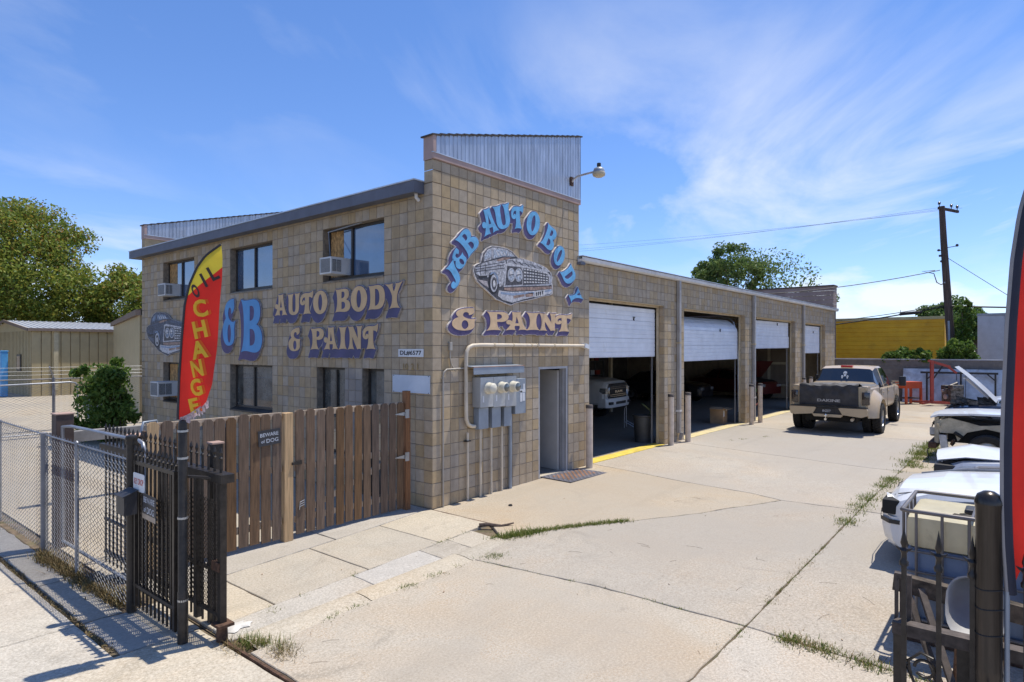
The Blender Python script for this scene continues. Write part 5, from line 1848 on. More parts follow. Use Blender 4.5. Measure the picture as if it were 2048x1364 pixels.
CF = thing('chain_link_fence', 'chain link fence along the sidewalk left of the iron gates', 'fence', (-4.6, 0, 0))
chain_link(CF, (0, -0.50, 0.03), (0, 1, 0), 6.6, 1.50)
for y, rr in ((1.06, 0.022), (2.32, 0.042), (4.6, 0.03)):
    p = MB().lathe([(rr, 0.0), (rr, 1.53), (0.0, 1.55)], (0, y, 0), n=12).build('post', PIPE if rr < 0.04 else mat('dull_pipe', (0.20, 0.20, 0.21), 0.6, 0.3, var=0.2), CF, smooth=40)
MB().tube([(0.004, -0.5, 1.50), (0.004, 6.1, 1.52)], 0.010, 8).build('tension_wire', WIRE, CF)
CG = thing('pipe_gate', 'pipe framed swing gate just behind the chain link', 'gate', (-4.42, 0, 0))
MB().tube([(0, 2.25, 0.10), (0, 2.25, 1.60), (0, 1.9, 1.63), (0, -0.25, 1.65), (0, -0.36, 1.63), (0, -0.40, 1.56), (0, -0.40, 0.10)], 0.020, 10).build('frame', PIPE, CG, smooth=60)
MB().tube([(0, 2.25, 0.12), (0, -0.4, 0.12)], 0.02, 8).build('bottom_rail', PIPE, CG, smooth=60)
FF = thing('chain_link_fence', 'far chain link fence with a barbed wire arm before the sheds', 'fence', (0, 16.8, 0))
chain_link(FF, (-6.0, 0, 0.02), (1, 0, 0), 9.4, 1.62, 0.075, 0.0042, tips=False)
for x in (-4.4, -0.77, 2.6):
    MB().lathe([(0.045, 0.0), (0.045, 1.68), (0.0, 1.70)], (x, 0, 0), n=10).build('post', mat('dull_pipe', (0.2, 0.2, 0.21)), FF, smooth=40)
    MB().tube([(x, 0, 1.68), (x - 0.20, -0.35, 2.04)], 0.022, 8).build('arm', PIPE, FF, smooth=50)
MB().tube([(-6, 0, 1.645), (3.4, 0, 1.645)], 0.02, 8).build('top_rail', mat('dull_pipe', (0.2, 0.2, 0.21)), FF, smooth=50)
for k in range(3):
    bw = MB()
    q = 0.3 + 0.33 * k
    bw.tube([(-6.2, -0.35 * q, 1.68 + 0.36 * q), (-0.77 - 0.2 * q, -0.35 * q, 1.68 + 0.36 * q), (3.4, -0.35 * q, 1.67 + 0.36 * q)], 0.004, 4)
    bw.build('barbed_wire', WIRE, FF)
FG = thing('pipe_gate', 'far pipe framed chain link gate standing open in the yard', 'gate', (0, 15.1, 0))
MB().tube([(-5.6, 0, 0.1), (-5.6, 0, 1.5), (-0.8, 0, 1.60), (-0.66, 0, 1.57), (-0.6, 0, 1.48), (-0.59, 0, 0.08)], 0.026, 10).build('frame', PIPE, FG, smooth=60)
MB().tube([(-5.6, 0, 0.1), (-0.59, 0, 0.1)], 0.02, 8).tube([(-3.4, 0, 0.1), (-3.4, 0, 1.54)], 0.02, 8).build('brace', PIPE, FG, smooth=60)
chain_link(FG, (-5.55, 0.01, 0.1), (1, 0, 0), 4.95, 1.42, 0.075, 0.0042, tips=False)
# rail beam and hand truck glimpsed behind the fence
MB_ = thing('guard_rail', 'grey timber beam on short posts across the yard', 'barrier', (-2.6, 5.2, 0))
MB().box(-1.2, -0.08, 1.02, 1.9, 0.08, 1.20).build('beam', mat('grey_beam', (0.23, 0.22, 0.21), 0.8, var=0.2), MB_)
for x in (-1.0, 1.7):
    MB().box(x - 0.07, -0.07, 0, x + 0.07, 0.07, 1.02).build('leg', BROWNP, MB_)
HT = thing('hand_truck', 'grey hand truck handle sticking up behind the fence end', 'hand truck', (-3.75, 1.25, 0), R(30))
MB().tube([(-0.14, 0, 0.1), (-0.14, 0, 1.6), (-0.11, 0, 1.68), (0.11, 0, 1.68), (0.14, 0, 1.6), (0.14, 0, 0.1)], 0.016, 8).build('frame', GREYMET, HT, smooth=60)
MB().box(-0.14, -0.01, 0.7, 0.14, 0.01, 0.74).box(-0.14, -0.01, 1.3, 0.14, 0.01, 1.34).box(-0.2, -0.2, 0.08, 0.2, 0.02, 0.1).build('crossbar', GREYMET, HT)

# ------------------------------------------------------------------ feather flags
def flag_mat(name, lo, hi, a, b, c, extra=None):
    """two-colour print split along a*x + b*z = c (object space), fabric weave"""
    m = bpy.data.materials.new(name)
    m.use_nodes = True
    nt = m.node_tree
    bs = nt.nodes['Principled BSDF']
    tc = nt.nodes.new('ShaderNodeTexCoord')
    sp = nt.nodes.new('ShaderNodeSeparateXYZ')
    nt.links.new(tc.outputs['Object'], sp.inputs[0])
    v = mth(nt, 'ADD', mth(nt, 'MULTIPLY', sp.outputs[0], a), mth(nt, 'MULTIPLY', sp.outputs[2], b))
    f = mth(nt, 'GREATER_THAN', v, c)
    col = mixc(nt, f, lo, hi)
    if extra:
        v2 = mth(nt, 'ADD', mth(nt, 'MULTIPLY', sp.outputs[0], extra[0]), mth(nt, 'MULTIPLY', sp.outputs[2], extra[1]))
        col = mixc(nt, mth(nt, 'GREATER_THAN', v2, extra[2]), col, extra[3])
    n = noise(nt, tc.outputs['Object'], 5, 4)
    col = mixc(nt, ramp(nt, n, [(0.35, 0.18), (0.65, 0.0)]), col, (0.2, 0.02, 0.02))
    nt.links.new(col, bs.inputs['Base Color'])
    bs.inputs['Roughness'].default_value = 0.75
    tr = nt.nodes.new('ShaderNodeBsdfTranslucent')
    nt.links.new(col, tr.inputs['Color'])
    mx = nt.nodes.new('ShaderNodeMixShader')
    mx.inputs[0].default_value = 0.45
    out = nt.nodes['Material Output']
    nt.links.new(bs.outputs[0], mx.inputs[1])
    nt.links.new(tr.outputs[0], mx.inputs[2])
    nt.links.new(mx.outputs[0], out.inputs[0])
    return m


RED = (0.78, 0.035, 0.022)
YEL = (0.85, 0.68, 0.06)


def cr(P, t):
    """interpolate a polyline given as [(z, u)] sorted by z"""
    for (z0, u0), (z1, u1) in zip(P, P[1:]):
        if z0 <= t <= z1:
            k = (t - z0) / (z1 - z0)
            return u0 + (u1 - u0) * k
    return P[-1][1] if t > P[-1][0] else P[0][1]


def feather(label, loc, rz, left, right, m, sleeve_m, sleeve_r, amp, zs=48, us=14, edge_m=None, edge=0.0):
    root = thing('feather_flag', label, 'flag', loc, rz)
    z0, z1 = left[0][0], left[-1][0]
    rip = lambda u, z: amp * (math.sin(u * 17 + z * 3.1) * min(1, u * 9) + 0.5 * math.sin(z * 9 + u * 6) * min(1, max(0, u) * 8))
    rings = []
    for i in range(zs + 1):
        z = z0 + (z1 - z0) * i / zs
        a, b = cr(left, z), cr(right, z)
        rings.append([(a + (b - a) * j / us, rip((b - a) * j / us, z), z) for j in range(us + 1)])
    MB().loft(rings).build('cloth', m, root, smooth=80)
    sl = [(cr(left, z0 + (z1 - z0) * i / 40), 0, z0 + (z1 - z0) * i / 40) for i in range(41)]
    MB().tube(sl, sleeve_r, 8).build('sleeve', sleeve_m, root, smooth=70)
    return root, rip


FM = flag_mat('oil_flag_cloth', RED, YEL, -0.86, 1.0, 1.06)
lf = [(0.0, 0.0), (0.35, 0.012), (0.71, 0.035), (1.02, 0.062), (1.20, 0.105), (1.35, 0.17), (1.46, 0.25), (1.555, 0.385)]
rt_ = [(0.0, 0.03), (0.10, 0.25), (0.16, 0.31), (0.31, 0.325), (0.62, 0.345), (0.97, 0.372), (1.24, 0.39), (1.5, 0.392), (1.555, 0.389)]
lf = [(z, u - 0.045) for z, u in lf]
rt_ = [(0.0, -0.02), (0.10, 0.16), (0.16, 0.215), (0.31, 0.265), (0.62, 0.295), (0.97, 0.322), (1.24, 0.342), (1.5, 0.346), (1.555, 0.344)]
pole_top = Vector((-4.56, -1.63, 1.98))
FLG, rip = feather('yellow and red feather flag lettered oil change by the gate', pole_top, 0.689095 - R(90), lf, rt_, FM, SIGN_K, 0.011, 0.012)


def flag_text(root, rip, ch, u, z, w, h, m, rot=0.0, name='lettering', left=lf, dy=-0.006):
    vs, fs, tw, th = text_mesh(ch, 1.0, 0.035)
    a = R(rot)
    mb = MB()
    out = []
    for x, y, _ in vs:
        x, y = x * w / tw, y * h / th
        xx, zz = u + x * math.cos(a) - y * math.sin(a), z + x * math.sin(a) + y * math.cos(a)
        out.append((xx, rip(xx - cr(left, zz), zz) + dy, zz))
    mb.add(out, fs)
    mb.build(name, m, root)


BRN = mat('flag_brown_print', (0.05, 0.03, 0.025), 0.7)
YPR = mat('flag_yellow_print', (0.86, 0.66, 0.05), 0.7, transl=0.35, var=0.05)
OPR = mat('flag_orange_print', (0.80, 0.16, 0.02), 0.7, transl=0.35, var=0.05)
for ch, u, z, w, h in (('O', 0.12, 1.14, 0.062, 0.13), ('I', 0.19, 1.235, 0.024, 0.13), ('L', 0.27, 1.30, 0.07, 0.13)):
    flag_text(FLG, rip, ch, u, z, w, h, BRN, 27)
for k, (ch, u, z, w, h) in enumerate((('C', 0.21, 0.985, 0.12, 0.155), ('H', 0.205, 0.80, 0.115, 0.155), ('A', 0.20, 0.62, 0.14, 0.16), ('N', 0.185, 0.455, 0.105, 0.15), ('G', 0.175, 0.285, 0.11, 0.155), ('E', 0.15, 0.125, 0.09, 0.13))):
    u -= 0.05
    flag_text(FLG, rip, ch, u + 0.022, z + 0.006, w, h, OPR, 12, dy=-0.004)
    flag_text(FLG, rip, ch, u, z, w, h, YPR, 12, dy=-0.008)
fr = MB()
rf = random.Random(3)
for k in range(26):
    t = k / 25
    u, z = -0.025 + 0.235 * t, 0.0 + 0.145 * t ** 1.4
    L = rf.uniform(0.02, 0.06)
    fr.add([(u, -0.005, z + 0.02), (u + 0.016, 0.004, z + 0.025), (u + 0.012 + rf.uniform(-0.01, 0.02), rf.uniform(-0.02, 0.02), z - L), (u + rf.uniform(-0.01, 0.02), rf.uniform(-0.02, 0.02), z - L * 0.8)], [(0, 1, 2, 3)])
tag(fr.build('frayed_hem', mat('frayed_white', (0.62, 0.5, 0.5), 0.9, var=0.3, vscale=40, transl=0.3), FLG), kind='stuff')
FM2 = flag_mat('red_flag_cloth', RED, RED, 1.0, 0.0, 9.0, (1.0, 0.16, 0.50, (0.85, 0.45, 0.03)))
l2 = [(0.0, 0.03), (0.30, 0.008), (0.56, 0.0), (0.9, 0.0), (1.18, 0.008), (1.65, 0.03), (2.05, 0.062), (2.33, 0.105), (2.5, 0.15), (2.75, 0.26), (2.95, 0.42), (3.05, 0.6)]
r2 = [(0.0, 0.05), (0.30, 0.20), (0.62, 0.56), (1.2, 0.60), (2.2, 0.62), (3.05, 0.64)]
NAVY = mat('navy_sleeve', (0.025, 0.027, 0.045), 0.75, var=0.15)
p2 = CAM + _fw * 3.86 + _rt * 3.008
FL2, _rip2 = feather('tall red feather flag with a navy sleeve at right edge', (p2.x, p2.y, 1.10), 0.689095 - R(90), l2, r2, FM2, mat('grey_sleeve_edge', (0.30, 0.28, 0.27), 0.8, var=0.1), 0.012, 0.010)
sl2 = []
for i in range(49):
    z = 3.05 * i / 48
    a = cr(l2, z)
    sl2.append([(a - 0.002 + 0.056 * j / 4, -0.010 - 0.012 * math.sin(PI * j / 4), z) for j in range(5)])
MB().loft(sl2).build('sleeve_band', NAVY, FL2, smooth=70)
MB().tube([(0.03, 0, 0.02), (0.03, 0.0, -1.1)], 0.014, 8).build('pole', GREYMET, FL2, smooth=50)
# ------------------------------------------------------------------ vehicles
TYRE = mat('tyre_rubber', (0.022, 0.021, 0.02), 0.85, var=0.25, vscale=18, bump=0.5, bscale=45)
RIM = mat('steel_rim', (0.36, 0.37, 0.38), 0.35, 0.85, var=0.15)
RIMK = mat('black_rim', (0.03, 0.03, 0.03), 0.4, 0.5, var=0.2)
CHROME = mat('chrome', (0.62, 0.62, 0.63), 0.15, 1.0, var=0.08)
CARW = mat('white_car_paint', (0.68, 0.69, 0.70), 0.3, var=0.03, coat=0.5, dirt=(0.42, 0.40, 0.37), dcov=0.66, dscale=3)
CARB = mat('navy_car_paint', (0.035, 0.05, 0.085), 0.25, 0.3, var=0.05, coat=0.6)
TAN = mat('tan_truck_paint', (0.47, 0.36, 0.225), 0.35, var=0.05, coat=0.4, dirt=(0.27, 0.21, 0.15), dcov=0.66, dscale=2.2)
TRIMK = mat('black_trim', (0.02, 0.02, 0.021), 0.55, var=0.2)
CGLASS = glass('car_glass', (0.012, 0.015, 0.02), 1.55)
LENS = mat('clear_lens', (0.45, 0.46, 0.47), 0.12, 0.4, var=0.3, vscale=18, coat=0.6)
LENSD = mat('smoked_lens', (0.03, 0.022, 0.022), 0.15, 0.1, var=0.4, vscale=16, coat=0.8)
REDL = mat('red_lens', (0.60, 0.02, 0.02), 0.25, var=0.1, coat=0.5)
DARKCAR = mat('dark_red_car_paint', (0.10, 0.016, 0.014), 0.35, 0.1, var=0.05, coat=0.4)
UNDER = mat('underbody', (0.018, 0.017, 0.016), 0.9)


def pl(P, s):
    return cr(P, s)


def car_shell(root, L, top, belt, hw, ht, axles, wr, zbot, cab, paint, glassm, open_top=None, arch=1.16, cover=None, name='body'):
    """lofted body: s runs back from the nose; cab=(cowl, roof front, roof rear, tail base)"""
    ss = sorted(set([0.0, 0.04, 0.12, L - 0.12, L - 0.04, L] + [p[0] for p in top] + [p[0] for p in hw] + [c for c in cab] + [L * i / 44 for i in range(45)] +
                    [a + d * wr * arch for a in axles for d in (-1.001, -0.999, -0.95, -0.8, -0.5, 0, 0.5, 0.8, 0.95, 0.999, 1.001)]))
    ss = [s for i, s in enumerate(ss) if 0 <= s <= L and (i == 0 or s - ss[i - 1] > 0.004)]
    rings = []
    for s in ss:
        w, t, zt, zb_ = pl(hw, s), pl(ht, s), pl(top, s), pl(belt, s)
        lo = zbot
        for a in axles:
            d = abs(s - a)
            if d < wr * arch:
                lo = max(lo, wr + math.sqrt((wr * arch) ** 2 - d * d))
        lo = min(lo, zb_ - 0.08)
        k = 1.0 if 0.04 < s < L - 0.04 else 0.97
        h = [(w * 0.955 * k, lo), (w * k, lo + (0.07 if lo <= zbot + 0.01 else 0.012)), (w * 1.005 * k, lo + (zb_ - lo) * 0.55), (w * 0.99 * k, zb_ - 0.05), (w * 0.955 * k, zb_),
             (t + 0.035, zt - 0.055 if zt - zb_ > 0.2 else zb_ + (zt - zb_) * 0.55), (t - 0.04, zt - 0.004), (t * 0.5, zt + 0.012), (0.0, zt + 0.018)]
        rings.append([(-s, -y, z) for y, z in h] + [(-s, y, z) for y, z in h[-2::-1]])
    n = len(rings[0])
    b, g, c = MB(), MB(), MB()
    for i in range(len(ss) - 1):
        sm = (ss[i] + ss[i + 1]) / 2
        for k in range(n - 1):
            kk = k if k < 8 else n - 2 - k
            q = (rings[i][k], rings[i + 1][k], rings[i + 1][k + 1], rings[i][k + 1])
            tgt = b
            if cab[0] < sm < cab[3] and kk == 4 and pl(top, sm) - pl(belt, sm) > 0.22 and not (abs(sm - (cab[1] + cab[2]) / 2 - 0.1) < 0.06):
                tgt = g
            if (cab[0] < sm < cab[1] or cab[2] < sm < cab[3]) and kk >= 5 and pl(top, sm) - pl(belt, sm) > 0.04:
                tgt = g
            if open_top and open_top[0] < sm < open_top[1] and kk >= 5:
                if cover is None:
                    continue
                tgt = c
            tgt.quad(*q)
    for rg, fl in ((rings[0], False), (rings[-1], True)):
        b.add(rg, [tuple(range(n)) if not fl else tuple(range(n - 1, -1, -1))])
    bo = b.build(name, paint, root, smooth=52)
    for mesh_b, nm, mm in ((g, 'glass', glassm), (c, 'bed_cover', cover)):
        if mesh_b.f:
            mesh_b.build(nm, mm, root, smooth=32)
    # dark underside and wheel wells
    w0 = max(p[1] for p in hw) * 0.86
    MB().box(-L + 0.15, -w0, zbot + 0.02, -0.15, w0, min(p[1] for p in belt) - 0.12).build('underbody', UNDER, root)
    return bo


_wm = {}


def wheel(root, x, y, r, w, rim=RIM, side=1, name='wheel', knob=False):
    key = (round(r, 3), round(w, 3), rim.name, knob)
    if key not in _wm:
        rr = r * 0.60
        ty = MB().lathe([(rr, -w * 0.46), (rr + 0.02, -w * 0.5), (r * 0.93, -w * 0.5), (r, -w * 0.38), (r, w * 0.38), (r * 0.93, w * 0.5), (rr + 0.02, w * 0.5), (rr, w * 0.46)], (0, 0, 0), (0, 1, 0), 28)
        if knob:
            for i in range(30):
                a = 2 * PI * i / 30
                for yy in (-0.3, 0.02, 0.31):
                    aa = a + (0.1 if yy == 0.02 else 0)
                    ty.obox((r * math.cos(aa), w * yy, r * math.sin(aa)), (0.014 * math.cos(aa), 0, 0.014 * math.sin(aa)), (0, w * 0.13, 0), (-0.028 * math.sin(aa), 0, 0.028 * math.cos(aa)))
        ri = MB().lathe([(rr, -w * 0.42), (rr * 0.97, w * 0.42), (rr * 0.90, w * 0.38), (rr * 0.86, w * 0.20), (rr * 0.3, w * 0.26), (rr * 0.22, w * 0.40), (0, w * 0.42)], (0, 0, 0), (0, 1, 0), 28)
        for i in range(6):
            a = 2 * PI * i / 6
            ri.obox((rr * 0.58 * math.cos(a), w * 0.27, rr * 0.58 * math.sin(a)), (rr * 0.3 * math.cos(a), 0, rr * 0.3 * math.sin(a)), (0, w * 0.05, 0), (-rr * 0.1 * math.sin(a), 0, rr * 0.1 * math.cos(a)))
        _wm[key] = (ty.mesh('tyre', TYRE, 35), ri.mesh('rim', rim, 35))
    ty, ri = _wm[key]
    t = inst(ty, name, root, (x, y, r), (0, 0, 0 if side > 0 else PI))
    t.name = name
    inst(ri, 'rim', t, (0, 0, 0))
    return t


# ---- tan crew cab pickup with twin rear wheels, seen from behind
TR = thing('pickup_truck', 'tan twin wheeled pickup with a black tailgate cover', 'pickup truck', (19.55, -2.83, GZ(15)), 0)
L = 6.2
car_shell(TR, L, [(0, 1.18), (0.25, 1.30), (1.35, 1.36), (2.1, 1.88), (2.5, 1.95), (3.6, 1.95), (3.95, 1.88), (4.16, 1.47), (4.2, 1.42), (L, 1.41)],
          [(0, 1.05), (0.3, 1.22), (1.35, 1.28), (4.1, 1.30), (4.2, 1.37), (L, 1.37)], [(0, 0.90), (0.4, 0.98), (1.2, 1.0), (4.1, 1.0), (L, 1.0)],
          [(0, 0.80), (1.3, 0.86), (2.1, 0.72), (3.6, 0.72), (3.95, 0.72), (4.13, 0.80), (4.2, 0.93), (L, 0.93)], [1.05, 5.02], 0.44, 0.62, (1.35, 2.1, 3.95, 4.16), TAN, CGLASS, open_top=(4.2, L - 0.02), cover=mat('grey_bed_cover', (0.10, 0.10, 0.105), 0.6, var=0.3, vscale=4))
for s in (-1, 1):
    # flared rear fender: half barrel over the twin wheels
    rings = []
    for i in range(17):
        a = PI * i / 16
        xx, rad = 5.02 + 0.0, 0.0
        rings.append([(-5.02 + (0.58 + 0.30 * q) * math.cos(a) * 1.05, s * (0.985 + 0.235 * (1 - q ** 1.5)), 0.50 + (0.52 + 0.28 * q) * math.sin(a)) for q in (1.0, 0.85, 0.6, 0.3, 0.08, 0.0)])
    f = MB().loft(rings)
    f.loft([[(p[0], p[1] - s * 0.005, p[2]), (p[0] * 1.0, s * 0.9, p[2] + 0.0)] for p in [rg[-1] for rg in rings]])
    f.build('rear_fender', TAN, TR, smooth=60)
    for yy in (0.84, 1.11):
        wheel(TR, -5.02, s * yy, 0.44, 0.235, RIM, s, knob=True)
    wheel(TR, -1.05, s * 0.92, 0.44, 0.28, RIM, s, knob=True)
    lb = MB().cbox(-L - 0.03, s * 0.99 - 0.11 - (0.03 if s > 0 else -0.03), 0.90, -L + 0.12, s * 0.99 + 0.09 - (0.03 if s > 0 else -0.03), 1.27, 0.02).build('tail_light', LENSD, TR, smooth=40)
    MB().cbox(-L + 0.02, s * 0.93 - 0.08, 1.30, -L + 0.5, s * 0.93 + 0.08, 1.435, 0.03).build('bed_corner', TAN, TR, smooth=40)
    mr = MB().tube([(-1.9, s * 0.98, 1.34), (-1.93, s * 1.22, 1.36)], 0.022, 8).tube([(-1.9, s * 0.98, 1.42), (-1.93, s * 1.22, 1.43)], 0.016, 8).build('mirror_arm', TAN, TR)
    MB().cbox(-1.99, s * 1.30 - 0.10, 1.28, -1.86, s * 1.30 + 0.10, 1.60, 0.03).build('mirror', TRIMK, mr, smooth=40)
    for xx in (-2.55, -3.55):
        MB().cbox(xx - 0.09, s * 1.0 - 0.012, 1.12, xx + 0.09, s * 1.0 + 0.022, 1.16, 0.008).build('door_handle', TAN, TR)
    sm = MB()
    for xx, z0, z1 in ((-1.55, 0.66, 1.27), (-2.85, 0.66, 1.27), (-3.95, 0.66, 1.28), (-4.18, 0.64, 1.36)):
        sm.box(xx - 0.006, s * 1.002 - 0.005, z0, xx + 0.006, s * 1.002 + 0.006, z1)
    tag(sm.build('door_seam', TRIMK, TR), kind='stuff')
bm1 = MB()
for s in (-1, 1):
    bm1.prism([[(0.30, 0.78), (0.40, 0.60), (0.90, 0.55), (1.03, 0.60), (1.05, 0.76), (1.03, 0.80), (0.34, 0.80)]], (-L - 0.20, 0, 0), (0, s, 0), (0, 0, 1), (-1, 0, 0), -0.26, 0.0, back=True)
bm1.prism([[(-0.42, 0.60), (0.42, 0.60), (0.36, 0.52), (-0.36, 0.52)]], (-L - 0.19, 0, 0), (0, 1, 0), (0, 0, 1), (-1, 0, 0), -0.2, 0.0, back=True)
bmp = bm1.build('rear_bumper', TAN, TR)
MB().box(-L - 0.205, -1.02, 0.802, -L + 0.05, 1.02, 0.83).box(-L - 0.13, -0.40, 0.60, -L - 0.1, 0.40, 0.802).build('step_pad', TRIMK, bmp)
MB().box(-L - 0.15, -0.16, 0.63, -L - 0.138, 0.16, 0.78).build('number_plate', TRIMK, TR)
npm = MB()
put_text(npm, '8NZ577', (-L - 0.1515, 0.03, 0.695), (0, -1, 0), (0, 0, 1), (-1, 0, 0), 0.22, 0.07, 0.01)
tag(npm.build('plate_lettering', mat('plate_white', (0.6, 0.6, 0.6), 0.5), TR), kind='stuff')
# tailgate and draped pad
MB().cbox(-L - 0.035, -0.84, 0.84, -L + 0.03, 0.84, 1.40, 0.015).build('tailgate', TAN, TR)
PAD = mat('black_pad_cloth', (0.045, 0.042, 0.042), 0.75, var=0.25, vscale=5, bump=0.4, bscale=12)
rp = random.Random(9)
ph = [rp.uniform(0, 6) for _ in range(6)]
rings = []
for j in range(41):
    y = -0.80 + 1.60 * j / 40
    rg = []
    for i in range(25):
        t = i / 24
        wr_ = 0.016 * math.sin(y * 9 + ph[0] + t * 8) + 0.011 * math.sin(y * 21 - t * 13 + ph[1]) + 0.008 * math.sin(y * 5 + t * 25 + ph[2])
        if t < 0.62:
            u = t / 0.62
            rg.append((-L - 0.075 - 0.02 * math.sin(PI * u) - wr_ * (0.2 + 1.1 * u * u), y * (1.0 - 0.01 * u), 0.85 + 0.59 * u))
        else:
            u = (t - 0.62) / 0.38
            rg.append((-L - 0.075 + 0.55 * u, y, 1.445 + 0.03 * math.sin(PI * u) + wr_ * 1.5 - 0.012 * u))
    rings.append(rg)
pad = MB().loft(rings).build('tailgate_pad', PAD, TR, smooth=60)
pt = MB()
put_text(pt, 'DAKINE', (-L - 0.115, -0.02, 1.0), (0, -1, 0), (0, 0, 1), (-1, 0, 0), 0.62, 0.08, 0.03)
tag(pt.build('pad_lettering', mat('pad_grey_print', (0.42, 0.40, 0.37), 0.7), TR), kind='stuff')
MB().cbox(-3.86, -0.17, 1.925, -3.70, 0.17, 1.985, 0.01).build('brake_light', REDL, TR)
dc = MB()
for cx_, cz_, k in ((0.0, 1.72, 1.0), (-0.075, 1.62, 0.6), (0.075, 1.62, 0.6)):
    for dx, dz, rx, rz in ((0, 0.02, 0.055, 0.06), (0, -0.05, 0.032, 0.035)):
        pts = [((cx_ + k * (dx + rx * math.cos(a))), cz_ + k * (dz + rz * math.sin(a))) for a in [2 * PI * q / 14 for q in range(14)]]
        eyes = [[(cx_ + k * (e + 0.016 * math.cos(a)), cz_ + k * (0.01 + 0.018 * math.sin(a))) for a in [2 * PI * q / 8 for q in range(8)]] for e in (-0.024, 0.024)] if rx > 0.05 else []
        xs0 = -3.99
        dc.prism([pts] + eyes, (-4.035, 0, 0), (0, -1, 0), (-0.16 * 2.3 * 0.0, 0, 1), (-1, 0, 0), 0.0, 0.004)
do = dc.build('window_sticker', mat('decal_white', (0.6, 0.62, 0.64), 0.5), TR)
do.data.transform(Matrix.Translation((0, 0, 0)))
for v in do.data.vertices:
    v.co.x = -4.16 + (v.co.z - 1.47) * 0.512 - 0.03 + (v.co.x + 4.035) * 1.0
ht = MB().tube([(-L - 0.1, 0, 0.47), (-L - 0.42, 0, 0.47)], 0.035, 8).tube([(-L - 0.40, 0, 0.47), (-L - 0.40, 0, 0.56)], 0.018, 8).lathe([(0.0, 0.05), (0.035, 0.035), (0.045, 0.0), (0.03, -0.04)], (-L - 0.40, 0, 0.59), n=12)
ht.build('tow_hitch', CHROME, TR, smooth=50)
MB().box(-L + 0.2, -0.7, 0.36, -4.6, 0.7, 0.55).tube([(-5.02, -0.9, 0.44), (-5.02, 0.9, 0.44)], 0.06, 10).lathe([(0.0, -0.16), (0.15, -0.1), (0.17, 0.0), (0.15, 0.1), (0.0, 0.16)], (-5.02, 0, 0.44), (1, 0, 0), 12).build('axle', UNDER, TR)
MB().tube([(-5.4, -0.55, 0.5), (-L - 0.02, -0.62, 0.45)], 0.045, 10).build('exhaust', CREAMP, TR, smooth=50)


# ---- white pickup inside the garage, nose out
def pickup_front(label, loc, rz, paint):
    root = thing('pickup_truck', label, 'pickup truck', loc, rz)
    L_ = 5.9
    car_shell(root, L_, [(0, 1.30), (0.10, 1.38), (0.5, 1.45), (1.45, 1.50), (2.2, 2.0), (2.6, 2.06), (3.6, 2.06), (4.0, 1.98), (4.15, 1.52), (L_, 1.5)],
              [(0, 1.22), (0.4, 1.34), (1.4, 1.38), (4.1, 1.38), (L_, 1.42)], [(0, 0.97), (0.2, 1.0), (1.0, 1.02), (L_, 1.02)], [(0, 0.84), (0.3, 0.86), (1.4, 0.88), (2.2, 0.72), (4.0, 0.72), (4.15, 0.9), (L_, 0.92)],
              [1.10, 4.85], 0.42, 0.60, (1.45, 2.2, 4.0, 4.15), paint, CGLASS)
    MB().prism([[(-0.66, 0.78), (0.66, 0.78), (0.76, 0.88), (0.76, 1.20), (0.70, 1.30), (-0.70, 1.30), (-0.76, 1.20), (-0.76, 0.88)]], (0.0, 0, 0), (0, 1, 0), (0, 0, 1), (1, 0, 0), -0.02, 0.05).build('grille', TRIMK, root)
    br = MB()
    for z in (0.87, 0.93, 1.14, 1.20):
        br.cbox(0.04, -0.70, z - 0.009, 0.065, 0.70, z + 0.009, 0.004)
    gb_ = br.build('grille_bars', CHROME, root)
    tag(gb_, kind='stuff')
    lt = MB()
    put_text(lt, 'RAM', (0.075, 0, 1.035), (0, 1, 0), (0, 0, 1), (1, 0, 0), 0.60, 0.085, 0.02)
    tag(lt.build('grille_lettering', CHROME, root), kind='stuff')
    MB().tube([(0.045, -0.66, 0.78), (0.045, 0.66, 0.78), (0.045, 0.76, 0.88), (0.045, 0.76, 1.20), (0.045, 0.70, 1.30), (0.045, -0.70, 1.30), (0.045, -0.76, 1.20), (0.045, -0.76, 0.88)], 0.018, 6, closed=True).build('grille_surround', CHROME, root, smooth=60)
    for s in (-1, 1):
        MB().prism([[(0.78, 0.96), (0.985, 0.98), (1.0, 1.06), (0.99, 1.17), (0.78, 1.17)]], (0, 0, 0), (0, s, 0), (0, 0, 1), (1, 0, 0), -0.22, 0.035).build('headlight', LENS, root)
        MB().cbox(-0.02, s * 0.72 - 0.14, 0.60, 0.155, s * 0.72 + 0.14, 0.70, 0.03).build('fog_light', TRIMK, root)
        wheel(root, -1.10, s * 0.88, 0.42, 0.28, RIM, s)
        wheel(root, -4.85, s * 0.88, 0.42, 0.28, RIM, s)
    bp = []
    for y, x in ((-1.0, -0.25), (-0.97, 0.02), (-0.8, 0.12), (-0.4, 0.16), (0.4, 0.16), (0.8, 0.12), (0.97, 0.02), (1.0, -0.25)):
        bp.append([(x - 0.02, y * 0.97, 0.50), (x + 0.0, y, 0.56), (x, y, 0.76), (x - 0.03, y, 0.82)])
    MB().loft(bp).build('front_bumper', paint, root, smooth=40)
    MB().cbox(0.1, -0.42, 0.60, 0.168, 0.42, 0.70, 0.02).build('bumper_slot', TRIMK, root)
    return root


pickup_front('white pickup parked nose out inside the first garage bay', (12.35, 3.75, 0.10), R(-84), mat('bright_white_paint', (0.80, 0.81, 0.82), 0.3, var=0.03, coat=0.5))


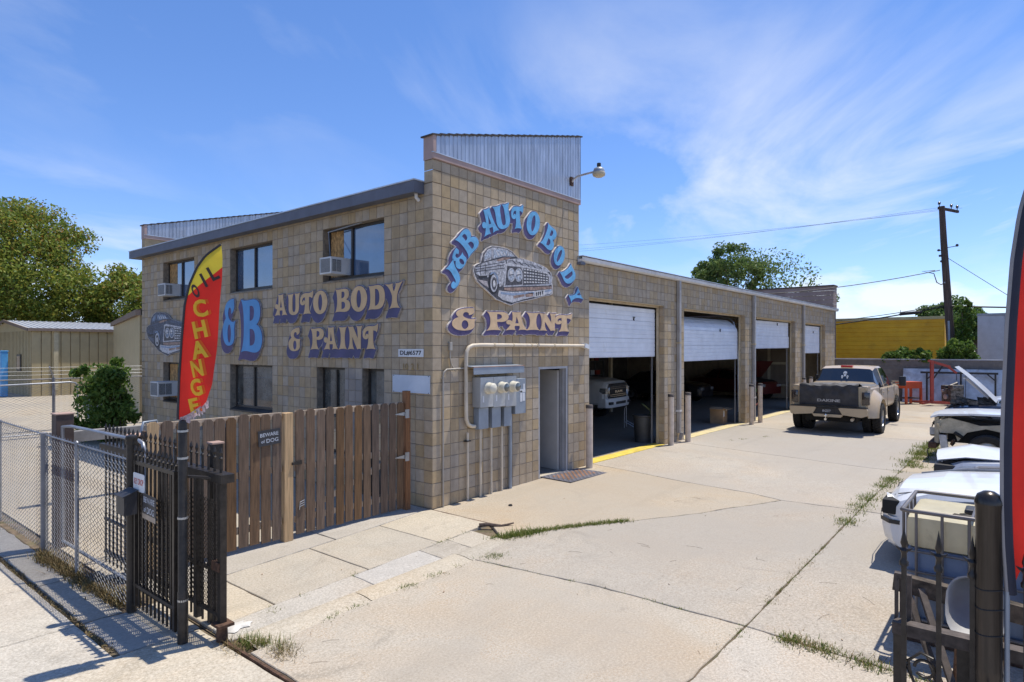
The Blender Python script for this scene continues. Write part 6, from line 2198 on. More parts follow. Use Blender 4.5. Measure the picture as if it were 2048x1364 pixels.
# ---- cars standing nose out along the right side
def sedan(label, loc, rz, paint, L_=4.5, w=0.88, roof=1.42, hood=0.95, name='car', lights=True, nose_lo=0.30, wr=0.32, open_hood=None):
    root = thing(name, label, 'car', loc, rz)
    car_shell(root, L_, [(0, hood - 0.22), (0.10, hood - 0.12), (0.5, hood - 0.04), (1.25, hood + 0.03), (2.0, roof - 0.06), (2.4, roof), (3.2, roof - 0.02), (3.8, hood + 0.08), (L_ - 0.1, hood + 0.04), (L_, hood - 0.1)],
              [(0, hood - 0.30), (0.4, hood - 0.10), (1.25, hood - 0.03), (3.8, hood), (L_, hood - 0.12)], [(0, w * 0.80), (0.15, w * 0.92), (0.6, w), (3.9, w), (L_, w * 0.88)],
              [(0, w * 0.6), (0.4, w * 0.78), (1.25, w * 0.80), (2.0, w * 0.66), (3.2, w * 0.64), (3.8, w * 0.78), (L_, w * 0.7)], [0.88, L_ - 0.95], wr, nose_lo, (1.25, 2.0, 3.2, 3.8), paint, CGLASS, open_top=open_hood, cover=UNDER)
    for s in (-1, 1):
        wheel(root, -0.88, s * (w - 0.12), wr, 0.20, RIM, s)
        wheel(root, -L_ + 0.95, s * (w - 0.12), wr, 0.20, RIM, s)
        if lights:
            MB().cbox(-0.14, s * w * 0.62 - 0.17, hood - 0.36, 0.012, s * w * 0.62 + 0.15, hood - 0.22, 0.03).build('headlight', LENS, root, smooth=40)
    return root


# foreground white car: left lamp gone, bumper with a dark strip
c8 = sedan('white car nearest the tank, headlight torn out and hood bent', (2.4, -6.12, GZ(2)), R(90), CARW, 4.6, 0.92, 1.38, 1.0, lights=False, nose_lo=0.24)
bp = []
for y, x in ((-0.84, -0.42), (-0.82, -0.05), (-0.66, 0.06), (-0.3, 0.11), (0.3, 0.11), (0.66, 0.06), (0.82, -0.05), (0.86, -0.42)):
    bp.append([(x - 0.10, y * 0.96, 0.20), (x - 0.02, y, 0.30), (x + 0.01, y, 0.46), (x - 0.01, y, 0.58)])
MB().loft(bp).build('front_bumper', CARW, c8, smooth=40)
MB().loft([[(rg[2][0] + 0.012, rg[2][1] * 1.012, 0.50), (rg[2][0] + 0.014, rg[2][1] * 1.014, 0.55)] for rg in bp]).build('bumper_strip', TRIMK, c8, smooth=40)
MB().cbox(-0.34, 0.32, 0.60, 0.05, 0.80, 0.77, 0.02).build('lamp_cavity', UNDER, c8)
MB().obox((-0.02, 0.58, 0.68), (0.03, 0.03, 0.02), (0.02, -0.06, 0.06), (0, 0.05, 0.06)).obox((-0.04, 0.42, 0.66), (0.02, 0.0, 0.0), (0.0, 0.05, 0.02), (0, 0.01, 0.06)).build('torn_bracket', CARW, c8)
# loose grey arch flare around the front wheel and strip along the hood edge
GREYP = mat('grey_plastic', (0.17, 0.18, 0.20), 0.55, var=0.15)
af = MB()
af.loft([[(-0.88 + rr_ * math.cos(a), 0.905 + dy, 0.33 + rr_ * math.sin(a)) for rr_, dy in ((0.42, 0.0), (0.47, 0.03), (0.56, 0.012))] for a in [PI * i / 20 for i in range(21)]])
af.build('arch_flare', GREYP, c8, smooth=60)
MB().tube([(-0.2, -0.55, 0.90), (-0.7, -0.62, 1.0), (-1.25, -0.68, 1.04)], 0.02, 6).build('hood_strip', GREYP, c8)

# second white car: hood buckled up in the middle
c7 = sedan('white car with a buckled hood between the wrecks', (7.6, -6.1, GZ(9) - 0.02), R(90), mat('pale_silver_paint', (0.52, 0.55, 0.60), 0.3, 0.2, var=0.04, coat=0.5), 4.5, 0.88, 1.02, 0.60, lights=False, nose_lo=0.14, wr=0.26, open_hood=(0.1, 1.2))
hd = MB()
P = [[(-0.02, 0.70, 0.50), (-0.45, 0.78, 0.60), (-1.25, 0.76, 0.60)], [(0.02, 0.40, 0.56), (-0.45, 0.38, 0.70), (-1.3, 0.36, 0.63)], [(0.04, 0.0, 0.60), (-0.5, 0.0, 0.74), (-1.35, 0.0, 0.64)], [(0.02, -0.40, 0.57), (-0.45, -0.36, 0.71), (-1.3, -0.36, 0.63)], [(-0.02, -0.70, 0.50), (-0.40, -0.78, 0.62), (-1.25, -0.76, 0.60)]]
hd.loft(P).loft([[(x, y, z - 0.02) for x, y, z in rg] for rg in P][::-1])
hd.build('buckled_hood', CARW, c7, smooth=20)
MB().cbox(-0.35, -0.82, 0.12, 0.03, 0.82, 0.44, 0.05).build('front_bumper', TRIMK, c7, smooth=40)
MB().box(-1.2, -0.7, 0.35, -0.1, 0.7, 0.50).build('engine_bay', UNDER, c7)

# stripped truck: no fender, lamps or bumper
WR = thing('wrecked_truck', 'stripped white truck front with bare wheel and inner fender', 'truck', (10.75, -5.75, GZ(10) - 0.08), R(90))
BEIGE = mat('inner_fender_paint', (0.42, 0.37, 0.27), 0.6, var=0.2, vscale=5, dirt=(0.16, 0.12, 0.09), dcov=0.56, dscale=5)
P = [[(0.05, y, 1.12 - 0.05 * abs(y)), (-0.1, y, 1.17 - 0.04 * abs(y)), (-0.7, y, 1.21 - 0.03 * abs(y)), (-1.45, y, 1.22 - 0.03 * abs(y))] for y in (-0.82, -0.5, 0, 0.5, 0.82)]
MB().loft(P).loft([[(x, y, z - 0.04) for x, y, z in rg] for rg in P][::-1]).loft([[(x, -0.82, z), (x, -0.82, z - 0.04)] for x, y, z in P[0]]).loft([[(x, 0.82, z - 0.04), (x, 0.82, z)] for x, y, z in P[-1]]).loft([[(rg[0][0], rg[0][1], rg[0][2] - 0.04), rg[0]] for rg in P]).build('hood', CARW, WR, smooth=40)
for s in (-1, 1):
    lo = [(-0.05, 0.98), (-0.30, 1.06), (-0.55, 1.0), (-0.85, 0.92), (-1.2, 0.96), (-1.6, 1.10), (-1.6, 0.50), (-1.45, 0.62), (-1.25, 0.80), (-0.95, 0.86), (-0.62, 0.76), (-0.45, 0.55), (-0.40, 0.72), (-0.12, 0.72)]
    MB().prism([lo], (0, s * 0.72, 0), (1, 0, 0), (0, 0, 1), (0, s, 0), -0.03, 0.03, back=True).build('inner_fender', BEIGE, WR)

MB().box(-0.10, -0.74, 0.48, -0.02, -0.60, 1.06).box(-0.10, 0.60, 0.48, -0.02, 0.74, 1.06).box(-0.09, -0.6, 0.98, -0.03, 0.6, 1.06).build('radiator_support', BEIGE, WR)
MB().box(-0.16, -0.56, 0.46, -0.11, 0.56, 0.96).build('radiator', TRIMK, WR)
MB().cbox(-0.06, -0.80, 0.36, 0.10, 0.80, 0.50, 0.03).build('bumper_bar', STEEL_R, WR)
MB().obox((-0.2, 0.8, 0.52), (0.07, 0.0, 0.0), (0, 0.05, 0), (0.02, 0, 0.16)).obox((0.04, 0.45, 0.7), (0.05, 0, 0), (0, 0.1, 0.03), (0, 0, 0.08)).build('loose_duct', mat('dull_aluminium', (0.42, 0.43, 0.45), 0.5, 0.6, var=0.3), WR)
MB().box(-1.3, -0.55, 0.5, -0.25, 0.55, 0.98).build('engine_bay', UNDER, WR)
MB().tube([(0.05, 0.62, 0.40), (0.12, 0.66, 0.30), (0.10, 0.70, 0.12), (0.22, 0.62, 0.03)], 0.012, 6).tube([(0.02, 0.4, 0.95), (0.06, 0.42, 0.8), (0.05, 0.44, 0.62)], 0.012, 6).build('hanging_wire', TRIMK, WR)
for s in (-1, 1):
    wheel(WR, -0.98, s * 0.80, 0.37, 0.24, RIM, s)
    wheel(WR, -4.2, s * 0.80, 0.37, 0.24, RIM, s)
sh = MB()
sh.box(-5.0, -0.88, 0.5, -1.6, 0.88, 1.12)
sh.build('cab_body', CARW, WR)
MB().loft([[(x, y * k, z) for x, z, k in ((-1.5, 1.12, 0.86), (-2.15, 1.66, 0.70))] for y in (-0.9, 0.9)]).build('windscreen', CGLASS, WR)
MB().add([(-2.15, -0.63, 1.66), (-3.6, -0.63, 1.68), (-3.6, 0.63, 1.68), (-2.15, 0.63, 1.66), (-1.62, -0.84, 1.12), (-4.0, -0.84, 1.12), (-4.0, 0.84, 1.12), (-1.62, 0.84, 1.12)], [(0, 3, 2, 1), (0, 1, 5, 4), (2, 3, 7, 6), (1, 2, 6, 5)]).build('roof', CARW, WR)

rj = random.Random(8)
for k in range(16):
    x, y, z = rj.uniform(-0.5, 0.06), rj.uniform(-0.1, 0.85), rj.uniform(0.42, 1.0)
    a = rj.uniform(0, PI)
    q = rj.uniform(0.03, 0.09)
    MB().obox((x, y, z), (q * math.cos(a), q * 0.3, q * math.sin(a)), (0.01, q * 0.6, -0.01), (-0.02 * math.sin(a), 0.01, 0.02 * math.cos(a))).build('torn_part', (TRIMK, STEEL_R, BEIGE, UNDER)[k % 4], WR)
sm8 = MB()
for s in (-1, 1):
    sm8.tube([(-0.10, s * 0.66, 0.83), (-0.45, s * 0.71, 0.925), (-1.2, s * 0.735, 0.985)], 0.006, 4, caps=False)
    sm8.tube([(-1.35, s * 0.905, 0.36), (-1.35, s * 0.905, 0.9)], 0.006, 4, caps=False)
sm8.tube([(-0.06, -0.6, 0.80), (-0.02, 0, 0.84), (-0.06, 0.6, 0.80)], 0.006, 4, caps=False)
tag(sm8.build('panel_gap', UNDER, c8), kind='stuff')
MB().cbox(0.02, -0.22, 0.60, 0.06, 0.22, 0.72, 0.02).build('grille', TRIMK, c8)
MB().cbox(-0.1, -0.66, 0.62, 0.05, -0.36, 0.74, 0.03).build('headlight', LENS, c8)
# dark blue car with its hood up
c5 = sedan('dark blue car with its white hood propped open', (16.2, -5.45, 0.09), R(90), CARB, 4.5, 0.90, 1.40, 0.93, lights=True, open_hood=(0.1, 1.22))
hl = 1.35
P = []
for y in (-0.80, -0.4, 0, 0.4, 0.80):
    P.append([(-1.20 + u * hl * math.cos(R(132)) * -1 * -1 if False else -1.22 - 0.0 + u * hl * 0.70, y * (1 - 0.10 * u), 1.02 + u * hl * 0.72 + 0.05 * math.sin(PI * u)) for u in (0, 0.25, 0.5, 0.75, 0.93, 1.0)])
MB().loft(P).loft([[(x - 0.03, y, z - 0.03) for x, y, z in rg] for rg in P][::-1]).loft([[(x, y, z), (x - 0.03, y, z - 0.03)] for x, y, z in P[0]]).loft([[(x - 0.03, y, z - 0.03), (x, y, z)] for x, y, z in P[-1]]).build('raised_hood', CARW, c5, smooth=50)
MB().bar((-1.05, -0.3, 1.08), (-0.52, -0.28, 1.62), 0.05, 0.03).bar((-1.05, 0.3, 1.08), (-0.52, 0.28, 1.62), 0.05, 0.03).bar((-0.5, -0.6, 1.66), (-0.5, 0.6, 1.66), 0.05, 0.03).build('hood_rib', CARW, c5)
en = MB()
re_ = random.Random(21)
for k in range(40):
    x, y = re_.uniform(-1.1, -0.15), re_.uniform(-0.65, 0.65)
    s = re_.uniform(0.04, 0.13)
    en.obox((x, y, 0.86 + re_.uniform(0, 0.14)), (s, 0, 0.02), (0, s * 0.8, 0.02), (0.01, 0, s * 0.5))
tag(en.build('engine_clutter', mat('engine_grime', (0.10, 0.095, 0.09), 0.55, 0.4, var=0.6, vscale=12), c5), kind='stuff')
# pale car beyond
sedan('pale silver car parked beyond the dark blue one', (20.5, -6.2, 0.09), R(90), mat('pale_silver_paint', (0.5, 0.5, 0.5)), 4.5, 0.88, 1.35, 0.92)
# cars in the dark of the garage
sedan('dark car low in the second garage bay', (21.5, 4.2, 0.10), R(-90), mat('black_car_paint', (0.02, 0.02, 0.022), 0.3, 0.2, var=0.1, coat=0.5), 4.5, 0.88, 1.42, 0.95)
cr_ = sedan('dark red car with hood raised in the third garage bay', (25.0, 2.4, 0.10), R(-112), DARKCAR, 4.6, 0.90, 1.48, 1.0, open_hood=(0.1, 1.22))
P = [[(-1.22 + u * 0.75, y, 1.05 + u * 0.85) for u in (0, 0.5, 1.0)] for y in (-0.75, 0, 0.75)]
MB().loft(P).build('raised_hood', DARKCAR, cr_, smooth=50)
# ------------------------------------------------------------------ things in the garage
CARD = mat('cardboard', (0.33, 0.215, 0.12), 0.85, var=0.12)
bx_ = thing('cardboard_box', 'open cardboard box on the floor of second garage bay', 'box', (14.0, 0.75, 0.094), R(8))
MB().box(-0.3, -0.22, 0, 0.3, 0.22, 0.50).build('carton', CARD, bx_)
MB().obox((-0.38, 0, 0.53), (0.1, 0, 0.03), (0, 0.2, 0), (0, 0, 0.004)).obox((0, -0.30, 0.50), (0.28, 0, 0), (0, 0.09, 0.02), (0, 0, 0.004)).build('flap', CARD, bx_)
MB().box(-0.27, -0.2225, 0.24, -0.13, -0.2205, 0.44).box(0.08, -0.2225, 0.40, 0.22, -0.2205, 0.47).build('paper_label', WHITE_S, bx_)
tc_ = thing('trash_can', 'dark grey trash can just inside the first garage bay', 'bin', (8.36, 0.66, 0.094))
MB().lathe([(0.0, 0.0), (0.20, 0.0), (0.245, 0.68), (0.27, 0.70), (0.27, 0.73), (0.235, 0.73), (0.2, 0.1)], n=20).build('barrel', mat('grey_bin', (0.055, 0.055, 0.055), 0.6, var=0.15), tc_, smooth=40)
MB().tube([(0.12 + 0.12 * math.cos(a), 0.12 * math.sin(a) - 0.05, 0.72 + 0.16 * math.sin(a * 0.7) + 0.15) for a in [k * 0.35 for k in range(19)]], 0.016, 6).build('hose', mat('green_hose', (0.13, 0.16, 0.07), 0.6), tc_, smooth=60)
jk = thing('jack_stand', 'pale tube stand on the floor below the white pickup', 'stand', (10.9, 2.6, 0.094), R(20))
MB().tube([(-0.2, 0, 0), (-0.18, 0, 0.62), (0.18, 0, 0.66), (0.2, 0, 0.0)], 0.014, 6).tube([(-0.19, 0, 0.2), (-0.1, -0.35, 0.0)], 0.012, 6).tube([(0.19, 0, 0.2), (0.25, -0.35, 0.0)], 0.012, 6).build('frame', GALV, jk)
SRED = mat('red_machine_paint', (0.33, 0.045, 0.028), 0.5, var=0.15, dirt=(0.15, 0.05, 0.03), dcov=0.6, dscale=6)
rl = thing('tool_rack', 'red steel rack beside the bollards of third garage bay', 'rack', (15.55, 0.42, 0.094))
MB().box(-0.04, -0.04, 0, 0.04, 0.04, 1.62).box(-0.3, -0.03, 0, 0.3, 0.03, 0.08).build('frame', SRED, rl)
MB().cbox(-0.05, -0.06, 1.55, 0.05, 0.04, 1.72, 0.01).build('handle', WHITE_S, rl)
bs = thing('bumper_stand', 'white bumper with a green sticker resting on a red stand', 'car part', (16.7, 0.62, 0.094), R(10))
P = [[(x, y - 0.16 * (1 - (x / 0.5) ** 2), z) for y, z in ((0.0, 0.72), (-0.05, 0.82), (-0.05, 1.05), (0.02, 1.15))] for x in (-0.5, -0.3, 0, 0.3, 0.5)]
MB().loft(P).build('bumper', CARW, bs, smooth=40)
MB().loft([[(x, -0.055 - 0.16 * (1 - (x / 0.5) ** 2), z) for z in (0.93, 1.04)] for x in (-0.22, -0.05, 0.1)]).build('sticker', mat('green_sticker', (0.08, 0.55, 0.06), 0.5), bs)
MB().tube([(-0.45, 0, 0), (-0.4, 0, 0.6), (0.4, 0, 0.6), (0.45, 0, 0)], 0.025, 8).box(-0.4, -0.25, 0.44, 0.3, 0.2, 0.5).build('stand', SRED, bs)
MB().cbox(-0.3, -0.1, 0.0, 0.2, 0.25, 0.42, 0.03).build('crate', TRIMK, bs)
wp = thing('window_sash', 'cream framed window unit leaning inside the third garage bay', 'window', (26.6, 3.0, 0.094), R(-90))
fr_ = MB()
for x in (-0.9, 0.0, 0.9):
    fr_.box(x - 0.07, -0.04, 0.6, x + 0.07, 0.04, 2.9)
for z in (0.6, 1.72, 2.78):
    fr_.box(-0.97, -0.038, z, 0.97, 0.038, z + 0.12)
fr_.build('frame', mat('cream_sash', (0.5, 0.46, 0.36), 0.6), wp)
for x in (-0.45, 0.45):
    for z in (0.72, 1.84):
        MB().box(x - 0.38, -0.01, z, x + 0.38, 0.01, z + (1.0 if z < 1 else 0.94)).build('pane', mat('paper_pane', (0.22, 0.19, 0.16), 0.7, var=0.1), wp)
lad = thing('wall_ladder', 'thin steel pole standing inside the third garage bay', 'pole', (18.2, 1.6, 0.094))
MB().tube([(0, 0, 0), (0, 0, 3.2)], 0.022, 8).build('pole', GALV, lad)

# shelving with boxes and stacked tyres against the back of the shop
shm = mat('shelf_steel', (0.16, 0.16, 0.17), 0.6, 0.4)
for qi, (sx_, lab_) in enumerate(((11.2, 'steel shelf of cartons at the back of first bay'), (19.5, 'steel shelf of cartons at the back of second bay'))):
    su = thing('shelf_unit', lab_, 'shelf', (sx_, 9.6, 0.094))
    for xx in (-1.2, 1.2):
        for yy in (-0.25, 0.25):
            MB().box(xx - 0.025, yy - 0.025, 0, xx + 0.025, yy + 0.025, 2.4).build('upright', shm, su)
    for zz in (0.5, 1.2, 1.9):
        MB().box(-1.22, -0.28, zz, 1.22, 0.28, zz + 0.03).build('shelf_board', shm, su)
    rbx = random.Random(40 + qi)
    for zz in (0.53, 1.23, 1.93):
        xx = -1.1
        while xx < 0.9:
            w = rbx.uniform(0.2, 0.4)
            MB().box(xx, -0.22, zz, xx + w, 0.2, zz + rbx.uniform(0.2, 0.45)).build('carton', (CARD, WHITE_S, SRED, shm)[rbx.randrange(4)], su)
            xx += w + rbx.uniform(0.03, 0.2)
for k in range(4):
    ts_ = thing('spare_tyre', 'black tyre, number %s up in the stack inside the first bay' % ('one', 'two', 'three', 'four')[k], 'tyre', (9.9, 5.2, 0.094 + 0.21 * k), 0, 'stacked tyres in the garage')
    MB().lathe([(0.2, 0.0), (0.3, 0.0), (0.34, 0.04), (0.34, 0.16), (0.3, 0.2), (0.2, 0.2), (0.19, 0.1), (0.2, 0.0)], n=24).build('tread', TYRE, ts_, smooth=40)

# ------------------------------------------------------------------ far end of the lot
BW = thing('yard_wall', 'dark grey block wall across the far end of lot', 'wall', (28.65, 0, 0))
WGREY = block_mat('grey_block', (0.17, 0.155, 0.145), 0.10)
MB().box(0, -16, -0.05, 0.2, 0.4, 2.08).build('core', WGREY, BW)
MB().box(-0.03, -16, 2.08, 0.23, 0.41, 2.13).build('coping', mat('wall_coping', (0.42, 0.43, 0.46), 0.8, var=0.12), BW)
bmw = block_mesh(0.40 - 0.01, 0.2 - 0.01)
far = MB()
bmesh_far = bmw.mesh('block', WGREY)
cnt = 0
for r in range(10):
    for i in range(40):
        y = 0.2 - i * 0.4 - (0.2 if r % 2 else 0)
        if cnt < 290 and -6.6 < y < 0.3:
            inst(bmesh_far, 'block', BW, (-0.006, y, 0.1 + r * 0.2), (0, 0, -PI / 2))
            cnt += 1
        else:
            far.add([(-0.006 + yy, y - xx, 0.1 + r * 0.2 + zz) for xx, yy, zz in bmw.v], bmw.f)
tag(far.build('block_courses', WGREY, BW), kind='stuff')
AB = thing('rear_building', 'brown sided building rising behind the garage roof', 'building', (28.9, 0, 0))
SID = mat('brown_siding', (0.30, 0.225, 0.20), 0.8, var=0.12, vscale=1.5)
MB().box(0, 0.50, 0, 0.7, 14, 4.72).build('wall', mat('dark_brown_band', (0.085, 0.065, 0.06), 0.8), AB)
for k in range(5):
    z = 4.72 + k * 0.235
    o = MB().add([(-0.04, 0.46, z), (-0.04, 14, z), (-0.015, 14, z + 0.23), (-0.015, 0.46, z + 0.23), (0.7, 0.46, z), (0.7, 0.46, z + 0.23)], [(0, 3, 2, 1), (0, 4, 5, 3)]).build('siding_board', SID, AB)
MB().box(-0.07, 0.42, 5.895, 0.75, 14, 5.95).build('roof_edge', DARKCAP, AB)
YT = thing('yellow_trailer', 'long yellow trailer body behind the far block wall', 'trailer', (33.2, 0, 0))
YELT = mat('yellow_trailer_paint', (0.95, 0.47, 0.02), 0.55, var=0.12, vscale=1.2, dirt=(0.40, 0.22, 0.03), dcov=0.56, dscale=0.8)
for k in range(14):
    z = 0.85 + k * 0.245
    MB().add([(0, -3.95, z), (0, 8, z), (-0.018, 8, z + 0.02), (-0.018, -3.95, z + 0.02), (-0.018, 8, z + 0.225), (-0.018, -3.95, z + 0.225), (0, 8, z + 0.245), (0, -3.95, z + 0.245)], [(0, 3, 2, 1), (3, 5, 4, 2), (5, 7, 6, 4)]).build('side_panel', YELT, YT)
MB().box(0.005, -3.95, 0.85, 2.5, 8, 4.28).build('box', YELT, YT)
MB().box(-0.05, -3.98, 4.20, 2.55, 8.03, 4.36).build('top_rail', mat('pale_yellow_rail', (0.62, 0.52, 0.25), 0.5, var=0.1), YT)
MB().box(0.2, -3.2, 0.0, 2.3, -1.2, 0.8).build('undercarriage', UNDER, YT)
WT = thing('white_trailer', 'white panelled trailer right of the utility pole', 'trailer', (36.0, 0, 0))
WTP = mat('white_trailer_paint', (0.52, 0.54, 0.58), 0.5, var=0.06)
for k in range(6):
    MB().cbox(-0.03, -6.4 - k * 1.25, 0.9, 0.0, -5.2 - k * 1.25, 4.42, 0.008).build('side_panel', WTP, WT)
    MB().box(-0.05, -6.45 - k * 1.25, 0.9, -0.005, -6.38 - k * 1.25, 4.42).build('seam', mat('trailer_seam', (0.35, 0.37, 0.40), 0.5), WT)
MB().box(0.005, -13, 0.9, 2.4, -5.2, 4.42).build('box', WTP, WT)
MB().box(-0.06, -13, 4.425, 2.45, -5.15, 4.55).build('top_rail', mat('trailer_seam', (0.35, 0.37, 0.4)), WT)
bt = thing('blue_box_truck', 'blue box roof showing above the white trailer', 'truck', (44, -8.4, 0))
MB().cbox(-1, -3.6, 0.5, 3, 1.2, 5.55, 0.05).build('box', mat('teal_blue_paint', (0.05, 0.16, 0.27), 0.5, var=0.1), bt)
UP = thing('utility_pole', 'leaning wooden utility pole with one crossarm and insulators', 'utility pole', (31.0, -4.52, 0))
POLE = mat('pole_timber', (0.085, 0.06, 0.048), 0.9, var=0.3, vscale=4, stretch=(6, 6, 0.3), bump=0.4, bscale=10)
MB().tube([(0, 0, 0), (0.02, 0.12, 2.8), (0.02, 0.28, 5.5), (0, 0.42, 8.0), (0, 0.50, 9.75)], [0.20, 0.185, 0.165, 0.145, 0.13], 12).build('shaft', POLE, UP, smooth=60)
MB().bar((-0.2, 0.62, 9.66), (0.75, -0.12, 9.52), 0.10, 0.12).build('crossarm', POLE, UP)
INS = mat('insulator', (0.05, 0.045, 0.05), 0.3, var=0.1)
for x, y, z in ((-0.16, 0.59, 9.72), (0.42, 0.14, 9.64), (0.7, -0.08, 9.6)):
    MB().lathe([(0.02, 0.0), (0.02, 0.10), (0.07, 0.12), (0.05, 0.16), (0.075, 0.19), (0.03, 0.25), (0.0, 0.26)], (x, y, z), n=10).build('insulator', INS, UP, smooth=40)
for k in range(3):
    MB().lathe([(0.05, -0.05), (0.07, 0.0), (0.05, 0.05)], (-0.1, 0.62 - 0.06 * k, 7.55 - 0.28 * k), n=8).bar((-0.1, 0.62 - 0.06 * k, 7.55 - 0.28 * k), (0.0, 0.4, 7.5 - 0.28 * k), 0.03, 0.03).build('insulator', INS, UP)
MB().bar((0.0, 0.35, 7.65), (0.1, -0.12, 7.72), 0.03, 0.03).lathe([(0.05, -0.06), (0.07, 0.0), (0.05, 0.06)], (0.1, -0.12, 7.75), n=8).build('insulator', INS, UP)
MB().tube([(-0.18, 0.15, 0.2), (-0.19, 0.2, 4.0)], 0.05, 8).build('riser', GREYMET, UP)
WCOL = mat('cable_black', (0.02, 0.02, 0.022), 0.6)


def cable(label, p0, p1, sag, r, n=18):
    P = []
    for i in range(n + 1):
        t = i / n
        a = Vector(p0).lerp(Vector(p1), t)
        a.z -= sag * 4 * t * (1 - t)
        P.append(tuple(a - Vector(p0)))
    o = MB().tube(P, r, 6).build('overhead_cable', WCOL, smooth=60)
    o.location = p0
    return tag(o, label, 'cable', 'overhead cables at the utility pole')


cable('thin service cable from the pole over the garage roof', (30.9, -3.95, 6.55), (24.5, 9.0, 5.6), 0.5, 0.022)
cable('thick lower cable running left from the utility pole', (30.95, -4.1, 4.72), (31.5, 9.0, 3.6), 0.35, 0.035)
cable('thin cable just above the thick one left of the pole', (30.95, -4.1, 4.80), (31.5, 9.0, 4.1), 0.4, 0.02)
cable('heavy cable running right from the utility pole', (31.0, -4.25, 4.75), (31.0, -16, 4.4), 0.15, 0.045)
cable('guy wire slanting down right from the pole', (31.0, -4.2, 7.2), (30.5, -7.6, 4.3), 0.0, 0.014)
cable('faint upper line left of the pole, lowest of three', (31.0, -3.9, 9.7), (40, 60, 14.2), 1.2, 0.006)
cable('faint upper line left of the pole, middle of three', (31.4, -4.5, 9.7), (41, 60, 14.9), 1.2, 0.006)
cable('faint upper line left of the pole, topmost of three', (31.8, -4.8, 9.7), (42, 60, 16.0), 1.2, 0.006)
spl = thing('cable_splice', 'black splice case hanging on the cable left of pole', 'cable box', (30.95, -2.7, 4.42))
MB().tube([(0, 0.5, -0.05), (0, 0.42, 0), (0, -0.42, 0.06), (0, -0.5, 0.1)], [0.05, 0.085, 0.085, 0.05], 10).build('case', WCOL, spl, smooth=50)
MB().box(-0.02, -0.46, 0.06, 0.02, -0.44, 0.25).box(-0.02, 0.44, 0.0, 0.02, 0.46, 0.2).build('hanger', WCOL, spl)
dl = thing('drip_loop', 'black cable loop bent against the utility pole', 'cable', (30.9, -4.1, 6.5))
MB().tube([(0, 0.35, 0.05), (0, 0.9, 0.05), (0, 0.4, -0.1), (0, 0.28, -0.55), (0, 0.1, -0.68), (0.0, -0.05, -0.6)], 0.025, 6).build('loop', WCOL, dl, smooth=60)
MB().lathe([(0.04, 0), (0.05, 0.06), (0.0, 0.1)], (0, -0.05, -0.62), n=8).build('cap', GREYMET, dl)

# red work bench, hoist with engine, sheet metal along the far wall
SB = thing('work_table', 'orange red steel work table by the far wall', 'table', (26.9, -3.12, 0.09), R(-35))
ORED = mat('orange_red_paint', (0.52, 0.075, 0.02), 0.5, var=0.12, dirt=(0.2, 0.06, 0.03), dcov=0.62, dscale=5)
MB().box(-0.46, -0.3, 0.72, 0.46, 0.3, 1.02).build('top', ORED, SB)
for x in (-0.42, 0.42):
    for y in (-0.26, 0.26):
        MB().box(x - 0.045, y - 0.04, 0, x + 0.045, y + 0.04, 0.72).build('leg', ORED, SB)
MB().box(-0.42, -0.25, 0.25, 0.42, 0.25, 0.29).build('shelf', mat('dark_shelf', (0.06, 0.04, 0.03), 0.7), SB)
EH = thing('engine_hoist', 'red engine hoist with its boom raised near the far wall', 'engine hoist', (26.6, -4.05, 0.09), R(-62))
MB().box(-0.06, -0.06, 0.1, 0.06, 0.06, 2.0).build('mast', SRED, EH)
MB().bar((-0.15, 0, 2.0), (0.72, 0, 1.72), 0.09, 0.10).bar((0.6, 0, 1.76), (0.98, 0, 1.45), 0.07, 0.08).build('boom', SRED, EH)
MB().tube([(0.06, 0, 1.2), (0.45, 0, 1.78)], 0.035, 8).build('ram', TRIMK, EH)
for s in (-1, 1):
    MB().bar((-0.1, s * 0.12, 0.14), (1.45, s * 0.48, 0.12), 0.08, 0.10).build('leg', SRED, EH)
    MB().bar((-0.6, s * 0.55, 0.12), (-0.05, s * 0.1, 0.16), 0.07, 0.09).build('rear_leg', SRED, EH)
    MB().lathe([(0.0, -0.025), (0.055, -0.025), (0.055, 0.025), (0.0, 0.025)], (1.4, s * 0.47, 0.055), (0, 1, 0), 12).build('caster', TRIMK, EH)
MB().tube([(0.98, 0, 1.42), (0.98, 0, 1.12)], 0.012, 6).build('chain', TRIMK, EH)
EB = thing('engine', 'greasy engine block on the legs of red hoist', 'engine', (27.35, -4.75, 0.22), R(-40))
ENG = mat('greasy_metal', (0.13, 0.12, 0.11), 0.5, 0.5, var=0.6, vscale=9, dirt=(0.04, 0.035, 0.03), dcov=0.5, dscale=5)
MB().cbox(-0.34, -0.26, 0.0, 0.34, 0.26, 0.62, 0.05).build('block', ENG, EB)
MB().cbox(-0.32, -0.32, 0.55, 0.30, -0.06, 0.78, 0.05).cbox(-0.32, 0.06, 0.55, 0.30, 0.32, 0.76, 0.05).tube([(-0.2, 0, 0.7), (0.2, 0, 0.85), (0.35, 0.1, 0.6)], 0.06, 10).build('cylinder_head', ENG, EB, smooth=40)
MB().lathe([(0.0, 0.04), (0.11, 0.03), (0.11, -0.03)], (-0.36, 0.0, 0.25), (-1, 0, 0), 16).lathe([(0.0, 0.04), (0.07, 0.03), (0.07, -0.03)], (-0.36, 0.16, 0.5), (-1, 0, 0), 14).build('pulley', GALV, EB)
SF = thing('tube_rack', 'black square tube rack standing along the far wall', 'rack', (28.1, -4.8, 0.09))
MB().bar((0, 1.35, 1.42), (0, -1.55, 1.42), 0.08, 0.09).build('top_beam', TRIMK, SF)
for y in (1.1, -0.2, -1.45):
    MB().bar((0, y, 0), (0, y, 1.38), 0.07, 0.07).build('leg', TRIMK, SF)
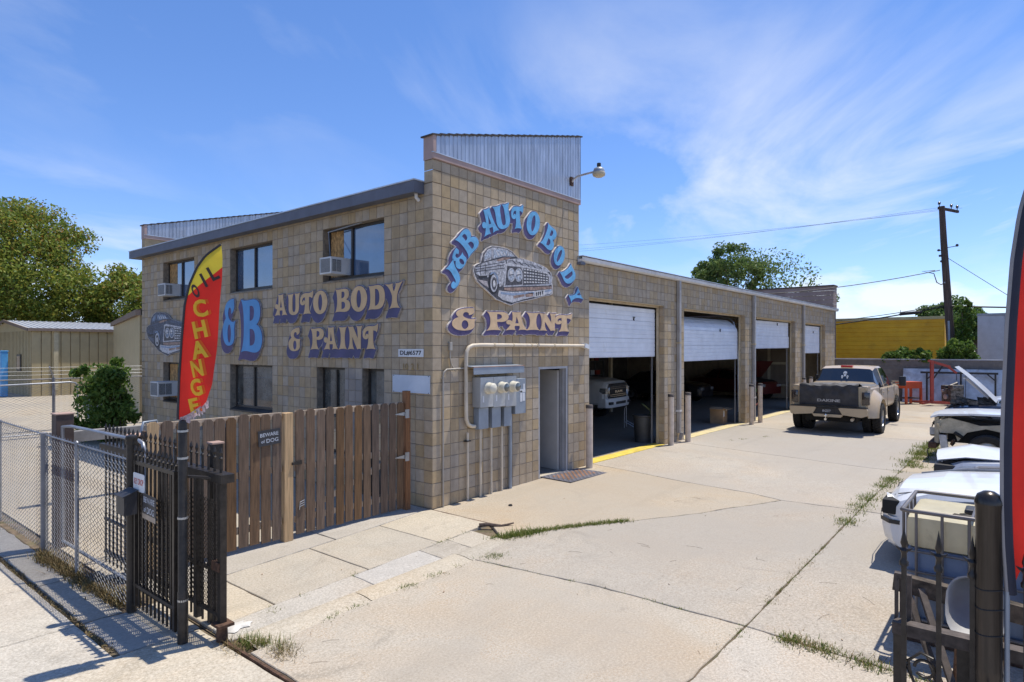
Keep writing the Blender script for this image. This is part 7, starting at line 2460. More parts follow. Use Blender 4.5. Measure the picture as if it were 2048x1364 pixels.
for y, d in ((1.1, -1), (-1.45, 1)):
    MB().bar((0, y, 1.1), (0, y + 0.3 * d, 1.4), 0.05, 0.05).build('brace', TRIMK, SF)
SM = thing('metal_sheets', 'row of dented pale metal sheets leaning against the far wall', 'metal sheet', (28.45, -4.6, 0.09))
SHM = mat('dented_sheet', (0.50, 0.52, 0.55), 0.4, 0.5, var=0.25, vscale=1.4, dirt=(0.30, 0.27, 0.24), dcov=0.5, dscale=1.3, bump=0.6, bscale=3)
for k, (a, b) in enumerate(((1.9, 0.7), (0.68, -0.55), (-0.57, -1.9), (-1.92, -3.3))):
    MB().add([(-0.28, a, 0), (-0.28, b, 0), (0.08, b, 1.58), (0.08, a, 1.58), (-0.265, a, 0), (-0.265, b, 0), (0.095, b, 1.58), (0.095, a, 1.58)], [(0, 1, 2, 3), (4, 7, 6, 5), (0, 4, 5, 1), (2, 6, 7, 3), (1, 5, 6, 2), (0, 3, 7, 4)]).build('sheet', SHM, SM)

# ------------------------------------------------------------------ liquid tank, steel fence and scrap at the right edge
CAGE = mat('dull_cage_steel', (0.16, 0.15, 0.15), 0.5, 0.5, var=0.2)
IB = thing('liquid_tote', 'caged plastic tank half full behind the spiked fence', 'tank', (0.03, -7.08, GZ(0)))
PLA = mat('milky_plastic', (0.66, 0.60, 0.42), 0.45, var=0.12, vscale=2, transl=0.3, dirt=(0.35, 0.30, 0.2), dcov=0.62, dscale=5)
PLB = mat('blue_tinted_plastic', (0.19, 0.25, 0.36), 0.45, var=0.12, vscale=2, transl=0.2)
tk = MB().cbox(-0.44, -0.58, 0.82, 0.46, 0.50, 1.10, 0.05)
tk.build('upper_tank', PLA, IB, smooth=50)
MB().cbox(-0.44, -0.58, 0.16, 0.46, 0.50, 0.818, 0.04).build('filled_tank', PLB, IB, smooth=50)
MB().cbox(-0.10, -0.12, 1.098, 0.12, 0.10, 1.15, 0.02).build('lid', TRIMK, IB)
for z, rr_ in ((1.15, 0.018), (0.80, 0.012), (0.62, 0.012), (0.42, 0.012), (0.2, 0.018)):
    MB().tube([(-0.47, 0.48, z), (-0.45, 0.53, z), (0.45, 0.53, z), (0.49, 0.48, z), (0.49, -0.57, z), (0.45, -0.61, z), (-0.45, -0.61, z), (-0.47, -0.57, z)], rr_, 8, closed=True).build('cage_ring', CAGE, IB, smooth=60)
for k in range(6):
    y = 0.42 - k * 0.19
    MB().tube([(-0.472, y, 0.2), (-0.472, y, 1.15)], 0.012, 8).build('cage_bar', CAGE, IB, smooth=60)
for k in range(4):
    x = -0.36 + k * 0.24
    MB().tube([(x, 0.53, 0.2), (x, 0.53, 1.15)], 0.012, 8).build('cage_bar', CAGE, IB, smooth=60)
MB().tube([(-0.47, 0.02, 1.15), (0.49, 0.02, 1.15)], 0.012, 8).tube([(-0.47, -0.3, 1.15), (0.49, -0.3, 1.15)], 0.012, 8).build('cage_top_bar', CAGE, IB)
MB().box(-0.48, -0.60, 0.0, 0.48, 0.52, 0.03).box(-0.48, -0.6, 0.03, -0.36, 0.52, 0.14).box(0.36, -0.6, 0.03, 0.48, 0.52, 0.14).build('pallet', STEEL_R, IB)
gl_ = thing('work_glove', 'crumpled dark glove lying on the liquid tank', 'glove', (-0.20, -7.02, 1.115), R(20))
g = MB().cbox(-0.05, -0.06, 0, 0.05, 0.05, 0.025, 0.01)
for k in range(4):
    g.tube([(-0.035 + 0.024 * k, 0.04, 0.014), (-0.04 + 0.026 * k, 0.09, 0.022), (-0.038 + 0.026 * k, 0.12 - 0.012 * abs(k - 1.5), 0.012)], 0.011, 6)
g.tube([(0.045, -0.02, 0.012), (0.08, 0.01, 0.018), (0.09, 0.04, 0.012)], 0.011, 6)
g.build('glove', mat('dirty_glove', (0.07, 0.06, 0.045), 0.9, var=0.3), gl_, smooth=60)
bt_ = thing('battery_box', 'green black plastic case on top of the liquid tank', 'case', (0.18, -7.28, 1.115), R(-10))
MB().cbox(-0.14, -0.12, 0.0, 0.14, 0.12, 0.12, 0.02).build('case', mat('green_black_plastic', (0.02, 0.03, 0.026), 0.4, var=0.2), bt_, smooth=40)
MB().cbox(-0.15, -0.13, 0.12, 0.15, 0.13, 0.145, 0.01).build('lid', TRIMK, bt_)

IF = thing('spiked_fence', 'black iron fence with spear heads at the right edge', 'fence', (-2.1, -7.0, 0))
for y in (0.213, 0.02, -0.157, -0.42, -0.6):
    mb = MB().box(-0.014, y - 0.014, -0.03, 0.014, y + 0.014, 1.20)
    mb.lathe([(0.026, 1.16), (0.028, 1.185), (0.018, 1.20), (0.016, 1.24), (0.026, 1.262), (0.012, 1.28), (0.022, 1.31), (0.010, 1.37), (0.0, 1.43)], (0, y, 0), n=8)
    for s in (-1, 1):
        mb.tube([(0, y, 1.262), (0, y + s * 0.03, 1.27), (0, y + s * 0.05, 1.285)], [0.012, 0.010, 0.002], 6)
    mb.build('picket', BLACKI, IF, smooth=40)
MB().tube([(0.01, 0.20 - 0.02, 0.45), (0.01, 0.19, 0.53), (0.01, 0.12, 0.60), (0.01, 0.05, 0.58)], 0.010, 6).tube([(0.01, 0.10 + 0.055 * math.cos(a), 0.50 + 0.055 * math.sin(a)) for a in [k * 0.4 for k in range(15)]], 0.010, 6).tube([(0.01, 0.20, 0.50), (0.01, 0.12, 0.3), (0.01, 0.02, 0.12)], 0.010, 6).build('scroll', BLACKI, IF, smooth=60)
MB().box(-0.012, -0.7, 0.05, 0.012, 0.22, 0.08).build('bottom_rail', BLACKI, IF)
PP = thing('pipe_post', 'thick shiny black pipe post with a domed cap', 'post', (-2.1, -7.24, 0))
SHB = mat('glossy_black_steel', (0.05, 0.043, 0.038), 0.28, 0.6, var=0.25, vscale=4, stretch=(6, 6, 0.4))
MB().lathe([(0.071, -0.05), (0.071, 0.58), (0.074, 0.60), (0.070, 0.62), (0.070, 1.60), (0.073, 1.63), (0.074, 1.65)], n=24).build('shaft', SHB, PP, smooth=40)
MB().lathe([(0.076, 1.645), (0.074, 1.665), (0.06, 1.70), (0.03, 1.72), (0.0, 1.725)], n=24).build('dome_cap', SHB, PP, smooth=50)
ww = MB()
for z in (0.84, 1.0, 1.12):
    ww.tube([(0.0735 * math.cos(a), 0.0735 * math.sin(a), z + 0.006 * math.sin(a * 2)) for a in [2 * PI * k / 20 for k in range(20)]], 0.003, 5, closed=True)
tag(ww.build('tie_wire', TRIMK, PP), kind='stuff')
DKST = mat('dark_weathered_steel', (0.085, 0.068, 0.058), 0.7, 0.3, var=0.3, vscale=14)
PB = thing('steel_bench', 'rusty channel steel bench frame behind the spiked fence', 'bench', (-1.93, -7.0, 0))
MB().box(-0.05, -0.62, 0.64, 0.05, 0.30, 0.72).build('channel', DKST, PB)
for y in (0.26, -0.10):
    MB().box(-0.035, y - 0.035, -0.04, 0.035, y + 0.035, 0.64).build('leg', BLACKI, PB)
MB().box(0.05, 0.20, 0.72, 0.09, 0.24, 1.0).box(0.05, 0.28, 0.72, 0.09, 0.30, 1.0).box(0.05, 0.2, 1.0, 0.09, 0.3, 1.03).build('upright', DKST, PB)
WB = thing('wheelbarrow_tray', 'upturned grey wheelbarrow tray leaning behind the spiked fence', 'wheelbarrow', (-1.35, -7.13, 0.57), R(0))
TRAYM = mat('grey_tray_plastic', (0.34, 0.34, 0.34), 0.55, var=0.15, dirt=(0.42, 0.35, 0.22), dcov=0.55, dscale=4)
n = 24
rings = []
for k, (q, d) in enumerate(((1.06, -0.008), (1.0, 0.0), (0.93, 0.06), (0.80, 0.16), (0.55, 0.22), (0.0, 0.235))):
    rings.append([(d * 0.9 + 0.12 * math.sin(2 * PI * i / n) * q, q * 0.17 * (abs(math.cos(2 * PI * i / n)) ** 0.7) * (1 if math.cos(2 * PI * i / n) > 0 else -1), 0.15 + q * 0.185 * (abs(math.sin(2 * PI * i / n)) ** 0.7) * (1 if math.sin(2 * PI * i / n) > 0 else -1)) for i in range(n)])
MB().loft(rings, close=True).build('tray', TRAYM, WB, smooth=60)
MB().tube([(0.2, -0.1, 0.12), (0.03, -0.13, 0.10), (0.0, -0.12, 0.16), (0.05, -0.07, 0.19)], 0.022, 8).build('hook', BLACKI, WB, smooth=50)
MB().tube([(0.05, 0.1, 0.0), (0.3, 0.15, -0.62)], 0.016, 8).tube([(0.05, -0.15, 0.0), (0.3, -0.2, -0.62)], 0.016, 8).build('handle', STEEL_R, WB)
W2 = thing('steel_tub', 'grey steel tub at the lower right corner', 'tub', (-1.75, -7.72, 0.62))
rings = []
for q, d in ((1.04, 0.0), (1.0, 0.0), (0.9, 0.1), (0.7, 0.2), (0.0, 0.24)):
    rings.append([(d, q * 0.25 * math.cos(2 * PI * i / n), 0.22 + q * 0.26 * math.sin(2 * PI * i / n)) for i in range(n)])
MB().loft(rings, close=True).build('tub', TRAYM, W2, smooth=60)
MB().tube([(0.1, 0, 0.0), (0.1, 0, -0.62)], 0.03, 8).build('stand', BLACKI, W2)
TB = thing('timber_offcut', 'charred timber beam propped before the liquid tank', 'timber', (-0.72, -6.95, 0.0), R(4))
MB().bar((0, 0.42, 0.62), (0, -0.6, 0.52), 0.10, 0.14).build('beam', mat('charred_timber', (0.07, 0.055, 0.042), 0.9, var=0.5, vscale=12, bump=0.6, bscale=14), TB)
for p0_, p1_ in (((-0.05, 0.33, 0.60), (-0.42, 0.08, 0.0)), ((-0.05, 0.22, 0.60), (-0.52, -0.02, 0.0)), ((0, 0.35, 0.55), (0, 0.35, 0)), ((0, -0.5, 0.5), (0, -0.5, 0))):
    MB().bar(p0_, p1_, 0.05, 0.03).build('strut', DKST, TB)
BK = thing('plant_bucket', 'black bucket at the foot of spiked fence', 'bucket', (-1.85, -6.98, -0.02))
MB().lathe([(0.0, 0.0), (0.10, 0.0), (0.13, 0.26), (0.138, 0.27), (0.125, 0.27), (0.10, 0.20), (0.0, 0.20)], n=20).build('bucket', TRIMK, BK, smooth=40)
# rubbish bits on the concrete
for i, (x, y, l) in enumerate(((0.95, -0.85, 'dark bent washer lying on the walk near the meters'), (-0.22, -1.22, 'dead brown branch end beside the grass crack'))):
    if i == 0:
        o = MB().tube([(0.03 * math.cos(a), 0.03 * math.sin(a), 0.012) for a in [0.6 * k for k in range(9)]], 0.01, 6).build('washer', TRIMK, loc=(x, y, GZ(x)))
        tag(o, l, 'scrap')
    else:
        o = MB().tube([(0, 0, 0.03), (0.08, -0.1, 0.04), (0.2, -0.26, 0.02), (0.36, -0.36, 0.05)], [0.03, 0.028, 0.022, 0.01], 7).build('dead_branch', POLE, loc=(x, y, 0))
        tag(o, l, 'branch')
# ------------------------------------------------------------------ neighbouring sheds
SHEDY = mat('tan_sheet_metal', (0.44, 0.36, 0.20), 0.5, 0.1, var=0.06, vscale=1.5)
SHEDR = mat('pale_roof_sheet', (0.58, 0.60, 0.63), 0.4, 0.4, var=0.08)
SHEDT = mat('brown_trim', (0.20, 0.145, 0.11), 0.6, var=0.1)
SHEDV = mat('sheet_rib', (0.27, 0.205, 0.10), 0.6)
S1 = thing('metal_shed', 'low tan metal shed with a pale roof at far left', 'shed', (2.84, 34.85, 0))
for k in range(26):
    MB().cbox(k * 0.46 + 0.02, -0.02, 0.0, k * 0.46 + 0.44, 0.02, 3.66, 0.012).build('wall_panel', SHEDY, S1)
MB().box(0.0, 0.021, 0.0, 12, 0.05, 3.66).build('wall_backing', SHEDV, S1)
MB().prism([[(0, 0), (10, 0), (10, 3.70), (5, 4.24), (0, 3.70)]], (0, 0.05, 0), (0, 1, 0), (0, 0, 1), (-1, 0, 0), -0.05, 0.0, back=True).build('gable_wall', SHEDY, S1)
for k in range(33):
    y = 0.2 + k * 0.3
    MB().box(-0.02, y, 0.0, -0.001, y + 0.03, 3.62).build('gable_rib', SHEDV, S1)
roofp = MB()
for k in range(40):
    x = -0.15 + k * 0.3
    roofp.add([(x, -0.2, 3.70), (x + 0.26, -0.2, 3.70), (x + 0.26, 5.05, 4.31), (x, 5.05, 4.31), (x + 0.28, -0.2, 3.74), (x + 0.30, -0.2, 3.74), (x + 0.30, 5.05, 4.35), (x + 0.28, 5.05, 4.35)],
              [(0, 1, 2, 3), (1, 4, 7, 2), (4, 5, 6, 7)])
roofp.build('roof', SHEDR, S1)
MB().bar((-0.17, -0.2, 3.66), (-0.17, 5.05, 4.28), 0.06, 0.16).bar((-0.17, 10.3, 3.66), (-0.17, 5.05, 4.28), 0.06, 0.16).box(-0.2, -0.24, 3.60, 12, -0.12, 3.76).build('eave_trim', SHEDT, S1)
MB().box(1.02, -0.10, 0.3, 1.24, -0.021, 3.6).build('downspout', mat('pale_tan_sheet', (0.50, 0.43, 0.27), 0.5), S1)
w_ = MB().box(-0.05, 1.9, 1.35, 0.0, 2.7, 2.3).build('window', BRONZE, S1)
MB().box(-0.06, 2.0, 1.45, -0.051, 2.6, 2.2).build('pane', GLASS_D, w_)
BLP = thing('blue_post', 'bright blue upright tank post before the tan shed', 'post', (1.85, 35.8, 0))
MB().cbox(-0.16, -0.16, 0, 0.16, 0.16, 2.45, 0.05).build('shaft', mat('bright_blue_paint', (0.08, 0.32, 0.62), 0.5, var=0.1), BLP)
MB().cbox(-0.18, -0.18, 2.45, 0.18, 0.18, 2.52, 0.03).build('cap', mat('bright_blue_paint', (0.1, 0.3, 0.6)), BLP)
S2 = thing('metal_shed', 'taller tan metal shed beside the shop wall', 'shed', (6.27, 33.0, 0), math.atan2(-13.9, -3.67))
for k in range(36):
    MB().cbox(k * 0.40 + 0.015, -0.02, 0.0, k * 0.40 + 0.385, 0.02, 3.92, 0.012).build('wall_panel', SHEDY, S2)
MB().box(0.0, 0.021, 0, 14.4, 5.0, 3.92).build('core', SHEDV, S2)
MB().box(-0.1, -0.16, 3.90, 14.5, 0.02, 4.12).build('eave_trim', SHEDT, S2)
MB().add([(-0.2, -0.16, 4.12), (14.5, -0.16, 4.12), (14.5, 5, 4.9), (-0.2, 5, 4.9)], [(0, 1, 2, 3)]).build('roof', SHEDR, S2)
MB().prism([[(0, 0), (5, 0), (5, 4.8), (0, 3.92)]], (-0.01, 0.0, 0), (0, 1, 0), (0, 0, 1), (-1, 0, 0), 0.0, 0.02).build('gable_wall', SHEDY, S2)

# ------------------------------------------------------------------ trees and plants
RNG = np.random.default_rng(7)


def leaves(name, parent, m, centers, radii, n, size, droop=0.2, kind=None, elong=1.7, rng=RNG):
    """small leaf faces scattered round clump centres"""
    centers = np.asarray(centers, float)
    radii = np.asarray(radii, float)
    idx = rng.integers(0, len(centers), n)
    d = rng.normal(size=(n, 3))
    d /= np.linalg.norm(d, axis=1)[:, None]
    rr = rng.random(n) ** 0.45
    p = centers[idx] + d * (rr * radii[idx])[:, None] * np.array([1, 1, 0.8])
    lo_, hi_ = centers.min(0), centers.max(0)
    k_ = rng.random(n) < 0.16
    q_ = rng.normal(size=(n, 3))
    q_ /= np.linalg.norm(q_, axis=1)[:, None]
    p[k_] = ((lo_ + hi_) / 2 + q_ * (hi_ - lo_) / 2 * (rng.random(n) ** 0.33)[:, None])[k_]
    a = rng.normal(size=(n, 3))
    a[:, 2] -= droop
    a /= np.linalg.norm(a, axis=1)[:, None]
    b = np.cross(a, rng.normal(size=(n, 3)))
    b /= np.linalg.norm(b, axis=1)[:, None]
    s = size * (0.6 + 0.8 * rng.random(n))[:, None]
    v = np.empty((n, 4, 3))
    v[:, 0] = p - a * s * elong / 2
    v[:, 1] = p + b * s * 0.42
    v[:, 2] = p + a * s * elong / 2
    v[:, 3] = p - b * s * 0.42
    me = np_mesh(name, v.reshape(-1, 3), None, m)
    o = bpy.data.objects.new(name, me)
    COL.objects.link(o)
    o.parent = parent
    if kind:
        o['kind'] = kind
    return o


BARK = mat('grey_bark', (0.16, 0.13, 0.105), 0.9, var=0.3, vscale=6, bump=0.5, bscale=20)
LF_A = leaf_mat('locust_leaves', [(0.102, 0.167, 0.029), (0.174, 0.239, 0.041), (0.246, 0.297, 0.051), (0.334, 0.312, 0.058), (0.138, 0.203, 0.032)], 0.42)
LF_O = leaf_mat('seed_pods', [(0.30, 0.17, 0.035), (0.25, 0.18, 0.04), (0.32, 0.14, 0.03)], 0.35)
LF_B = leaf_mat('elm_leaves', [(0.088, 0.155, 0.041), (0.135, 0.209, 0.061), (0.189, 0.25, 0.081), (0.115, 0.176, 0.047)], 0.42)
LF_C = leaf_mat('maple_leaves', [(0.065, 0.124, 0.029), (0.104, 0.176, 0.046), (0.137, 0.208, 0.058)], 0.4)
LF_P = leaf_mat('plum_leaves', [(0.035, 0.014, 0.016), (0.06, 0.022, 0.022), (0.045, 0.02, 0.016)])
LF_V = leaf_mat('vine_leaves', [(0.06, 0.12, 0.019), (0.102, 0.18, 0.029), (0.168, 0.24, 0.048), (0.078, 0.144, 0.024)], 0.35)


def tree(label, loc, h, rad, zc, m, nclump, nleaf, size, seed, squash=0.8, extra=None, lean=(0, 0), clump=(0.10, 0.20), trunk=0.26, ext=None):
    rng = np.random.default_rng(seed)
    rd = random.Random(seed)
    root = thing('tree', label, 'tree', loc)
    cs, rs = [], []
    tips = []
    limbs = MB()
    top = Vector((lean[0], lean[1], zc))
    limbs.tube([(0, 0, 0), (lean[0] * 0.3, lean[1] * 0.3, zc * 0.35), (lean[0] * 0.8, lean[1] * 0.8, zc * 0.75), tuple(top)], [trunk, trunk * 0.8, trunk * 0.6, trunk * 0.4], 9)
    for k in range(nclump):
        th, u = rd.uniform(0, 2 * PI), rd.uniform(-0.75, 1.0)
        q = math.sqrt(max(0, 1 - u * u)) * rd.uniform(0.75, 1.05)
        r = rd.uniform(0.45, 1.0) ** 0.6
        c = top + Vector((rad * q * math.cos(th) * r, rad * q * math.sin(th) * r, rad * squash * u * r))
        cs.append(c[:])
        rs.append(rad * rd.uniform(*clump))
        if k % 3 == 0:
            st = Vector((lean[0] * 0.5, lean[1] * 0.5, zc * rd.uniform(0.35, 0.8)))
            md = st.lerp(c, 0.5) + Vector((rd.uniform(-0.3, 0.3), rd.uniform(-0.3, 0.3), 0.25 * rad * 0.3))
            limbs.tube([st[:], md[:], c[:]], [trunk * 0.35, trunk * 0.2, trunk * 0.06], 5, caps=False)
    for c, r in (ext or []):
        cs.append(c)
        rs.append(r)
        limbs.tube([(0, 0, zc * 0.6), tuple(Vector((0, 0, zc * 0.7)).lerp(Vector(c), 0.5)), c], [trunk * 0.3, trunk * 0.15, trunk * 0.05], 5, caps=False)
    limbs.build('trunk', BARK, root, smooth=60)
    leaves('crown', root, m, cs, rs, nleaf, size, rng=rng)
    if extra:
        k = [i for i in range(len(cs)) if cs[i][2] > zc]
        leaves('seed_pods', root, extra[0], [cs[i] for i in k], [rs[i] for i in k], extra[1], size * 0.9, rng=rng, kind='stuff')
    return root


tree('large locust tree with orange pods behind the tan shed', (4.6, 49.0, 0), 14, 5.9, 7.9, LF_A, 120, 50000, 0.15, 11, 0.90, (LF_O, 3800), clump=(0.16, 0.28))
tree('lower green tree between the big locust and the shop', (12.2, 46.0, 0), 9, 4.2, 5.6, LF_A, 80, 26000, 0.15, 12, 0.75, (LF_O, 1200), clump=(0.2, 0.32))
tree('rounded tree further left behind the shed roof', (-3.4, 50.0, 0), 12, 5.5, 6.6, LF_A, 90, 30000, 0.15, 17, 0.85, (LF_O, 2500), clump=(0.18, 0.3))
tree('dark plum tree peeking out beside the shop wall', (13.5, 41.0, 0), 7.5, 2.2, 5.6, LF_P, 34, 9000, 0.13, 13, 0.9, clump=(0.2, 0.36))
tree('leafy elm rising behind the garage roof', (42.9, 11.0, 0), 11, 3.6, 7.5, LF_B, 66, 20000, 0.14, 14, 0.92, clump=(0.13, 0.24),
     ext=[((1.6, -4.2, 6.3), 0.8), ((1.9, -5.2, 6.6), 0.7), ((2.2, -6.2, 6.0), 0.8), ((1.4, -3.6, 5.5), 1.0), ((2.4, -6.8, 6.5), 0.6), ((2.0, -5.6, 5.6), 0.9)])
tree('dense round tree behind the utility pole', (76.0, -0.4, 0), 9, 3.7, 4.6, LF_C, 60, 16000, 0.22, 15, 0.85, clump=(0.2, 0.32))
tree('small dense tree right of the utility pole far off', (74.0, -3.2, 0), 7, 2.2, 4.9, LF_C, 30, 6000, 0.24, 16, 0.85, clump=(0.25, 0.4))
# shrub at the left end of the shop
SHR = thing('shrub', 'leafy green shrub against the left end of shop', 'shrub', (-0.22, 12.7, 0))
rs_ = random.Random(4)
cs, rs = [], []
stm = MB()
for k in range(70):
    z = 2.05 * rs_.random() ** 0.8
    w_ = 0.55 + 0.3 * math.sin(z * 2.2 + 0.6)
    x = -0.25 + rs_.gauss(0, 0.42) * w_
    y = rs_.gauss(0, 0.3)
    cs.append((min(x, 0.3), y, z))
    rs.append(rs_.uniform(0.10, 0.34))
    if k % 2 == 0:
        stm.tube([(x * 0.2, y * 0.2, 0), (x * 0.6, y * 0.6, z * 0.6), (x, y, z)], [0.02, 0.014, 0.005], 5, caps=False)
for q in ((-0.95, -0.1, 2.05), (-1.1, 0.0, 1.95), (-0.8, 0.1, 1.5), (-1.0, 0.1, 0.5), (-0.1, 0, 2.25)):
    cs.append(q)
    rs.append(0.16)
stm.build('stems', BARK, SHR)
leaves('foliage', SHR, LF_V, cs, rs, 11000, 0.075)
# vines on and beside the pole
VN = thing('pole_vine', 'green vine climbing the foot of the utility pole', 'vine', (31.0, -4.75, 0))
cs, rs = [], []
for k in range(26):
    z = 2.0 + 2.9 * k / 25
    cs.append((rs_.uniform(-0.3, 0.1), rs_.uniform(-0.50, 0.10) - (0.1 if 3 < z < 4.6 else 0), z))
    rs.append(rs_.uniform(0.12, 0.24))
MB().tube([(0.0, -0.2, 0), (-0.1, -0.15, 2.5), (-0.1, -0.1, 4.8)], [0.05, 0.04, 0.02], 6).build('stems', BARK, VN)
leaves('foliage', VN, LF_V, cs, rs, 3000, 0.09)
for l, y0, y1, zt, n in (('green bush spilling over the far wall by the pole', -5.5, -4.1, 3.0, 3000), ('low green creeper on the far wall left of the pole', -2.95, -1.9, 2.72, 1900), ('small green creeper between two bushes on far wall', -3.75, -2.95, 2.62, 1500)):
    t = thing('wall_creeper', l, 'bush', (29.0, (y0 + y1) / 2, 0))
    yc = (y0 + y1) / 2
    cs, rs = [], []
    for k in range(22):
        y = rs_.uniform(y0, y1)
        top = 2.15 + (zt - 2.15) * math.sqrt(max(0.05, 1 - ((y - yc) / ((y1 - y0) / 2)) ** 2))
        cs.append((rs_.uniform(-0.3, 0.4), y - yc, rs_.uniform(2.0, top)))
        rs.append(rs_.uniform(0.12, 0.26))
    MB().tube([(0.4, 0, 0), (0.2, 0, 1.6), (0.0, 0.1, 2.3)], [0.04, 0.03, 0.01], 6).build('stems', BARK, t)
    leaves('foliage', t, LF_V, cs, rs, n, 0.11)

# ------------------------------------------------------------------ weeds in the joints
GR = leaf_mat('weed_green', [(0.08, 0.13, 0.02), (0.12, 0.175, 0.03), (0.18, 0.20, 0.05), (0.26, 0.23, 0.08)], 0.35)
GD = leaf_mat('dry_weed', [(0.24, 0.17, 0.07), (0.16, 0.11, 0.045), (0.30, 0.22, 0.10), (0.10, 0.095, 0.03)], 0.2)


def blades(pts, h, w, lean=0.5, rng=RNG):
    h = h * 0.62
    w = w * 0.8
    lean = lean * 1.5
    pts = np.asarray(pts, float)
    n = len(pts)
    th = rng.random(n) * 2 * PI
    d = np.stack([np.cos(th), np.sin(th), np.zeros(n)], 1)
    s = np.stack([-np.sin(th), np.cos(th), np.zeros(n)], 1)
    hh = (h * (0.35 + 0.75 * rng.random(n)))[:, None] if np.ndim(h) else np.full((n, 1), h) * (0.35 + 0.75 * rng.random(n))[:, None]
    ww = w * (0.6 + 0.8 * rng.random(n))[:, None]
    ln = lean * rng.random(n)[:, None]
    up = np.array([0, 0, 1.0])
    v = np.empty((n, 4, 3))
    v[:, 0] = pts - s * ww
    v[:, 1] = pts + s * ww
    tip = pts + up * hh + d * hh * ln
    v[:, 2] = tip + s * ww * 0.2
    v[:, 3] = tip - s * ww * 0.2
    return v.reshape(-1, 3)


def along(poly, n, spread, rng=RNG, dens=None):
    P = np.asarray(poly, float)
    seg = np.linalg.norm(np.diff(P, axis=0), axis=1)
    cum = np.concatenate([[0], np.cumsum(seg)])
    t = rng.random(n) * cum[-1]
    if dens:
        t = (np.sort(rng.choice(dens, n)) + rng.normal(0, 0.035, n)) * cum[-1]
    t = np.clip(t, 0, cum[-1])
    x = np.interp(t, cum, P[:, 0])
    y = np.interp(t, cum, P[:, 1])
    x = x + rng.normal(0, spread, n)
    y = y + rng.normal(0, spread, n)
    z = np.clip((x + 1.1) / 6, 0, 1) * 0.09 - 0.02
    return np.stack([x, y, z], 1)


def clumps(poly, k, per, spread, cs, rng=RNG):
    c = along(poly, k, spread, rng)
    out = np.repeat(c, per, 0)
    out[:, :2] += rng.normal(0, cs, (len(out), 2))
    return out


g_, dr = [], []
main = [(-0.42, -1.84), (0.28, -2.12), (0.8, -2.43), (1.34, -2.80)]
g_.append(blades(along(main, 2600, 0.035), 0.10, 0.007, 0.9))
g_.append(blades(along([(-0.5, -1.8), (0.1, -2.05)], 900, 0.07), 0.13, 0.007, 0.9))
g_.append(blades(along([(1.34, -2.83), (1.8, -3.1), (2.4, -3.48), (3.3, -3.92), (3.95, -4.2)], 420, 0.012), 0.04, 0.006, 1.0))
g_.append(blades(clumps([(3.0, YJ), (8.3, YJ)], 24, 55, 0.03, 0.08), 0.11, 0.008, 1.0))
g_.append(blades(along([(4.2, YJ), (5.3, YJ), (6.4, YJ), (7.2, YJ)], 420, 0.07), 0.10, 0.008, 1.0))
g_.append(blades(clumps([(8.5, -5.4), (13.2, -5.5)], 30, 80, 0.07, 0.12), 0.15, 0.010, 1.0))
g_.append(blades(clumps([(-2.9, -5.45), (-1.05, YJ), (2.8, YJ)], 26, 40, 0.008, 0.03), 0.05, 0.006, 1.0))
g_.append(blades(along([(-1.05, YJ), (2.8, YJ)], 300, 0.012), 0.03, 0.006, 1.0))
g_.append(blades(clumps([(-1.3, -2.15), (-1.08, -3.8), (-1.05, YJ)], 22, 34, 0.006, 0.025), 0.045, 0.006, 1.0))
g_.append(blades(clumps([(-1.2, -2.15), (-0.95, -2.3)], 5, 80, 0.03, 0.06), 0.07, 0.006, 1.0))
g_.append(blades(clumps([(-1.08, -5.7), (-1.12, -6.2), (-1.2, -6.8)], 12, 90, 0.02, 0.06), 0.09, 0.007, 1.0))
g_.append(blades(clumps([(-4.1, -2.28), (-3.0, -2.18), (-1.4, -2.13)], 12, 45, 0.02, 0.04), 0.06, 0.006, 1.0))
g_.append(blades(clumps([(-3.9, -1.6), (-2.3, -1.42), (-0.5, -1.28)], 9, 30, 0.02, 0.035), 0.06, 0.006, 1.0))
g_.append(blades(clumps([(-4.2, -2.0), (-4.15, -2.3), (-4.0, -2.4)], 5, 70, 0.04, 0.05), 0.15, 0.005, 0.9))
g_.append(blades(clumps([(4.5, -1.3), (4.3, -2.4), (4.17, -3.64), (4.05, -5.2)], 9, 24, 0.01, 0.03), 0.04, 0.006, 1.0))
g_.append(blades(clumps([(10.0, -1.0), (12.2, -1.8)], 5, 40, 0.01, 0.05), 0.06, 0.008, 1.0))
tag(bpy.data.objects.new('weeds', np_mesh('weeds', np.concatenate(g_), None, GR)), 'green weeds growing in the joints of the concrete', 'weeds', kind='stuff')
COL.objects.link(bpy.data.objects['weeds'])
dr.append(blades(along([(-4.64, 2.3), (-4.62, 1.4), (-4.6, 0.4), (-4.55, -0.3)], 2600, 0.055), 0.16, 0.008, 1.1))
dr.append(blades(along([(-5.02, 2.9), (-5.03, 0.5), (-5.02, -1.3)], 1100, 0.025), 0.035, 0.008, 1.4))
dr.append(blades(clumps([(-4.25, -2.0), (-4.15, -2.4), (-4.05, -2.55)], 6, 80, 0.05, 0.06), 0.12, 0.004, 1.2))
dr.append(blades(clumps([(-2.5, YJ), (-1.4, YJ), (2.0, YJ)], 12, 30, 0.02, 0.05), 0.06, 0.005, 1.2))
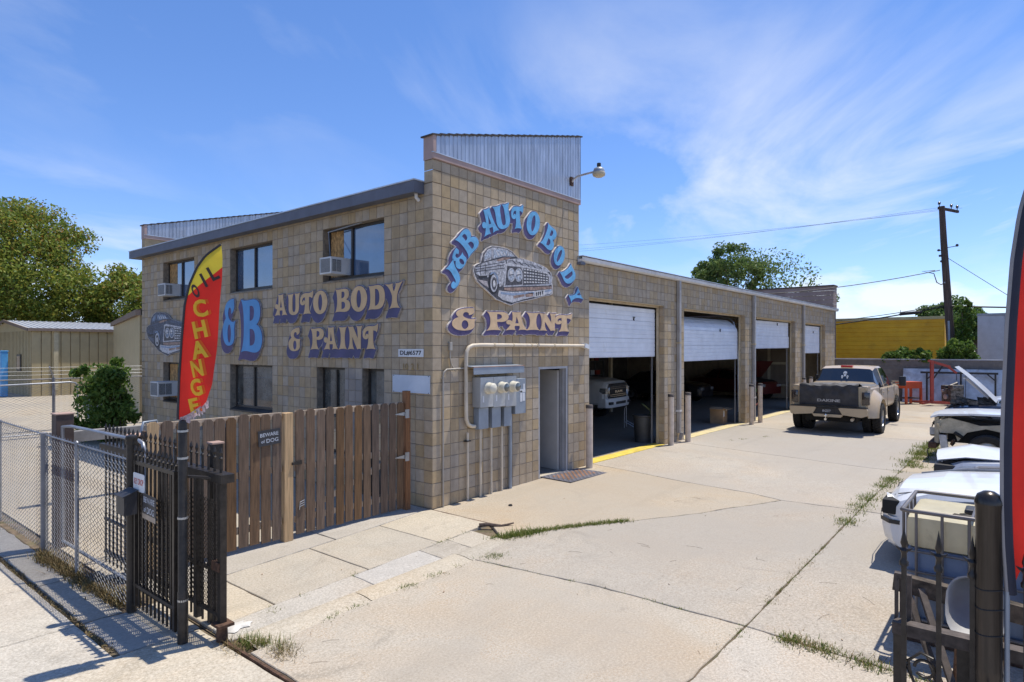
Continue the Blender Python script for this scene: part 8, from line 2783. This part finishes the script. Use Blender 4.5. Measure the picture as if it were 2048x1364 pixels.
dr.append(blades(along([(-3.5, -0.28), (-2.3, -0.16), (-1.0, 0.02)], 500, 0.02), 0.025, 0.008, 1.6))
dr.append(blades(clumps([(-1.1, -5.8), (-1.2, -6.9)], 8, 60, 0.03, 0.08), 0.10, 0.005, 1.2))
d_o = bpy.data.objects.new('dry_weeds', np_mesh('dry_weeds', np.concatenate(dr), None, GD))
COL.objects.link(d_o)
tag(d_o, 'dry straw coloured weeds along the fence line and seams', 'weeds', kind='stuff')
# fallen twigs and needles
tw = MB()
rt2 = random.Random(33)
for k in range(34):
    x, y = rt2.uniform(-4.2, 3.5), rt2.uniform(-7.2, -2.3)
    a, Ln = rt2.uniform(0, PI), rt2.uniform(0.05, 0.22)
    z = GZ(x) + 0.004
    tw.tube([(x, y, z), (x + Ln * 0.5 * math.cos(a), y + Ln * 0.5 * math.sin(a), z + 0.003), (x + Ln * math.cos(a + 0.12), y + Ln * math.sin(a + 0.12), z)], 0.0014, 3, caps=False)
for k in range(24):
    x, y = rt2.uniform(-4.2, 4), rt2.uniform(-7, -0.4)
    tw.obox((x, y, GZ(x) + 0.006), (rt2.uniform(0.004, 0.012), 0.004, 0), (0.002, rt2.uniform(0.003, 0.008), 0.002), (0, 0, 0.003))
tag(tw.build('twig_litter', mat('dry_twig', (0.30, 0.22, 0.15), 0.9, var=0.3)), 'scattered dry twigs and crumbs on the driveway', 'litter', kind='stuff')
rb = random.Random(2)
ring0 = [(0.15 * rb.uniform(0.55, 1.2) * math.cos(2 * PI * k / 18), 0.11 * rb.uniform(0.55, 1.2) * math.sin(2 * PI * k / 18)) for k in range(18)]
blob = MB().loft([[(x * q, y * q, h) for x, y in ring0] for q, h in ((1.0, 0.0), (0.85, 0.012), (0.5, 0.022), (0.01, 0.026))], close=True).build('concrete_patch', mat('white_mortar', (0.55, 0.53, 0.49), 0.9, var=0.12, bump=0.4, bscale=30), loc=(-4.12, -1.70, 0.004), smooth=60)
tag(blob, 'white mortar lump at the foot of the gate post', 'mortar')
